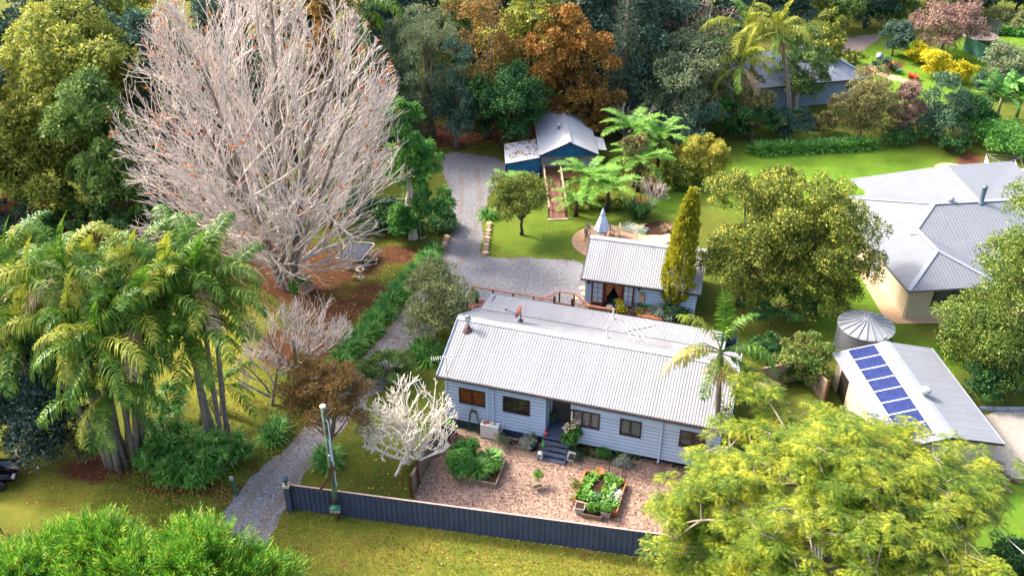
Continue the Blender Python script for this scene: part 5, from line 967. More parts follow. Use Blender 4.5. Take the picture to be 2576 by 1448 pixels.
ba, be = P(767, 757), P(801, 734); yw, L = seg(ba, be); bn = thing("garden_bench", "slatted teak garden bench near the trunk of the great bare tree", "bench", ba, yw); M_TEAK = solid("teak_grey", lin(178, 150, 122, 0.78), 0.8, 0.15, 5); q = MB()
for k in range(5): q.span((0, 0.02 + k * 0.1, 0.42), (L, 0.1 + k * 0.1, 0.45))
q.obj("seat", M_TEAK, bn); q = MB()
for x in np.linspace(0.08, L - 0.08, 15): q.box((x, 0.56, 0.7), (0.045, 0.025, 0.46), rx=-0.12)
q.box((L / 2, 0.6, 0.95), (L, 0.04, 0.08), rx=-0.12); q.box((L / 2, 0.53, 0.5), (L, 0.04, 0.05)); q.obj("backrest", M_TEAK, bn)
for x in (0.03, L - 0.03):
    for y, h in ((0.03, 0.62), (0.52, 0.62)): MB().span((x - 0.03, y - 0.03, 0), (x + 0.03, y + 0.03, h)).obj("leg", M_TEAK, bn)
    q = MB(); q.span((x - 0.04, -0.04, 0.62), (x + 0.04, 0.56, 0.66)); q.obj("armrest", M_TEAK, bn)
sw0 = P(1066, 612); sw = thing("rope_swing", "wooden board swing on two long ropes under the narrow green tree", "swing", sw0); q = MB(); q.box((0, 0, 0.5), (0.55, 0.22, 0.03), rz=0.7); q.obj("seat", M_TIMW, sw)
for s in (-1, 1): MB().tube([(s * 0.2, s * 0.17, 0.52), (s * 0.17, s * 0.12, 3.4)], 0.012, 4).obj("rope", M_TIMP, sw)
q = MB(); q.tube([(-2.0, 1.4, 3.1), (-0.8, 0.5, 3.45), (0.6, -0.1, 3.45)], [0.09, 0.07, 0.05], 6); q.obj("hanging_bough", BARK, sw)
# patio set
um = thing("closed_umbrella", "closed pale blue patio umbrella in the middle of the round patio", "umbrella", P(1513, 601) + [0, 0, 0.06]); a = np.arange(24) * 2 * np.pi / 24; V = []
for z, r in ((0.75, 0.5), (1.3, 0.38), (1.9, 0.2), (2.0, 0.13), (2.05, 0.17), (2.3, 0.13), (2.65, 0.02)): rr_ = r * (1 + 0.22 * np.cos(a * 6) * (1.0 if z < 2 else 0.5)); V.append(np.stack([rr_ * np.cos(a), rr_ * np.sin(a), z + 0.06 * np.cos(a * 6) * (z < 0.8)], 1))
i = np.array([[k * 24 + j, k * 24 + (j + 1) % 24, (k + 1) * 24 + (j + 1) % 24, (k + 1) * 24 + j] for k in range(6) for j in range(24)]); q = MB(); q.add(np.concatenate(V), i); q.obj("canopy", solid("canvas_pale_blue", lin(196, 212, 240, 0.85), 0.8, 0.04), um, True); MB().lathe([(0.025, 0), (0.025, 2.7)], (0, 0, 0), 8).obj("pole", M_TIMD, um); MB().lathe([(0.145, 1.97), (0.145, 2.03)], (0, 0, 0), 12).obj("tie_band", M_BLK, um); MB().lathe([(0.28, 0), (0.26, 0.07), (0.04, 0.1)], (0, 0, 0), 14).obj("base", M_BLK, um)
tb = thing("patio_table", "weathered slatted timber table under the closed patio umbrella", "table", P(1503, 606) + [0, 0, 0.06], 0.5); q = MB()
for k in range(7): q.span((-0.55 + k * 0.16, -0.5, 0.7), (-0.42 + k * 0.16, 0.5, 0.74))
q.obj("table_top", M_TIMW, tb)
for s, t in ((-1, -1), (1, -1), (-1, 1), (1, 1)): MB().span((s * 0.45 - 0.03, t * 0.4 - 0.03, 0), (s * 0.45 + 0.03, t * 0.4 + 0.03, 0.7)).obj("leg", M_TIMW, tb)
ch = thing("patio_chair", "x", "chair", (0, 0, 0), 0, "timber chairs on the round patio"); q = MB()
for k in range(4): q.span((-0.27, -0.24 + k * 0.12, 0.42), (0.27, -0.14 + k * 0.12, 0.45))
q.obj("seat", M_TIMW, ch); q = MB()
for k in range(4): q.box((-0.2 + k * 0.13, 0.3, 0.74), (0.09, 0.025, 0.62), rx=-0.2)
q.obj("backrest", M_TIMW, ch)
for s in (-1, 1):
    for y in (-0.22, 0.24): MB().span((s * 0.27 - 0.025, y - 0.025, 0), (s * 0.27 + 0.025, y + 0.025, 0.62)).obj("leg", M_TIMW, ch)
    MB().span((s * 0.3 - 0.04, -0.27, 0.62), (s * 0.3 + 0.04, 0.3, 0.65)).obj("armrest", M_TIMW, ch)
for k, (x, y, rz, lab) in enumerate(((560, 740, 1.2, "timber patio armchair nearest the studio roof"), (610, 610, 1.0, "timber patio armchair behind the nearest one, at the lawn edge"), (950, 590, -2.6, "dark patio armchair beside the closed umbrella"), (1180, 620, -1.4, "timber patio armchair below the studio aerial"))):
    p = P(*ZU(x, y)) + [0, 0, 0.06]
    if k == 0: put(ch, p, rz); ch["label"] = lab
    else: dup(ch, p, rz, 1.0, lab)
# aerials and dish
def aerial(label, loc, yaw, mast, L, nel, el, base=(0, 0, 0), tilt=0.0):
    t = thing("tv_aerial", label, "aerial", loc, yaw); MB().tube([base, (0, 0, mast)], 0.022, 6).obj("mast", M_STEEL, t); MB().bar((-L / 2, 0, mast - 0.03), (L / 2, 0, mast - 0.03 + tilt), 0.03, 0.03).obj("boom", M_BLK, t); q = MB()
    for k in range(nel): x = -L / 2 + L * (k + 0.4) / nel; e = el * (1 - 0.35 * k / nel); q.tube([(x, -e / 2, mast), (x, e / 2, mast)], 0.014, 4)
    q.obj("elements", M_WHITE, t); return t
aerial("television aerial on a tall mast at the house corner above the paling fence", MH.w(0.28, -0.56, 2.2), YM + 0.5, 3.1, 1.7, 14, 0.34)
aerial("television aerial with long bars on the back slope of the house roof", MH.w(9.9, 5.0, 4.55), YM + 0.62, 0.9, 1.9, 6, 2.1); aerial("television aerial standing at the studio ridge", ST.w(2.85, 2.67, 4.0), YS + 1.15, 0.95, 1.3, 5, 1.8)
ds = thing("satellite_dish", "rusty satellite dish with a long feed arm on the house roof", "satellite dish", MH.w(2.9, 4.9, 4.64), YM); q = MB(); q.tube([(0, 0, 0), (0, 0, 0.55)], 0.035, 6); q.box((0, 0, 0.02), (0.3, 0.3, 0.03)); q.obj("mast", M_BLK, ds); q = MB(); q.lathe([(0.42, 0.1), (0.3, 0.04), (0.15, 0.01), (0.01, 0.0), (0.01, -0.03), (0.15, -0.02), (0.42, 0.08)], (-0.06, 0, 0.62), 24, (-0.9, -0.25, 0.45)); q.obj("reflector", solid("dish_rust", lin(176, 96, 76, 0.8), 0.5, 0.15, 4), ds, True); q = MB(); q.bar((-0.1, 0, 0.42), (-0.85, -0.2, 0.72), 0.03, 0.03); q.box((-0.85, -0.2, 0.76), (0.1, 0.07, 0.1)); q.obj("feed_arm", M_BLK, ds)
o = MB().tube([MH.w(0.5, 2.2, 5.12), MH.w(0.35, 0.8, 4.52), MH.w(0.28, -0.45, 4.02)], 0.012, 4).obj("aerial_cable", M_BLK); tag(o, "dark cable running down the roof from the flue to the corner aerial", "cable")
# rear deck
dk = thing("rear_deck", "red timber deck with railings along the back of the blue house", "deck", MH.o, YM); q = MB()
for v in np.arange(9.4, 11.7, 0.125): q.span((-2.5, v, 0.85), (7.4, v + 0.115, 0.95))
q.span((-2.5, 11.72, 0.55), (7.4, 11.76, 0.93)); q.obj("deck_floor", M_TIM, dk)
def rail(par, a, b, zt, zb, posts, mat=M_TIM):
    a = np.array(a, float); b = np.array(b, float); q = MB(); q.bar(a, b, 0.14, 0.045); q.obj("handrail", mat, par)
    for f in posts: p = a + (b - a) * f; MB().span((p[0] - 0.045, p[1] - 0.045, zb), (p[0] + 0.045, p[1] + 0.045, p[2] - 0.024)).obj("post", M_TIMD, par)
    q = MB()
    for k in range(1, 9): dz = (a[2] - zb) * k / 9; q.tube([a - [0, 0, dz], b - [0, 0, dz]], 0.006, 3)
    q.obj("wire_infill", M_STEEL, par)
rail(dk, (-2.5, 11.75, 1.9), (3.2, 11.75, 1.9), 1.9, 0.95, (0, 0.25, 0.5, 0.75, 1)); rail(dk, (-2.5, 11.75, 1.9), (-2.45, 9.4, 1.9), 1.9, 0.95, (0.5, 1)); rail(dk, (4.4, 11.75, 1.9), (7.3, 11.75, 1.9), 1.9, 0.95, (0, 0.5, 1))
for u in (3.2, 4.4): MB().span((u - 0.07, 11.68, 0.95), (u + 0.07, 11.82, 2.2)).obj("gate_post", M_TIMD, dk)
gt_ = MB()
for z in (1.2, 1.65): gt_.span((3.29, 11.73, z), (4.31, 11.77, z + 0.09))
gt_.obj("gate", M_TIM, dk)
la_ = [np.array(MH.at(*q, 1.5)) for q in ((1351, 756), (1408, 733), (1445, 738.5), (1483, 767))]
ss = thing("deck_steps", "timber steps with red handrails from the rear deck to the gravel court", "steps", MH.o, YM); q = MB()
for k in range(3): q.span((3.2, 11.8 + 0.3 * k, 0.5 - 0.2 * k), (5.0, 12.09 + 0.3 * k, 0.68 - 0.2 * k))
q.obj("treads", M_TIM, ss)
for i in range(3): rail(ss, la_[i], la_[i + 1], 1.5, 0.25, (0, 1) if i == 0 else (1,))
pot("green_pot", "green pot with leafy plant on the corner of the rear deck", P(*Z(1800, 1050, 3.218)(328, 495), 0.95), 0.26, 0.36, M_GREENP, M_STRAP, pr=(0.3, 0.3, 0.3))
hr = thing("hose_coil", "coiled cream hose on the corner of the rear deck", "hose", P(*Z(1800, 1050, 3.218)(350, 585), 0.98)); a = np.linspace(0, 19, 60); MB().tube(np.stack([0.3 * np.cos(a), 0.3 * np.sin(a), a * 0.004], 1), 0.02, 5).obj("coil", M_CREAM, hr)
# stepping stones, courtyard pots
for k, (x, y) in enumerate(((378, 437), (412, 533), (287, 600), (430, 640))):
    o = MB().box((0, 0, 0.02), (0.42, 0.38, 0.04), rz=k).obj("stepping_stone", M_SAND); put(o, P(*Z7(x, y))); tag(o, ["tan stepping stone farthest from the deck, level with the studio lantern", "tan stepping stone at the studio wall corner", "tan stepping stone beneath the deck stair rail", "tan stepping stone hard against the studio doorstep"][k], "stepping stone", "stepping stones beside the studio")
CT = [("urn", "pair of pale stone figures' larger urn beside the white roof vent", (60, 235), 0.2, 0.45, bpy.data.materials["stone_cream"], None), ("white_urn", "white pedestal urn with a yellow green plant at the studio door", (180, 245), 0.18, 0.55, bpy.data.materials["stone_cream"], M_GLD), ("terracotta_pot", "terracotta pot with a red flowering plant near the studio wall", (575, 262), 0.2, 0.34, M_TERR, M_VEG), ("square_pot", "pale stone pot with a green bushy plant against the studio wall", (655, 290), 0.22, 0.32, M_TIMW, M_STRAP), ("blue_glazed_pot", "cobalt blue glazed pot in the courtyard by the golden cypress", (715, 310), 0.2, 0.34, solid("glaze_blue", lin(36, 76, 150, 0.8), 0.25), M_STRD), ("rusty_pot", "round brown pot with a dark plant beside the gnarled driftwood", (500, 250), 0.22, 0.35, M_TERR, M_STRD)]
CT[0] = ("urn", "plain pale stone urn between the deck rail and white vent", *CT[0][2:])
for nm, lab, (x, y), r, h, mt, pm_ in CT: pot(nm, lab, P(*ZE(x, y)), r, h, mt, pm_, pr=(0.34, 0.34, 0.36))
bush("golden_shrub", "yellow leaved shrub beside the gnarled driftwood in the courtyard", P(*ZE(245, 290)), (0.5, 0.4, 0.6), M_GLD, 700, 0.12); bush("golden_shrub", "small yellow leaved shrub beside the rusty barrel in the courtyard", P(*ZE(490, 325)), (0.36, 0.36, 0.6), M_GLDP, 420, 0.12); bush("silver_bush", "grey leaved sprawling bush at the foot of the golden cypress", P(*ZE(880, 350)), (1.5, 0.9, 0.8), M_SIL, 3000, 0.12); bush("dark_shrub", "dark green sprawling shrub behind the frond of the front palm", P(*ZE(1030, 370)), (1.6, 0.9, 0.8), M_EMR, 2500, 0.14)
dw_ = thing("driftwood_stump", "gnarled hollow driftwood stump standing in the courtyard garden", "stump", P(*ZE(360, 300))); q = MB(); r_ = np.random.default_rng(8)
for k in range(9): a = k * 0.7; q.tube([(0.25 * math.cos(a), 0.25 * math.sin(a), 0), (0.3 * math.cos(a + 0.3), 0.3 * math.sin(a + 0.3), 0.35), (0.24 * math.cos(a + 0.6), 0.24 * math.sin(a + 0.6), 0.6 + 0.3 * r_.random())], [0.11, 0.09, 0.04], 6)
q.obj("stump", solid("driftwood_grey_brown", lin(140, 110, 96, 0.75), 0.9, 0.3, 5), dw_)
tp2 = leafy("topiary_shrub", "small yellow tipped shrub with dark trunk growing above the driftwood stump", "shrub", P(*ZE(390, 200)), 1.7, (0.38, 0.38, 0.5), M_GLD, 420, 0.13, 91, nc=10, bark=BARKD, th=1.1, r0=0.09)
bx_ = thing("timber_crate", "large brown timber garden box in the courtyard", "planter", P(*ZE(655, 365)), YM); q = MB(); q.span((-0.85, -0.4, 0), (0.85, 0.4, 0.45)); q.obj("sides", M_TERR, bx_); q = MB(); q.span((-0.8, -0.35, 0.45), (0.8, 0.35, 0.47)); q.obj("lid", solid("lid_brown", lin(186, 126, 84, 0.75), 0.8, 0.15, 5), bx_)
br_ = thing("rusty_barrel", "small dark barrel beside the brown timber garden box", "barrel", P(*ZE(535, 335))); MB().lathe([(0.2, 0), (0.24, 0.25), (0.2, 0.5), (0.17, 0.5), (0.15, 0.46), (0.01, 0.46)], (0, 0, 0), 14).obj("cask", solid("cask_grey", lin(96, 96, 92, 0.75), 0.7, 0.2, 5), br_, True)
sgn_u, sgn_z = ST.onv(*Z7(1402, 592)); sg_ = thing("carved_sign", "pale carved timber sign hanging on the studio wall", "sign", ST.w(sgn_u, -0.05, sgn_z), YS); q = MB(); q.box((0, 0, 0), (0.4, 0.04, 0.72)); q.obj("board", solid("sign_pale_wood", lin(214, 180, 136, 0.8), 0.7, 0.15, 6), sg_); q = MB(); q.box((0.21, 0, 0), (0.03, 0.06, 0.76)); q.box((0, 0, 0.375), (0.45, 0.06, 0.03)); q.obj("edge_trim", M_BRN, sg_)
q = MB()
for a, b in (((-0.13, 0.16), (-0.13, 0.28)), ((-0.13, 0.28), (-0.06, 0.28)), ((-0.06, 0.28), (-0.05, 0.18)), ((0.0, 0.26), (0.05, 0.16)), ((0.05, 0.16), (0.1, 0.27)), ((0.1, 0.27), (0.14, 0.25))): q.bar((a[0], -0.026, a[1]), (b[0], -0.026, b[1]), 0.02, 0.03)
q.obj("carved_mark", M_BRN, sg_)
# garden bridge
g0, g1 = P(*ZS(1070, 1340)), P(*ZS(965, 560), 0.4); yw, L = seg(g0, g1); gb = thing("garden_bridge", "narrow timber footbridge with pale handrails leading to the blue shed", "bridge", (g0[0], g0[1], 0), yw); q = MB(); zr = lambda x: 0.08 + 0.2 * x / L
for x in np.arange(0, L, 0.15): q.box((x + 0.07, 0, zr(x)), (0.14, 1.25, 0.05))
q.obj("walkway", solid("walkway_brown", lin(146, 98, 84, 0.75), 0.85, 0.12, 4), gb)
for s in (-0.72, 0.72):
    MB().bar((0.1, s, 0.95 + 0.08), (L, s, 0.95 + 0.28), 0.12, 0.05).obj("handrail", M_TIMP, gb)
    for x in np.linspace(0.1, L - 0.1, 7): MB().span((x - 0.05, s - 0.05, 0), (x + 0.05, s + 0.05, 1.0 + 0.2 * x / L)).obj("post", M_TIMD if x < 1 else M_TIMP, gb)
    q = MB(); q.bar((0.1, s, 0.5), (L, s, 0.7), 0.03, 0.09); q.obj("mid_rail", M_TIMP, gb)
MB().box((-0.16, 0, 0.04), (0.26, 1.6, 0.08)).obj("threshold", M_TIMP, gb)
# stone edging by the gravel
for k, (lab, a, b) in enumerate((("stone garden edging along the lawn beside the gravel lane", ZC(1760, 250), ZC(1730, 470)), ("pale stone edging at the end of the strappy row", ZC(1440, 350), ZC(1415, 425)))):
    t = thing("stone_edging", lab, "edging", P(*a)); A, B_ = P(*a), P(*b); nn_ = 9 if k == 0 else 4; r_ = np.random.default_rng(k)
    for i in range(nn_): p = A + (B_ - A) * i / (nn_ - 1) - A; MB().box((p[0], p[1], 0.11), (0.34 * r_.uniform(0.8, 1.3), 0.4, 0.26), rz=r_.random(), rx=0.1).obj("stone", M_TIMW if i % 2 else M_CONC, t)
# water heater, bin, bricks by the cream house
wt = thing("water_heater", "tall pale cylindrical water heater on a slab beside the cream wall", "water heater", P(*Z8(800, 665)), YR); MB().span((-0.5, -0.45, 0), (0.5, 0.45, 0.08)).obj("slab", M_CONC, wt); MB().lathe([(0.38, 0.08), (0.4, 0.12), (0.4, 1.75), (0.36, 1.82), (0.02, 1.86)], (0, 0, 0), 24).obj("cylinder", solid("heater_cream_grey", lin(216, 212, 206, 0.85), 0.5, 0.03), wt, True); MB().lathe([(0.04, 0.1), (0.04, 0.3)], (0.2, -0.38, 0), 8).obj("valve", M_BRN, wt)
bi = thing("rubbish_bin", "dark round bin standing beside the pale water heater", "bin", P(*Z8(760, 625))); MB().lathe([(0.22, 0), (0.28, 0.7), (0.3, 0.72), (0.28, 0.8), (0.05, 0.84)], (0, 0, 0), 16).obj("body", M_BLK, bi, True)
for k in range(7):
    a, b = P(*Z8(830, 680)), P(*Z8(880, 730)); p = a + (b - a) * k / 6; o = MB().box((0, 0, 0.16), (0.3, 0.12, 0.32), rx=0.25).obj("leaning_brick", M_TERR); put(o, p, YR + R_(80)); tag(o, "%s red brick of the row leaning on the cream wall, from the heater" % ORD[k], "brick", "red bricks leaning on the cream wall")
# septic lid, clothesline
sp_ = thing("tank_cover", "round concrete tank cover with a blue box on the bright lawn", "tank cover", P(2396, 431)); MB().lathe([(1.55, 0), (1.55, 0.12), (0.02, 0.14)], (0, 0, 0), 36).obj("slab", M_CONC, sp_); MB().box((-0.1, -0.1, 0.3), (0.5, 0.45, 0.34), rz=0.3).obj("pump_box", solid("box_blue_grey", lin(130, 160, 200, 0.8), 0.5), sp_); MB().lathe([(0.25, 0.14), (0.25, 0.2), (0.02, 0.2)], (1.0, -0.4, 0), 12).obj("cap", M_BLK, sp_)
cl = thing("rotary_clothesline", "rotary clothesline behind the cream house", "clothesline", P(2512, 462)); q = MB(); q.tube([(0, 0, 0), (0, 0, 2.0)], 0.035, 8); q.obj("pole", M_STEEL, cl); q = MB()
for k in range(4): a = k * math.pi / 2 + 0.5; q.tube([(0, 0, 1.8), (1.9 * math.cos(a), 1.9 * math.sin(a), 2.05)], 0.02, 5)
for r in (0.7, 1.3, 1.9):
    for k in range(4): a = k * math.pi / 2 + 0.5; q.tube([(r * math.cos(a), r * math.sin(a), 1.8 + 0.13 * r), (r * math.cos(a + math.pi / 2), r * math.sin(a + math.pi / 2), 1.8 + 0.13 * r)], 0.008, 3)
q.obj("arms", M_STEEL, cl)
for k, (r, a0, z0, lab) in enumerate(((1.9, 0.5 + math.pi, 0.5, "white bed sheet pegged nearest the camera side of the clothesline"), (1.9, 0.5 + math.pi / 2, 0.6, "white bed sheet pegged on the hedge side of the clothesline"), (1.3, 0.5 - math.pi / 2, 0.7, "white towel with yellow print on the clothesline"))):
    A = np.array([r * math.cos(a0), r * math.sin(a0)]); B_ = np.array([r * math.cos(a0 + math.pi / 2), r * math.sin(a0 + math.pi / 2)]); q = MB(); V = []
    for z in (2.03 if r > 1.5 else 1.96, (2.0 + z0) / 2, z0):
        for j in range(13): t = 0.06 + 0.88 * j / 12; p = A + (B_ - A) * t; V.append((p[0] + 0.05 * math.sin(j * 2.1 + z) * (2 - z), p[1] + 0.05 * math.cos(j * 1.7) * (2 - z), z))
    ii = np.array([[a * 13 + b, a * 13 + b + 1, (a + 1) * 13 + b + 1, (a + 1) * 13 + b] for a in range(2) for b in range(12)]); q.add(V, ii); o = q.obj("hanging_sheet", M_WHITE, None, True); put(o, P(2512, 462)); tag(o, lab, "laundry", "washing on the clothesline")
# far right: round trampoline, red pots, dishes
rt_ = thing("round_trampoline", "round black trampoline with safety net above the green fence", "trampoline", P(2462, 108)); MB().lathe([(1.75, 0.85), (1.75, 0.9), (0.02, 0.9)], (0, 0, 0), 32).obj("mat", M_BLK, rt_); MB().lathe([(1.8, 0.84), (2.0, 0.88), (2.0, 0.94), (1.78, 0.92)], (0, 0, 0), 32).obj("safety_pad", solid("pad_pinkish", lin(206, 180, 176, 0.8), 0.5), rt_)
for k in range(6): a = k * math.pi / 3; MB().tube([(1.95 * math.cos(a), 1.95 * math.sin(a), 0), (2.0 * math.cos(a), 2.0 * math.sin(a), 2.7)], 0.035, 6).obj("net_pole", M_STEEL, rt_)
m, n, b, out = newmat("net_black"); b.inputs["Base Color"].default_value = lin(40, 48, 60, 0.7); tr_ = N(n, "ShaderNodeBsdfTransparent"); mx = N(n, "ShaderNodeMixShader"); mx.inputs[0].default_value = 0.6; n.links.new(tr_.outputs[0], mx.inputs[1]); n.links.new(b.outputs[0], mx.inputs[2]); n.links.new(mx.outputs[0], out.inputs[0])
a = np.linspace(0, 2 * np.pi, 33)[:-1]; q = MB(); V = np.concatenate([np.c_[1.9 * np.cos(a), 1.9 * np.sin(a), 0 * a + 0.95], np.c_[1.9 * np.cos(a), 1.9 * np.sin(a), 0 * a + 2.6]]); i = np.arange(32)[:, None]; q.add(V, np.concatenate([i, (i + 1) % 32, (i + 1) % 32 + 32, i + 32], 1)); q.obj("safety_net", m, rt_)
M_REDP = solid("pot_orange_red", lin(214, 74, 40, 0.8), 0.6, 0.08)
for k, (x, y) in enumerate(((905, 515), (920, 497), (942, 518), (958, 526), (1075, 585), (1110, 600))):
    pot("red_pot", ["orange red pot at the head of the far garden path", "orange red pot highest up the far garden path", "orange red pot just above the green pot", "orange red pot touching the green pot", "orange red pot upper of the two standing apart", "orange red pot lowest along the far garden path"][k], P(*Z4(x, y + 6)), 0.36, 0.5, M_REDP, None)
pot("green_pot", "pale green pot among the orange red pots", P(*Z4(980, 556)), 0.36, 0.5, M_GFEN)
dd2 = thing("satellite_dish", "pale satellite dish standing at the corner of the grey roofed house", "satellite dish", P(*Z4(810, 565))); q = MB(); q.tube([(0, 0, 0), (0, 0, 2.0)], 0.04, 6); q.obj("mast", M_STEEL, dd2); q = MB(); q.lathe([(0.42, 0.12), (0.25, 0.04), (0.01, 0.0), (0.01, -0.03), (0.42, 0.09)], (0, -0.1, 2.1), 20, (-0.4, -0.7, 0.4)); q.obj("reflector", M_CAPG, dd2, True)
# wood pile, log, retaining edge, wire
wp = thing("firewood_pile", "heap of split logs and sticks on red mulch beside the garage", "wood pile", P(2484, 1200)); r_ = np.random.default_rng(4)
for k in range(26): a = r_.random() * 3; c = r_.normal(size=2) * 0.5; l = 0.5 + 0.5 * r_.random(); z = 0.1 + 0.35 * max(0, 0.9 - np.linalg.norm(c)) * r_.random() + 0.05; MB().tube([(c[0] - l * math.cos(a), c[1] - l * math.sin(a), z), (c[0] + l * math.cos(a), c[1] + l * math.sin(a), z + 0.1)], 0.04 + 0.06 * r_.random(), 6).obj("log", BARKG if k % 2 else BARK, wp)
o = MB().lathe([(0.3, 0), (0.32, 0.35), (0.3, 0.4), (0.02, 0.4)], (0, 0, 0), 14).obj("cut_stump", M_TIMW); put(o, P(2513, 1182)); tag(o, "sawn round log standing beside the firewood heap", "log")
a, b = P(2462, 1030), P(2640, 1034); yw, L = seg(a, b); t = thing("sleeper_edging", "grey timber sleeper edging along the garage driveway", "edging", a, yw)
for k in range(5): MB().span((k * L / 5 + 0.02, -0.1, 0), ((k + 1) * L / 5 - 0.02, 0.1, 0.22)).obj("sleeper", M_CAPG, t)
A, B_ = PY(2428, 1225, P(2428, 1300)[1]), PY(2640, 1440, 24.0); tt = np.linspace(0, 1, 12)[:, None]; c = A + (B_ - A) * tt - np.array([0, 0, 0.35]) * (4 * tt * (1 - tt)); o = MB().tube(c, 0.018, 4).obj("overhead_wire", M_WHITE); tag(o, "thin pale overhead wire crossing the lawn beyond the feathery tree", "wire")
# left edge: black car, posts
M_CAR = solid("car_black_paint", lin(26, 28, 40, 0.9), 0.12, 0.02, 1, 0.2, 0.8); car = thing("parked_car", "black car with silver alloy wheels parked at the shrub on the verge", "car", P(-55, 1216), R_(12))
prof = [(-2.1, 0.35), (-2.15, 0.7), (-2.0, 0.92), (-1.5, 1.0), (-0.95, 1.38), (-0.3, 1.47), (0.55, 1.42), (1.1, 1.0), (1.95, 0.86), (2.15, 0.6), (2.1, 0.35)]; q = MB(); kk = len(prof); V = []
for y, s, dz in ((-0.72, 1.0, 0), (-0.86, 0.985, -0.03), (-0.72, 1, 0)): pass
rows = [(-0.62, 0.97, 0.0), (-0.8, 1.0, -0.05), (-0.87, 1.0, -0.12)]
for y, s, dz in rows + [(-r[0], r[1], r[2]) for r in rows[::-1]]: V += [(x * s, y * (1 - 0.16 * max(0, z - 0.9) / 0.5), max(z + (dz if z > 0.8 else 0), 0.3)) for x, z in prof]
ii = [[a * kk + b, a * kk + b + 1, (a + 1) * kk + b + 1, (a + 1) * kk + b] for a in range(5) for b in range(kk - 1)]; q.add(V, ii); q.FN += [list(range(kk)), list(range(5 * kk, 6 * kk))[::-1], [a * kk for a in range(6)][::-1], [a * kk + kk - 1 for a in range(6)]]; q.obj("body", M_CAR, car, True)
for s in (-1, 1): q = MB(); q.poly([(-1.35, s * 0.865, 0.98), (-0.88, s * 0.82, 1.28), (0.5, s * 0.82, 1.3), (0.98, s * 0.865, 0.98)]); q.obj("side_window", M_GLS, car)
for x in (-1.35, 1.35):
    for s in (-1, 1): wh = MB().lathe([(0.2, -0.11), (0.31, -0.11), (0.33, 0), (0.31, 0.11), (0.2, 0.11)], (x, s * 0.8, 0.33), 20, (0, s, 0)).obj("wheel", M_BLK, car, True); q = MB(); q.lathe([(0.21, 0.02), (0.21, 0.1), (0.19, 0.09), (0.05, 0.07), (0.01, 0.08)], (x, s * 0.8, 0.33), 20, (0, s, 0)); q.obj("rim", M_STEEL, wh, True)
for s in (-1, 1): MB().box((2.08, s * 0.62, 0.68), (0.14, 0.34, 0.14)).obj("headlight", M_GALV, car)
sp2 = thing("steel_post", "dark thin steel post with a bracket standing on the verge by the car", "post", P(5, 1340)); MB().tube([(0, 0, 0), (0, 0, 2.0)], 0.035, 6).obj("shaft", solid("post_dark_green", lin(60, 62, 40, 0.8), 0.6), sp2); MB().box((0.06, 0, 1.6), (0.06, 0.05, 0.8)).obj("bracket", M_BRN, sp2)
gp = thing("green_marker_post", "dark green post with a pale reflector among the spiky plants by the driveway", "post", P(*Z(0, 1536, 1.8906)(1795, 835))); MB().bar((0, 0, 0), (-0.1, 0, 1.1), 0.14, 0.1).obj("shaft", M_GREENP, gp); MB().box((-0.12, -0.02, 1.2), (0.2, 0.1, 0.22)).obj("reflector", M_CAPG, gp)
# ---------------------------------------------------------------- trees and plants in place
def sp(bx, by, ty, w):
    B = P(bx, by); h = PY(bx, ty, B[1])[2]; fw = B[1] * cs - (h * 0.6 - H) * sn; return B, h, w / 2 * fw / F
SEED = [100]
def TRE(label, bx, by, ty, w, mat, n, size, name="leafy_tree", cat="tree", rz=None, hmax=None, hang=False, **k):
    B, h, R = sp(bx, by, ty, w); h = min(h, hmax or 99); SEED[0] += 1
    if not hang: rz = max(rz or 0, 0.54); k.setdefault('zmin', -0.95); n = int(n * 1.35); R *= 1.12
    Rz = rz * h; return leafy(name, label, cat, B, h, (R, R, Rz), mat, n, size, SEED[0], **k)
M_FLO = leafmat("leaf_green_pink_tips", G(52, 84, 34), G(104, 138, 52), G(166, 176, 84), 0.3, accent=G(220, 150, 116), acc=0.07)
# --- forest on the left
t_y = TRE("tall yellow green broadleaf tree at the forest edge west of the bare tree", 245, 470, 0, 340, M_YEL, 26000, 0.34, rz=0.42, nc=70, hmax=19, bare=30)
TRE("broad yellow green tree with pale dead boughs at the picture edge behind the palms", 70, 545, 200, 290, M_YEL, 20000, 0.3, rz=0.5, nc=60, bare=40, bark=BARKG)
t_f = TRE("dense mid green tree standing between the yellow green tree and the bare tree", 300, 560, 225, 250, M_FOR, 20000, 0.3, rz=0.48, nc=60, bare=16)
t_d = TRE("very dark blue green tree in the top corner of the forest", 20, 330, -60, 230, M_DRK, 14000, 0.34, rz=0.45, hmax=20)
TRE("dark shadowy tree just behind the bare tree's western boughs", 445, 450, 30, 200, M_DRK, 12000, 0.32, rz=0.48, hmax=20)
TRE("dark green understorey tree behind the bare tree trunk", 620, 470, 120, 220, M_DRK, 12000, 0.32, rz=0.5)
TRE("dark olive tree behind the middle of the bare tree crown", 740, 400, 20, 220, M_OLV, 10000, 0.32, rz=0.48, hmax=18)
TRE("low dark shrub mass under the dense mid green tree", 420, 520, 440, 140, M_DRK, 5000, 0.2, "shrub", "shrub", rz=0.6)
TRE("low dark leafy shrub behind the picture edge palms", 150, 555, 470, 170, M_FOR, 5000, 0.22, "shrub", "shrub", rz=0.6, bare=14)
TRE("olive orange autumn tree beside the palm at the top of the forest", 835, 350, -20, 190, M_ORD, 13000, 0.3, rz=0.48, hmax=19, bare=20)
TRE("grey green drooping tree behind the blue green conifer", 1085, 345, -20, 210, M_GRY, 16000, 0.26, rz=0.5, hmax=20, asp=0.25, droop=0.9)
TRE("dark bluish drooping tree beside the twiggy brown tree", 1150, 375, 90, 130, M_DRK, 9000, 0.24, rz=0.5, asp=0.3, droop=0.8)
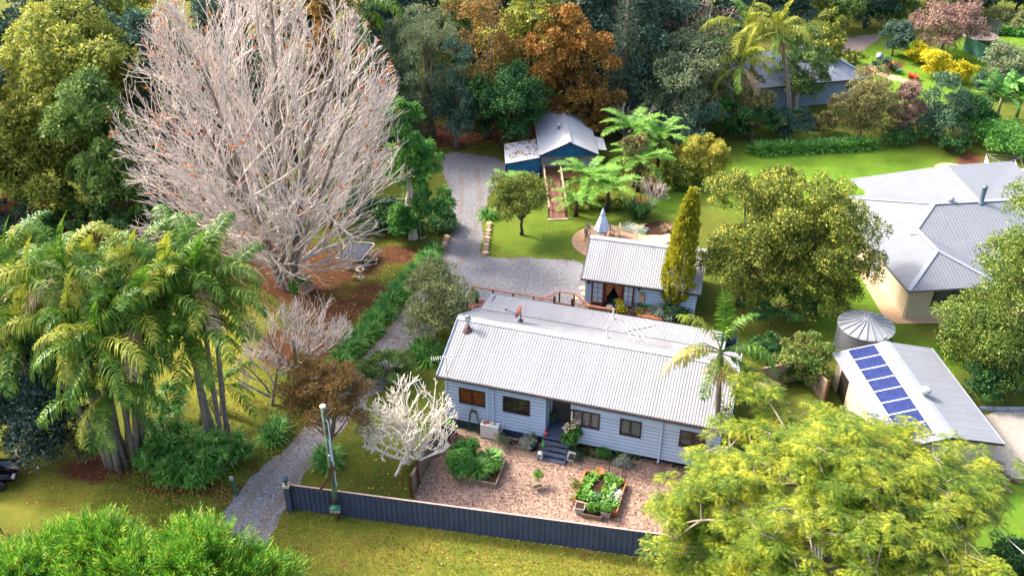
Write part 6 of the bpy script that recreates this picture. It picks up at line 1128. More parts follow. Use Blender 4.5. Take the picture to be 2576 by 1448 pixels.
TRE("twiggy half bare brown tree with hanging grey branches", 1225, 345, -30, 180, M_ORD, 6000, 0.24, rz=0.48, hmax=19, bare=160, bark=BARKG)
TRE("golden autumn tree glimpsed behind the twiggy brown tree", 1330, 300, -60, 200, M_YEL, 11000, 0.34, rz=0.45, hmax=20)
TRE("bright orange autumn tree above the white roofed shed", 1430, 345, -10, 200, M_ORG, 16000, 0.3, rz=0.48, hmax=20, bare=50, bark=BARKG)
TRE("dark orange tree hanging beside the white shed roof", 1475, 355, 130, 140, M_ORD, 9000, 0.28, rz=0.5, bare=20, bark=BARKG)
TRE("deep emerald rounded tree leaning over the side roof of the blue shed", 1262, 368, 160, 228, M_EMR, 20000, 0.24, rz=0.5, nc=70)
TRE("grey twiggy leafless scrub tree at the top edge above the fan of palms", 1735, 270, -25, 220, M_PNK, 4000, 0.2, rz=0.45, hmax=17, bare=260, bark=BARKP)
TRE("grey green dense tree covering the slope beside the far palms", 1710, 330, 85, 240, M_GRY, 20000, 0.24, rz=0.5, nc=70, bare=20)
TRE("brownish green tree below the twin palms' trunks", 1830, 335, 175, 170, M_OLV, 13000, 0.22, rz=0.5)
TRE("dark green tangled shrub below the grey green tree", 1740, 370, 265, 180, M_DRK, 10000, 0.2, "shrub", "shrub", rz=0.55, bare=20)
TRE("bright green climbing vine mass on the slope beside the tree ferns", 1812, 345, 238, 60, M_BRI, 2600, 0.18, "vine_clump", "vine", rz=0.5)
TRE("dark evergreen shrub beside the vine mass", 1880, 350, 255, 130, M_EMR, 8000, 0.2, "shrub", "shrub", rz=0.55)
TRE("blue green shrub under the pale palm trunk", 1975, 345, 270, 130, M_DRK, 8000, 0.2, "shrub", "shrub", rz=0.55)
TRE("pale trunked gum tree beside the grey roofed house", 2000, 275, 60, 130, M_FOR, 7000, 0.24, rz=0.5, bark=BARKP, bare=20)
TRE("upright green tree rising behind the grey roofed house", 2062, 230, 40, 90, M_TIP, 6000, 0.24, rz=0.5)
TRE("leggy brown shrub at the corner of the grey roofed house", 2060, 330, 285, 80, M_OLV, 3500, 0.18, "shrub", "shrub", rz=0.55, bare=20)
TRE("dark shrub with yellow flower heads in front of the grey roofed house", 2160, 345, 190, 150, M_OLV, 11000, 0.2, "shrub", "shrub", rz=0.55)
TRE("reddish brown shrub between the two dark hedge shrubs", 2262, 345, 205, 90, M_PNK, 5500, 0.2, "shrub", "shrub", rz=0.55)
TRE("blue green broad shrub with fine light leaves near the hedge", 2345, 345, 205, 150, M_CON, 9000, 0.2, "shrub", "shrub", rz=0.55)
TRE("dark shrub filling the gap beside the banana plants", 2430, 340, 235, 110, M_EMR, 7000, 0.2, "shrub", "shrub", rz=0.55)
TRE("small dark rounded bush on bare soil at the lawn corner", 2395, 385, 340, 70, M_EMR, 3000, 0.18, "shrub", "shrub", rz=0.6)
TRE("grey leaved shrub overhanging the pale green fence", 2525, 215, 110, 120, M_GRY, 6000, 0.22, "shrub", "shrub", rz=0.55)
TRE("dark green shrub beneath the grey leaved shrub", 2490, 240, 180, 90, M_DRK, 4000, 0.2, "shrub", "shrub", rz=0.55)
TRE("dusty pink twiggy tree beside the round trampoline", 2365, 140, -20, 190, M_PNK, 9000, 0.26, rz=0.5, bare=120, bark=BARKG)
TRE("dark grey green bush above the garden path", 2243, 142, 50, 84, M_DRK, 4500, 0.24, "shrub", "shrub", rz=0.55)
for k, (bx, by, ty, w, lab) in enumerate(((2310, 158, 108, 70, "bright golden shrub nearest the dusty pink tree"), (2350, 192, 120, 80, "tallest bright golden shrub in the far garden"), (2402, 205, 150, 84, "bright golden shrub closest to the green fence"))): TRE(lab, bx, by, ty, w, M_GLD, 3600, 0.22, "golden_shrub", "shrub", rz=0.55, group="golden shrubs of the far garden")
TRE("blue green low shrubs row beside the garden path", 2225, 178, 150, 60, M_CON, 1800, 0.18, "shrub", "shrub", rz=0.6)
TRE("yellow green rockery shrub at the head of the garden path", 2150, 160, 128, 56, M_TIP, 1800, 0.18, "shrub", "shrub", rz=0.6)
TRE("light pinkish bush above the round trampoline", 2540, 70, 25, 90, M_VAR, 4000, 0.24, "shrub", "shrub", rz=0.6)
for k, (bx, by, ty, w, mt, lab) in enumerate(((2085, 75, -90, 150, M_FOR, "tall green tree at the head of the far driveway"), (2175, 70, -90, 130, M_DRK, "dark tree above the far driveway bend"), (2255, 62, -100, 120, M_FOR, "pale limbed tree behind the dark grey green bush"), (2440, 40, -100, 160, M_DRK, "dark tree behind the dusty pink tree"), (2555, 30, -90, 150, M_DRK, "dark tree in the top corner above the pinkish bush"), (1960, 90, -80, 150, M_DRK, "dark tree behind the twin palms"))): TRE(lab, bx, by, ty, w, mt, 8000, 0.36, rz=0.42, hmax=19, bark=BARKP if k == 2 else BARKD)
# far fill of the forest: copies
FILL = [(-62, 92, t_d), (-52, 84, t_f), (-48, 100, t_d), (-40, 94, t_y), (-34, 106, t_d), (-28, 98, t_f), (-21, 104, t_d), (-14, 112, t_f), (-9, 101, t_d), (-2, 108, t_d), (4, 101, t_f), (9, 112, t_d), (15, 103, t_d), (20, 110, t_f), (27, 118, t_d), (-66, 110, t_f), (-20, 122, t_d), (2, 124, t_f), (36, 128, t_d), (46, 130, t_f), (56, 128, t_d), (-44, 70, t_d), (-36, 78, t_d), (6, 92, t_d), (11, 96, t_d), (-5, 94, t_f), (13, 88, t_d), (20, 96, t_d), (-13, 93, t_d), (-25, 88, t_d), (-33, 86, t_f)]
for k, (x, y, t) in enumerate(FILL): dup(t, (x, y, 0), k * 1.3, 0.9 + 0.05 * (k % 5), "dark forest tree in the crowded rows behind the front trees", "forest trees behind the front rows")
# conifers
def conifer(label, loc, h, R, mat, seed, n=9000, z0=0.08, name="conifer_tree", group=None):
    r = np.random.default_rng(seed); t = thing(name, label, "tree", loc, 0, group); mb = MB(); mb.tube([(0, 0, 0), (0.05, 0, h * 0.5), (0, 0, h)], [h * 0.018, h * 0.012, 0.02], 7); c = []; rr = []
    for z in np.arange(h * z0, h * 0.98, 0.42):
        f = 1 - z / h; m = max(4, int(9 * f + 3))
        for a in np.arange(m) * 2 * np.pi / m + r.random() * 6:
            Lb = R * f ** 0.8 * r.uniform(0.7, 1.1) + 0.15; e = np.array([math.cos(a) * Lb, math.sin(a) * Lb, z - 0.12 * Lb]); mb.tube([(0, 0, z), e * [0.5, 0.5, 1] + [0, 0, 0.06 * Lb], e], [0.05, 0.03, 0.012], 3, cap=False)
            for s in np.linspace(0.35, 1, 5): c.append(e * [s, s, 1] + [0, 0, 0.12 * Lb * (1 - s)]); rr.append(0.16 + 0.2 * Lb * (1.2 - s))
    mb.obj("trunk", BARK, t, True); cr = MB(); cr.add(*leafcloud(r, arr(c), arr(rr), n, 0.3, 0.22, 0.35, 0.25, 0.3)); cr.obj("crown", mat, t); return t
B, h, R = sp(1000, 345, 45, 210); conifer("layered blue green conifer beside the bare tree's crown", B, h, R, M_CON, 1, 15000)
B, h, R = sp(1560, 335, -60, 190); conifer("dark pine with bare lower stubs beside the orange tree", B, min(h, 20), R, M_DRK, 2, 9000)
B, h, R = sp(1622, 330, 40, 170); conifer("dark pine against the grey green dense tree", B, min(h, 20), R, M_DRK, 3, 8000)
B, h, R = sp(405, 380, -60, 110); conifer("feathery green pine at the western edge of the bare tree", B, min(h, 21), R, M_FOR, 4, 9000)
# --- the great bare tree
B = P(725, 722)
def ell(c, r):
    c = arr(c); r = arr(r)
    def f(q, d):
        o = (q - c) / r; v = d / r; A_ = v @ v; b_ = o @ v; C_ = o @ o - 1; D_ = b_ * b_ - A_ * C_
        return max(0.0, (-b_ + math.sqrt(D_)) / A_) if D_ > 0 else 0.0
    return f
def env_b(q, d, f0=ell((0.1, 0, 9.2), (9.8, 8.8, 13.4))):
    L = f0(q, d)
    while L > 0.3:
        e = q + d * L
        if math.hypot(e[0], e[1]) <= 3.4 + 1.25 * max(e[2], 0) and e[2] > 0.8: break
        L *= 0.85
    return L
stm = [((0, 0, 0), (0.03, 0, 1), 21, 0.5), ((0.3, 0.1, 0), (0.16, 0.12, 1), 20, 0.34), ((-0.35, 0, 0), (-0.2, -0.05, 1), 19, 0.32), ((0.1, -0.3, 0), (0.34, -0.15, 1), 17, 0.24), ((-0.2, -0.2, 0), (-0.4, 0.1, 1), 17, 0.24)]
spec = [dict(k=10, n=20, t0=0.07, pw=1.6, a=0.32, aw=3.0, l=0.8, fall=0.5, rr=0.36, up=0.02, t=0.0, j=0.05, e=0.16), dict(k=9, n=8, t0=0.2, a=0.46, l=0.5, fall=0.45, rr=0.58, up=0.08, t=0.035, j=0.07, e=0.25, m=0.03), dict(k=6, n=5, t0=0.2, a=0.5, l=0.55, fall=0.4, rr=0.62, up=0.06, t=0.06, j=0.11, m=0.022), dict(k=5, n=2, t0=0.3, a=0.55, l=0.6, fall=0.3, rr=0.7, t=0.07, j=0.14, m=0.013), dict(k=4, t=0.08, j=0.15, m=0.009)]
bare_tree("bare_tree", "huge pale leafless tree spreading a dense fan of white branches", B, stm, spec, BARKP, 12, env_b, None, (800, 0.2, 0.24, 0.2), M_ORLF, tmat=BARKG)
# --- smaller bare trees
def sub(n1, n2, n3, a1=0.6, up=0.2, l1=0.65): return [dict(k=6, n=n1, t0=0.25, a=a1, l=l1, fall=0.35, rr=0.55, up=up, t=0.06, j=0.1, e=0.3), dict(k=5, n=n2, t0=0.2, a=0.5, l=0.6, fall=0.4, rr=0.6, up=0.15, t=0.08, j=0.13, m=0.02), dict(k=4, n=n3, t0=0.2, a=0.5, l=0.6, fall=0.3, rr=0.7, up=0.1, t=0.08, j=0.15, m=0.014), dict(k=3, t=0.08, j=0.15, m=0.011)]
B, h, R = sp(748, 940, 748, 250); s_ = [((0, 0, 0), (0.1, 0, 1), h * 0.7, 0.16)] + [((0.0, 0, 0.4), (math.cos(a) * 0.95, math.sin(a) * 0.95, 0.65), h * 0.78, 0.09) for a in np.arange(7) * 0.9]
bare_tree("bare_tree", "pale vase shaped leafless tree on the lawn in front of the garden bench", B, s_, sub(8, 6, 4), BARKP, 5, ell((0.3, 0, h * 0.52), (R * 1.15, R, h * 0.48)), tmat=BARKG)
B, h, R = sp(684, 1018, 850, 130); bare_tree("bare_tree", "small crooked leafless tree between the palms and the vase shaped tree", B, [((0, 0, 0), (0.1, 0, 1), h * 0.8, 0.11), ((0, 0, 0.6), (-0.9, 0.1, 0.6), h * 0.5, 0.08), ((0, 0, 0.8), (-0.5, 0.3, 0.9), h * 0.6, 0.07)], sub(5, 5, 4), BARKP, 6, ell((-0.3, 0, h * 0.55), (R * 1.1, R, h * 0.52)), tmat=BARKG)
B, h, R = sp(1030, 1165, 955, 220); fsp = [dict(k=5, n=6, t0=0.3, a=0.95, l=0.8, fall=0.2, rr=0.7, up=0.05, t=0.03, j=0.14, e=0.6), dict(k=5, n=4, t0=0.35, a=0.75, l=0.7, fall=0.2, rr=0.75, up=0.08, t=0.08, j=0.18, e=0.7, m=0.03), dict(k=4, n=4, t0=0.35, a=0.75, l=0.7, fall=0.2, rr=0.8, up=0.1, t=0.12, j=0.18, e=0.75, m=0.026), dict(k=4, n=3, t0=0.4, a=0.7, l=0.7, fall=0.2, rr=0.85, up=0.15, t=0.14, j=0.18, e=0.8, m=0.023), dict(k=3, t=0.14, j=0.14, e=0.9, m=0.021)]
bare_tree("frangipani_tree", "stubby white leafless frangipani leaning over the paling fence", B, [((0, 0, 0), (0.05, 0, 1), h * 0.45, 0.19)] + [((0, 0, 0.5), (math.cos(a) * 1.1, math.sin(a) * 1.1, 0.5), h * 0.5, 0.095) for a in np.arange(5) * 1.25 + 0.4], fsp, BARKW, 7, ell((0, 0, h * 0.55), (R * 1.2, R, h * 0.46)))
B, h, R = sp(1640, 520, 450, 110); bare_tree("bare_shrub", "low leafless shrub with a few yellow leaves behind the bird of paradise", B, [((0, 0, 0), (math.cos(a) * 0.6, math.sin(a) * 0.6, 0.8), h * 0.9, 0.05) for a in np.arange(6) * 1.05], sub(4, 4, 3), BARKP, 8, ell((0, 0, h * 0.5), (R, R, h * 0.55)), leaves=(120, 0.5, 0.16, 0.1), lmat=M_TIP)
B, h, R = sp(1500, 330, 225, 150); bare_tree("bare_shrub", "bare spreading shrub above the tree ferns beside the shed", P(1575, 345), [((0, 0, 0), (math.cos(a) * 0.8, math.sin(a) * 0.8, 0.7), 4.5, 0.08) for a in np.arange(6) * 1.05], sub(5, 5, 3), BARKP, 9, None, leaves=(300, 0.5, 0.2, 0.15), lmat=M_TIP)
# --- middle garden
M_RGT = leafmat("leaf_bright_olive", G(46, 74, 30), G(98, 126, 44), G(176, 184, 82), 0.3, accent=G(206, 206, 110), acc=0.05, scale=0.8)
TRE("large glossy green tree with yellow tips beside the golden cypress", 1862, 765, 400, 272, M_TIP, 44000, 0.155, rz=0.5, nc=90, rc=0.95)
TRE("large glossy green tree with yellow tips next to the cream house path", 2045, 790, 478, 238, M_TIP, 38000, 0.155, rz=0.52, nc=80, rc=0.95)
TRE("yellow tipped smaller tree in front of the bright lawn behind the large glossy trees", 1945, 560, 410, 130, M_TIP, 7000, 0.2, rz=0.55)
TRE("broad bright green tree filling the picture edge beside the cream house", 2490, 955, 505, 305, M_RGT, 50000, 0.15, rz=0.52, nc=110, rc=1.0, bare=24, bark=BARKG)
TRE("bright green bush under the broad tree at the cream house corner", 2395, 880, 815, 90, M_RGT, 4200, 0.16, "shrub", "shrub", rz=0.6)
TRE("green shrub with orange pink flower heads beside the water tank", 2015, 950, 840, 150, M_FLO, 8000, 0.15, "shrub", "shrub", rz=0.55)
TRE("dark leafy bush between the front palm and the flowering shrub", 1925, 905, 830, 90, M_EMR, 4000, 0.16, "shrub", "shrub", rz=0.6)
TRE("golden shrub with pinkish tips rising behind the golden cypress", 1755, 450, 345, 140, M_GLDP, 9000, 0.2, "golden_shrub", "shrub", rz=0.55)
TRE("golden green shrub on the lawn edge below the pinkish one", 1700, 470, 400, 90, M_TIP, 4000, 0.2, "golden_shrub", "shrub", rz=0.55)
TRE("narrow tall green tree with pale trunk shading the swing", 1040, 600, 226, 150, M_BRI, 20000, 0.26, rz=0.46, nc=60, bark=BARKP, asp=0.32, droop=0.6, rc=0.85)
TRE("green shrub skirt at the foot of the narrow tall tree", 990, 575, 500, 120, M_EMR, 5000, 0.2, "shrub", "shrub", rz=0.6)
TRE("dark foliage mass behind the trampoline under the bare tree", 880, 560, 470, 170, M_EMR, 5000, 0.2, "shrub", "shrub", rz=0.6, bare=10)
TRE("dark green shrub beside the gravel lane near the narrow tall tree", 1115, 575, 525, 60, M_STRD, 2200, 0.18, "shrub", "shrub", rz=0.6)
TRE("small mango tree with drooping olive leaves on the round lawn", 1312, 590, 440, 156, M_MNG, 9000, 0.26, rz=0.42, asp=0.24, droop=0.8, bark=BARKD, th=1.9, hang=True)
TRE("dark magnolia with pale flowers among the tree ferns", 1592, 470, 325, 75, M_OLV, 4500, 0.2, rz=0.46, bark=BARKG)
TRE("rounded variegated shrub beside the gravel drive at the house corner", 1098, 845, 682, 168, M_VAR, 15000, 0.15, "variegated_shrub", "shrub", rz=0.5, nc=80)
TRE("low rounded grey green bush beside the drive in front of the strappy clumps", 978, 955, 884, 150, M_FOR, 8000, 0.13, "shrub", "shrub", rz=0.58)
TRE("bronze leaved maple spreading over the gravel drive behind the power pole", 838, 1165, 925, 250, M_MAP, 26000, 0.12, "maple_tree", rz=0.38, nc=80, flat=0.7, bark=BARKG, bare=60, th=2.2, hang=True)
TRE("fern shrub at the foot of the great bare tree", 752, 728, 690, 50, M_STRAP, 1400, 0.2, "shrub", "shrub", rz=0.6)
TRE("dark glossy blue green shrub towering over the black car", 118, 1130, 790, 270, M_BLU, 24000, 0.2, "glossy_shrub", "shrub", rz=0.52, nc=90, bare=40, bark=BARKP, zmin=-0.8)
TRE("dark glossy blue green shrub on the picture edge behind the car", -20, 1120, 840, 180, M_BLU, 11000, 0.2, "glossy_shrub", "shrub", rz=0.52, bare=20, bark=BARKP, zmin=-0.8)
TRE("low olive undergrowth bush between the palm trunks and the glossy shrub", 205, 1160, 1090, 90, M_OLV, 3000, 0.14, "shrub", "shrub", rz=0.6)
TRE("dark bush at the bottom corner beyond the feathery tree", 2540, 1480, 1370, 190, M_EMR, 9000, 0.13, "shrub", "shrub", rz=0.6)
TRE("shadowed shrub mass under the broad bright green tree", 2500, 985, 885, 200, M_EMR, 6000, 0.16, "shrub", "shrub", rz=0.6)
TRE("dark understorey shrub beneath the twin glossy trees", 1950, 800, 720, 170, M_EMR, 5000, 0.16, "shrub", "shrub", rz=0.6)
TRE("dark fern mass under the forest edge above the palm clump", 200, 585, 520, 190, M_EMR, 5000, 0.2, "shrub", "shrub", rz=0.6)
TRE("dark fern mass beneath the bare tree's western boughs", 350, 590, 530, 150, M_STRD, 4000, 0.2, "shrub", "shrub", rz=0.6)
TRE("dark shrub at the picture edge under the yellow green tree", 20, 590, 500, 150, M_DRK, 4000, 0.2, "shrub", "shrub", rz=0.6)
# hedges
def hedge(label, a, b, w, h, mat, n, size, seed):
    yaw, L = seg(a, b); r = np.random.default_rng(seed); k = int(L * w * 2.4) + 6; c = np.stack([r.random(k) * L, (r.random(k) - 0.5) * w, h * (0.25 + 0.55 * r.random(k))], 1); o = MB().add(*leafcloud(r, c, np.full(k, h * 0.32), n, size, 0.5)).obj("hedge", mat); put(o, (a[0], a[1], 0), yaw); return tag(o, label, "hedge")
hedge("dark clipped hedge along the top of the bright neighbour lawn", P(2212, 366), P(2352, 358), 1.6, 1.5, M_EMR, 7000, 0.16, 1)
hedge("tall light green climbing hedge running down beside the clothesline", P(2405, 330), P(2600, 420), 3.0, 2.6, M_BRI, 14000, 0.2, 2)
hedge("yellow green low hedge of ferny plants along the top of the round lawn", P(1425, 524), P(1600, 522), 1.1, 0.8, M_TIP, 4200, 0.16, 3)
hedge("dark low shrub line behind the narrow tall tree", P(890, 590), P(1140, 575), 1.6, 1.3, M_STRD, 7000, 0.18, 4)
# --- strappy plants
A0 = strap_mesh("strappy_clump", M_STRAP, 1, 130, 0.85, 0.075, 0.32, (0.35, 1.45), (0.9, 1.7)); A1 = strap_mesh("strappy_clump", M_STRAP, 2, 120, 0.8, 0.075, 0.34, (0.35, 1.45), (0.9, 1.8))
am = [A0.mesh("strappy_clump", M_STRAP), A1.mesh("strappy_clump", M_STRAP)]
def clumpat(label, px, py, s, k, group, mt=None):
    o = bpy.data.objects.new("strappy_clump", am[k % 2]); COL.objects.link(o); put(o, P(px, py), k * 1.7, s); return tag(o, label, "plant", group)
ROW = [(1092, 634), (1070, 652), (1082, 660), (1046, 682), (1060, 690), (1022, 710), (1000, 728), (1012, 742), (980, 762), (962, 780), (972, 792), (944, 806), (926, 828), (938, 838), (905, 852), (888, 870), (898, 880), (868, 892), (850, 912), (862, 922)]
for k, (x, y) in enumerate(ROW): clumpat("strappy green clump number %s of the drive border counted from the trampoline end" % (["one", "two", "three", "four", "five", "six", "seven", "eight", "nine", "ten", "eleven", "twelve", "thirteen", "fourteen", "fifteen", "sixteen", "seventeen", "eighteen", "nineteen", "twenty"][k]), x, y, 0.98 + 0.1 * (k % 3), k, "strappy clumps along the drive border")
for k, (x, y, lab) in enumerate(((1068, 872, "strappy clump below the variegated shrub nearest the house"), (1050, 895, "strappy clump between the variegated shrub and low bush"), (1074, 906, "strappy clump at the lawn beside the house corner"), (1088, 885, "strappy clump tucked against the house wall"), (700, 1082, "dark strappy clump on the drive edge under the maple"), (684, 1106, "strappy clump on the lawn edge below the maple"), (822, 1172, "dark strappy clump at the foot of the power pole maple"), (826, 1150, "strappy clump behind the power pole"), (1126, 568, "strappy clump at the bend of the gravel lane"), (1228, 545, "strappy clump on the mango lawn side of the lane"), (790, 948, "small strappy tuft on the lawn by the drive"))): clumpat(lab, x, y, 1.15 if k not in (10,) else 0.6, k, None)
for k in range(16):
    clumpat("long leaved strappy clump %s along the bright lawn's far border, from the golden shrub" % ORD[k], 1905 + k * 18.5, 385 - k * 1.0, 1.5, k, "strappy clumps along the far lawn border")
for k, (x, y, s, mt, lab) in enumerate(((1607, 548, 1.0, M_STRD, "bird of paradise clump with orange flowers beside the sand patch"),)):
    t = thing("bird_of_paradise", lab, "plant", P(x, y)); strap_mesh("leaves", M_STRD, 55, 150, 1.7, 0.14, 0.5, (0.8, 1.5), (0.2, 0.8)).obj("leaves", M_STRD, t); q = MB(); q.add(*leafcloud(np.random.default_rng(1), arr([(0.4 * math.cos(a), 0.4 * math.sin(a), 1.55) for a in range(9)]), np.full(9, 0.12), 70, 0.2, 0.3)); q.obj("flowers", M_ORLF, t)
vegs("grass_clump", "pale striped grass clump on the sand patch beside the patio", P(*ZU(1470, 470)), M_SIL, 120, 0.8, 0.04, (0.5, 1.5), 0.15, bend=(0.9, 1.8)); vegs("grass_clump", "small round green clump in the middle of the sand patch", P(*ZU(1800, 540)), M_STRAP, 90, 0.5, 0.04, (0.4, 1.5), 0.15, bend=(0.9, 1.8)); vegs("grass_clump", "bleached dry grass clump on the dark mulch patch", P(*ZU(2380, 480)), M_PALD, 90, 0.7, 0.04, (0.5, 1.5), 0.15, bend=(0.9, 1.8))
vegs("elephant_ear", "broad leaved tropical plant under the golden green tree", P(1722, 478), M_BRI, 14, 1.2, 0.6, (0.5, 1.2), 0.2, bend=(0.9, 1.5)); vegs("elephant_ear", "blue green broad leaved plant beside the round trampoline", P(2505, 85), M_CON, 26, 1.3, 0.6, (0.4, 1.2), 0.4, bend=(0.9, 1.5))
for k, (x, y) in enumerate(((2520, 85), (2560, 88))): hedge(["strip of green strap leaves below the blue green broad leaved plant", "strip of green strap leaves running off the picture edge"][k], P(x, y + 4), P(x + 46, y + 4), 1.2, 0.8, M_STRAP, 2200, 0.3, 60 + k)
# spiky dracaena mass
sk_ = np.random.default_rng(17)
def spiky(label, loc, n, h, R, seed, mat=M_STRD):
    r = np.random.default_rng(seed); t = thing("spiky_shrub", label, "shrub", loc, 0, "spiky shrubs below the palms"); st = MB(); lv = MB()
    for i in range(n):
        a = r.random() * 6.28; q = math.sqrt(r.random()) * R; e = np.array([q * math.cos(a), q * math.sin(a), h * (0.25 + 0.75 * r.random() * (1 - 0.5 * q / R))]); st.tube([e * [0.3, 0.3, 0], e * [0.8, 0.8, 0.5], e], 0.03, 4, cap=False); m = 34
        V, Fc = strips(np.repeat(e[None], m, 0), r.random(m) * 6.28, r.uniform(-0.3, 1.5, m), 0.62 * r.uniform(0.7, 1.15, m), np.full(m, 0.065), r.uniform(0.3, 1.0, m), 4); lv.add(V, Fc)
    st.obj("stems", BARKG, t); lv.obj("leaves", M_STRAP, t); return t
for k, (x, y, n, h, R, lab) in enumerate(((430, 1120, 30, 3.2, 1.3, "tall spiky rosette shrub between the two groups of palm trunks"), (500, 1150, 30, 2.6, 1.4, "spiky rosette shrub beneath the palms with hanging dry roots"), (430, 1190, 24, 2.0, 1.2, "low spiky rosette shrub nearest the grass verge"), (560, 1180, 26, 2.0, 1.2, "spiky rosette shrub beside the green marker post"), (480, 1225, 18, 1.3, 1.0, "lowest spiky rosette shrub hanging over the verge lawn"), (395, 1165, 18, 1.8, 0.9, "spiky rosette shrub against the leaning palm trunks"), (600, 1150, 14, 1.5, 0.8, "feathery spiky shrub on the drive edge beneath the palms"), (445, 1050, 9, 2.6, 0.7, "thin spiky rosette shrub behind the palm trunks on the lawn"))): spiky(lab, P(x, y), n, h, R, 200 + k)
# --- palms
FR = {}
for nm, mt in (("g", M_PALM), ("y", M_PALY), ("d", M_PALD)):
    FR[nm] = [frond_mesh("frond", mt, 1, 3.2, 44, 0.75, 0.062, 1.3, 1.6, 0.8), frond_mesh("frond", mt, 2, 3.4, 46, 0.85, 0.062, 0.8, 1.9, 1.3), frond_mesh("frond", mt, 3, 3.3, 44, 0.85, 0.062, 0.3, 1.8, 1.5), frond_mesh("frond", mt, 4, 2.9, 40, 0.8, 0.062, -0.25, 1.25, 1.3), frond_mesh("frond", mt, 5, 2.8, 40, 0.65, 0.05, 1.5, 0.5, 0.35)]
M_SHAFT = solid("crownshaft_green", lin(120, 140, 84, 0.75), 0.5, 0.12, 3); M_SKIRT = leafmat("palm_flower_skirt", G(130, 96, 70), G(176, 140, 108), G(206, 176, 146), 0.1)
def palm(label, base, crown, nf=13, s=1.0, seed=0, yel=0.2, dry=0.1, r0=0.15, skirt=False, group=None, az=None, name="palm_tree"):
    r = np.random.default_rng(seed); t = thing(name, label, "palm", base, 0, group); e = arr(crown) - arr(base); k = np.linspace(0, 1, 9)[:, None]
    pts = e * np.concatenate([k ** 1.5, k ** 1.5, k], 1); MB().tube(pts, np.interp(k[:, 0], [0, 0.06, 0.2, 1], [r0 * 1.5, r0 * 1.15, r0, r0 * 0.8]), 8).obj("trunk", PALMT, t, True)
    d = nz(pts[-1] - pts[-2]); MB().tube([pts[-1] - d * 0.9 * s, pts[-1] - d * 0.5 * s, pts[-1] + d * 0.1], [r0 * 0.95, r0 * 1.25, r0 * 0.5], 8).obj("crownshaft", M_SHAFT, t, True)
    for i in range(nf):
        f = i / max(1, nf - 1); v = 4 if i == 0 else min(3, int(f * 4)); kk = 'd' if (r.random() < dry and v >= 2) else ('y' if r.random() < yel else 'g')
        a = az[i % len(az)] if az is not None else i * 2.4 + r.normal() * 0.25
        link("frond", FR[kk][v], t, pts[-1] + [0, 0, 0.05 - 0.12 * f], a, s * r.uniform(0.85, 1.1), r.normal() * 0.12)
    if skirt:
        m = 220; V, Fc = strips(np.repeat((pts[-1] - d * 0.9 * s)[None], m, 0) + r.normal(size=(m, 3)) * 0.1, r.random(m) * 6.28, r.uniform(-0.9, 0.3, m), 1.15 * s * r.uniform(0.5, 1.1, m), np.full(m, 0.035), r.uniform(0.6, 1.6, m), 4); MB().add(V, Fc).obj("flower_skirt", M_SKIRT, t)
    return t
def palmpx(label, bx, by, cx, cy, dy=0.0, **k): b = P(bx, by); return palm(label, b, PY(cx, cy, b[1] + dy), **k)
PL = [(318, 1172, 75, 640, 2.5, "palm reaching furthest towards the picture edge"), (300, 1178, 165, 610, 2.0, "palm with crown behind the picture edge palms"), (330, 1160, 345, 600, 3.5, "palm whose crown stands tallest at the back of the group"), (285, 1176, 175, 745, 0.0, "palm with drooping bleached fronds over the glossy shrub"), (342, 1165, 275, 700, 1.0, "palm with crown in the centre of the crowded group"), (300, 1182, 250, 850, -1.0, "shorter palm with dark hanging fronds over the trunks"), (352, 1160, 350, 720, 0.5, "palm standing upright over the bunched trunks"), (362, 1150, 415, 680, 1.5, "palm leaning gently towards the lawn side of the bunch"), (280, 1170, 275, 965, -1.0, "lowest young palm of the bunch of trunks"), (310, 1150, 240, 640, 3.5, "palm at the back with yellowing upright fronds")]
PL += [(275, 1174, 60, 760, 1.0, "palm with dark arching fronds nearest the glossy shrub top"), (322, 1150, 20, 590, 5.0, "rearmost palm of the clump at the picture edge"), (350, 1155, 440, 590, 5.0, "rearmost palm of the clump towards the bare tree")]
for k, (bx, by, cx, cy, dy, lab) in enumerate(PL): palmpx(lab, bx, by, cx, cy + (75 if cy < 800 else 15), dy, seed=k, nf=17, s=1.2, yel=0.3, dry=0.06, group="palms in the clump by the verge")
PL = [(530, 1135, 480, 790, 0.0, "palm with long clean arching fronds over the lawn"), (560, 1120, 500, 650, 1.5, "palm with bright upright new frond beside the bare tree"), (545, 1128, 430, 660, 1.5, "palm in the lawn side trio with crown nearest the bunch"), (575, 1105, 540, 690, 1.0, "palm with a dry tan frond facing the lawn")]
for k, (bx, by, cx, cy, dy, lab) in enumerate(PL): palmpx(lab, bx, by, cx, cy + 50, dy, seed=20 + k, nf=17, s=1.25, yel=0.2, dry=0.05, group="palms on the lawn side of the clump")
palmpx("short young palm on the lawn behind the spiky shrubs", 560, 1040, 560, 965, 0, seed=31, nf=10, s=0.95, yel=0.1, dry=0.0)
palmpx("lone palm with a brown flower skirt at the forest foot", 328, 548, 262, 388, 0, seed=32, nf=9, s=1.25, yel=0.3, dry=0.1, skirt=True)
palmpx("small dark palm behind the bare tree's lowest western boughs", 385, 560, 350, 500, 0, seed=33, nf=8, s=0.9, yel=0, dry=0)
palmpx("palm with hanging fronds beside the olive orange autumn tree", 905, 350, 905, 20, 0, seed=34, nf=12, s=1.5, yel=0.5, dry=0.1, r0=0.3)
palmpx("lone windblown palm with a shaggy brown skirt before the house roof", 1790, 1190, 1812, 885, 0, seed=35, nf=11, s=1.05, yel=0.35, dry=0.1, skirt=True, r0=0.17, az=[1.9, 2.9, 0.3, 3.5, 5.9, 4.3, 0.0, 3.2, 5.2, 2.4, 6.1])
palmpx("taller far palm with pale yellow fronds beside the grey roofed house", 1985, 330, 1958, 80, 0, seed=36, nf=12, s=1.3, yel=0.8, dry=0.1, skirt=True, r0=0.2)
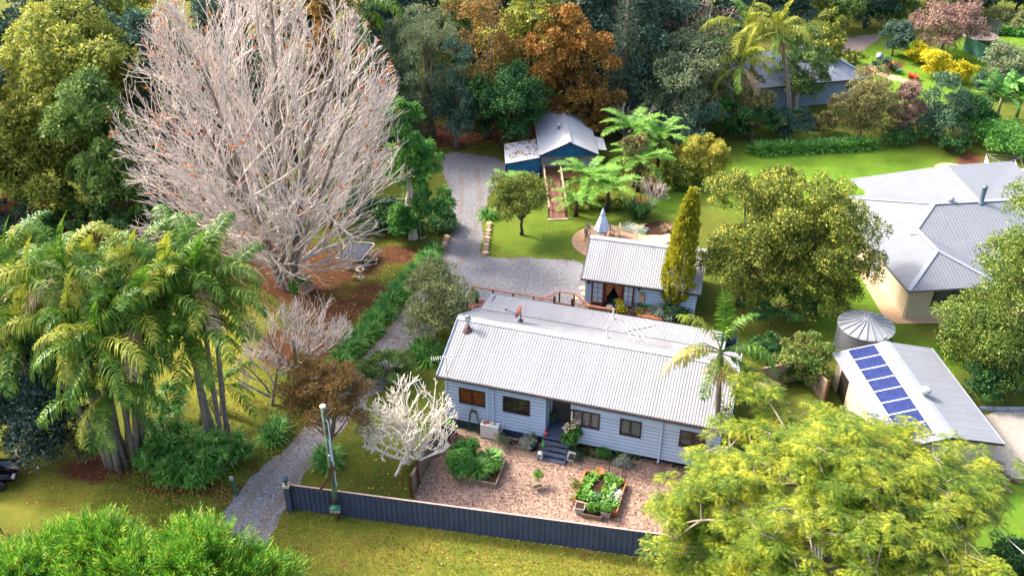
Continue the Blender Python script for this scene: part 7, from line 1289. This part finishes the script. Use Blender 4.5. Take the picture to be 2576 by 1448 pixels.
palmpx("far palm rising above the grey twiggy scrub", 1900, 320, 1875, 75, 0, seed=37, nf=13, s=1.35, yel=0.7, dry=0.1, skirt=False, r0=0.2)
palmpx("lower far palm with a bleached skirt in front of the other far palms", 1890, 345, 1862, 165, 0, seed=38, nf=12, s=1.3, yel=0.7, dry=0.1, skirt=True, r0=0.2)
# vine leaves on the front palm trunk
bp = P(1790, 1190); o = MB().add(*leafcloud(np.random.default_rng(6), arr([(0.05 * k, 0.0, 0.6 + k * 0.55) for k in range(9)]), np.full(9, 0.4), 150, 0.5, 0.2, 1, 0.3)).obj("climbing_vine", M_TIP); put(o, bp); tag(o, "straggling leafy vine climbing the trunk of the lone front palm", "vine")
# --- tree ferns
FE = [frond_mesh("frond", M_FERN, 11, 2.7, 19, 0.55, 0.1, 0.75, 1.15, 0.25, 0.35, 1.0, 0.12, 0.1), frond_mesh("frond", M_FERN, 12, 2.7, 19, 0.55, 0.1, 0.4, 1.05, 0.3, 0.35, 1.0, 0.12, 0.1), frond_mesh("frond", M_PALM, 13, 2.7, 19, 0.55, 0.1, 0.1, 1.2, 0.4, 0.35, 1.0, 0.12, 0.1)]
def fern(label, cx, cy, z, nf, s, seed):
    c = P(cx, cy, z); r = np.random.default_rng(seed); t = thing("tree_fern", label, "fern", (c[0], c[1], 0), 0, "tree ferns around the shed"); MB().tube([(0, 0, 0), (0.05, 0, z * 0.5), (0, 0, z)], [0.2, 0.15, 0.13], 8).obj("trunk", BARKD, t, True)
    for i in range(nf): link("frond", FE[0 if i < nf * 0.3 else (1 if i < nf * 0.75 else 2)], t, (0, 0, z), i * 2.4 + r.normal() * 0.2, s * r.uniform(0.85, 1.1))
for k, a in enumerate((("highest tree fern beside the shed roof", 1590, 320, 4.2, 14, 1.15), ("broad tree fern at the edge of the golden shrub", 1660, 340, 3.6, 13, 1.1), ("tree fern whose fronds hang over the shed veranda", 1480, 440, 2.6, 14, 1.15), ("tree fern overhanging the round lawn hedge", 1530, 470, 2.2, 13, 1.05), ("tree fern behind the dark magnolia", 1610, 400, 3.0, 13, 1.1), ("small tree fern against the blue side wall of the shed", 1275, 455, 1.3, 9, 0.75), ("small tree fern right of the garden bridge foot", 1450, 505, 1.4, 10, 0.85))): fern(*a, 50 + k)
# bananas
BM = []
for sd, el in ((1, 1.2), (2, 0.8), (3, 0.45)): BM.append(frond_mesh("leaf", M_BRI, 70 + sd, 2.6, 26, 0.42, 0.2, el, 1.0, 0.4, 0.25, 1.0, 0.2, 0.3))
for k, (x, y, lab) in enumerate(((2505, 300, "banana plant with torn pale leaves in front of the green fence"), (2555, 300, "banana plant at the picture edge above the climbing hedge"))):
    t = thing("banana_plant", lab, "plant", P(x, y), 0, "banana plants by the climbing hedge"); MB().tube([(0, 0, 0), (0, 0, 2.4)], [0.2, 0.12], 8).obj("stem", M_SHAFT, t, True)
    for i in range(10): link("leaf", BM[i % 3], t, (0, 0, 2.2), i * 2.4 + k, 1.2)
# --- golden cypress column
B = P(1690, 790); h = PY(1722, 475, B[1])[2]; t = thing("golden_cypress", "tall narrow golden cypress leaning between the studio and the glossy tree", "tree", B); q = MB(); q.tube([(0, 0, 0), (0.1, 0, 2), (0.45, 0, h * 0.8)], [0.16, 0.14, 0.04], 7); q.obj("trunk", BARK, t, True)
r = np.random.default_rng(3); n_p = 3400; f = r.random(n_p) ** 0.85; z = 0.9 + f * (h - 1.2); rad = np.interp(f, [0, 0.12, 0.3, 0.6, 0.85, 1], [0.5, 1.0, 0.92, 0.68, 0.36, 0.06]); a = r.random(n_p) * 6.28; lob = 1 + 0.24 * np.sin(a * 4 + z * 3.1) * np.sin(z * 2.3 + a * 2)
d = np.stack([np.cos(a), np.sin(a), 0 * a], 1); pos = d * (rad * lob * (1 - 0.25 * r.random(n_p) ** 2))[:, None]; pos[:, 2] = z; pos[:, 0] += 0.55 * f ** 1.2
V, Fc = plumes(r, pos, d * 0.45 + [0, 0, 1] + r.normal(size=(n_p, 3)) * 0.15, r.uniform(0.25, 0.5, n_p), 6, 12, 0.11); MB().add(V, Fc).obj("crown", M_GLD if False else leafmat("cypress_gold", G(84, 96, 22), G(170, 168, 38), G(222, 212, 66), 0.2, scale=1.2), t)
# --- lime green conifers in front
def limebush(label, cx, cy, z, R, n, seed):
    c = P(cx, cy, z); r = np.random.default_rng(seed); t = thing("lime_conifer", label, "tree", (c[0], c[1], 0), 0, "lime green conifers at the street"); q = MB(); q.tube([(0, 0, 0), (0, 0, z)], [0.2, 0.08], 7)
    cc, rr = clumps(r, arr(R) * 0.8, 15, min(R) * 0.36, -0.35, 0.35); cc[:, 2] += z; w = rr ** 2; idx = r.choice(len(cc), n, p=w / w.sum()); d = fibro(r, n); d[:, 2] = np.abs(d[:, 2]) * 0.9 + 0.05; d = nz(d)
    for i in range(len(cc)): q.tube([(0, 0, z * 0.55), cc[i] * [0.5, 0.5, 0.85], cc[i]], [0.06, 0.04, 0.02], 4, cap=False)
    q.obj("trunk", BARK, t, True); pos = cc[idx] + d * (rr[idx] * (0.75 + 0.4 * r.random(n)))[:, None]; V, Fc = plumes(r, pos, d * 0.9 + [0, 0, 0.5] + r.normal(size=(n, 3)) * 0.2, r.uniform(0.5, 1.35, n), 8, 22, 0.03); MB().add(V, Fc).obj("crown", M_LIME, t)
for k, a in enumerate((("lime green feathery conifer with the highest tips, second from the picture edge", 215, 1440, 4.6, (2.1, 1.7, 1.6), 900), ("lime green feathery conifer nearest the gravel drive", 490, 1445, 4.5, (2.0, 1.6, 1.5), 850), ("lime green feathery conifer hugging the bottom corner", 50, 1490, 4.5, (2.0, 1.7, 1.5), 800), ("lime green conifer between the two tall ones at the bottom edge", 350, 1490, 4.4, (1.8, 1.5, 1.4), 750), ("low lime green conifer at the end of the row on the verge", 650, 1490, 3.0, (1.6, 1.2, 1.1), 650), ("lime green conifer filling the bottom edge before the low one", 590, 1500, 3.9, (1.6, 1.4, 1.3), 650))): limebush(*a, 300 + k)
# --- the feathery tree
r = np.random.default_rng(44); ft = thing("feathery_tree", "wide flat topped tree with lime yellow feathery leaves before the garage", "tree", P(2075, 1400)); fb = P(2075, 1400); fc = arr([14.2, 29.4, 0]) - fb
tips = []; out = []
n0 = 7
for i in range(n0):
    a = i * 6.283 / n0 + 0.3; e = fc + [math.cos(a) * 2.6, math.sin(a) * 2.4, 5.6]; base = arr([0, 0, 1.2 + 0.3 * (i % 3)]); m = base * 0.5 + e * 0.5 + [0, 0, 0.6]
    tt = np.linspace(0, 1, 7)[:, None]; out.append(((1 - tt) ** 2 * base + 2 * tt * (1 - tt) * m + tt ** 2 * e, np.linspace(0.2, 0.1, 7)))
    for j in range(6):
        a2 = a + (j - 2.5) * 0.34 + r.normal() * 0.12; q = 3.0 + 2.2 * r.random(); e2 = fc + [math.cos(a2) * q * 1.18, math.sin(a2) * q, 0]; e2[2] = 8.4 - 0.075 * q * q - 0.5 * r.random()
        if j in (1, 4): e2 = fc + [math.cos(a2) * 1.6 * r.random(), math.sin(a2) * 1.6 * r.random(), 8.1]
        m = (e + e2) / 2 + r.normal(size=3) * 0.3; out.append(((1 - tt) ** 2 * e + 2 * tt * (1 - tt) * m + tt ** 2 * e2, np.linspace(0.09, 0.05, 7)))
        for k in range(5):
            a3 = r.random() * 6.28; e3 = e2 + [math.cos(a3) * 1.25 * r.uniform(0.6, 1.3), math.sin(a3) * 1.25 * r.uniform(0.6, 1.3), r.normal() * 0.25]; rel = (e3 - fc)[:2] / [6.9, 6.2]; e3[2] = 8.5 - 3.0 * (rel @ rel) + r.normal() * 0.35
            m = (e2 + e3) / 2 + [0, 0, 0.2]; t5 = np.linspace(0, 1, 5)[:, None]; out.append(((1 - t5) ** 2 * e2 + 2 * t5 * (1 - t5) * m + t5 ** 2 * e3, np.linspace(0.05, 0.022, 5))); tips.append(e3)
            for s_ in range(4): e4 = e3 + r.normal(size=3) * [0.5, 0.5, 0.16]; out.append((np.stack([e3, (e3 + e4) / 2 + r.normal(size=3) * 0.07, e4]), np.array([0.02, 0.014, 0.008]))); tips.append(e4)
for (px, py, z) in ((1765, 1300, 4.9), (1770, 1390, 4.4), (1825, 1425, 4.6), (1745, 1345, 4.2), (1840, 1170, 7.2), (1775, 1235, 6.2), (1900, 960, 7.6), (2480, 1180, 6.2), (2440, 1290, 5.4), (2300, 1440, 5.2), (2420, 1400, 4.6), (1960, 1440, 5.4)):
    e3 = P(px, py, z) - fb; base = fc + [0, 0, 5.2]; base = base + (e3 - base) * 0.3; m = (base + e3) / 2 + [0, 0, 0.5]; t5 = np.linspace(0, 1, 6)[:, None]; out.append(((1 - t5) ** 2 * base + 2 * t5 * (1 - t5) * m + t5 ** 2 * e3, np.linspace(0.07, 0.02, 6)))
    for s_ in range(15): e4 = e3 + r.normal(size=3) * [0.62, 0.62, 0.3]; out.append((np.stack([e3, (e3 + e4) / 2 + r.normal(size=3) * 0.07, e4]), np.array([0.02, 0.014, 0.008]))); tips.append(e4)
b_ = MB(); b_.tube([(0, 0, 0), (0.05, 0.1, 0.8), (0.1, 0.1, 1.7)], [0.36, 0.3, 0.26], 9); b_.obj("trunk", BARK, ft, True); b_ = MB()
for p_, r_2 in out: b_.tube(p_, r_2, 5, cap=False)
b_.obj("branches", solid("bark_feathery", lin(176, 156, 138, 0.7), 0.85, 0.2, 3), ft, True)
def tuft(r, nl=8, L=0.62, np_=9):
    Q = []
    for i in range(nl):
        a = i * 6.283 / nl + r.random() * 0.5; el = r.uniform(0.1, 0.75); s = np.linspace(0.18, 1, np_); ang = el - 1.25 * s; x = L * s * math.cos(el * 0.6); z = L * (math.sin(el) * s - 0.62 * s ** 2)
        for sd in (1, -1):
            p = np.stack([x * math.cos(a), x * math.sin(a), z], 1); side = np.array([-math.sin(a) * sd, math.cos(a) * sd, -0.25]); dr_ = nz(side + np.array([math.cos(a), math.sin(a), 0]) * 0.45); l = 0.17 * np.sin(np.clip(s * 0.9 + 0.12, 0, 1) * 3.0)[:, None] + 0.05; w = 0.05; fw_ = np.array([math.cos(a), math.sin(a), -0.1]) * w
            Q.append(np.stack([p, p + dr_ * l * 0.5 + fw_ * 0.5, p + dr_ * l, p + dr_ * l * 0.5 - fw_ * 0.5], 1))
    return np.concatenate(Q)
tips = arr(tips); tu = [tuft(r) for _ in range(6)]; pos = np.concatenate([tips, tips + r.normal(size=tips.shape) * [0.3, 0.3, 0.12]]); pos = pos[r.random(len(pos)) < 0.6]; Vs = []
for i, p in enumerate(pos): k = tu[i % 6].reshape(-1, 3); a = r.random() * 6.28; s = r.uniform(0.75, 1.25); c_, s_ = math.cos(a) * s, math.sin(a) * s; Vs.append(np.stack([k[:, 0] * c_ - k[:, 1] * s_, k[:, 0] * s_ + k[:, 1] * c_, k[:, 2] * s], 1) + p)
V = np.concatenate(Vs); MB().add(V, np.arange(len(V)).reshape(-1, 4)).obj("crown", M_FEA, ft)
print("faces", sum(len(o.data.polygons) for o in bpy.data.objects if o.type == 'MESH'))
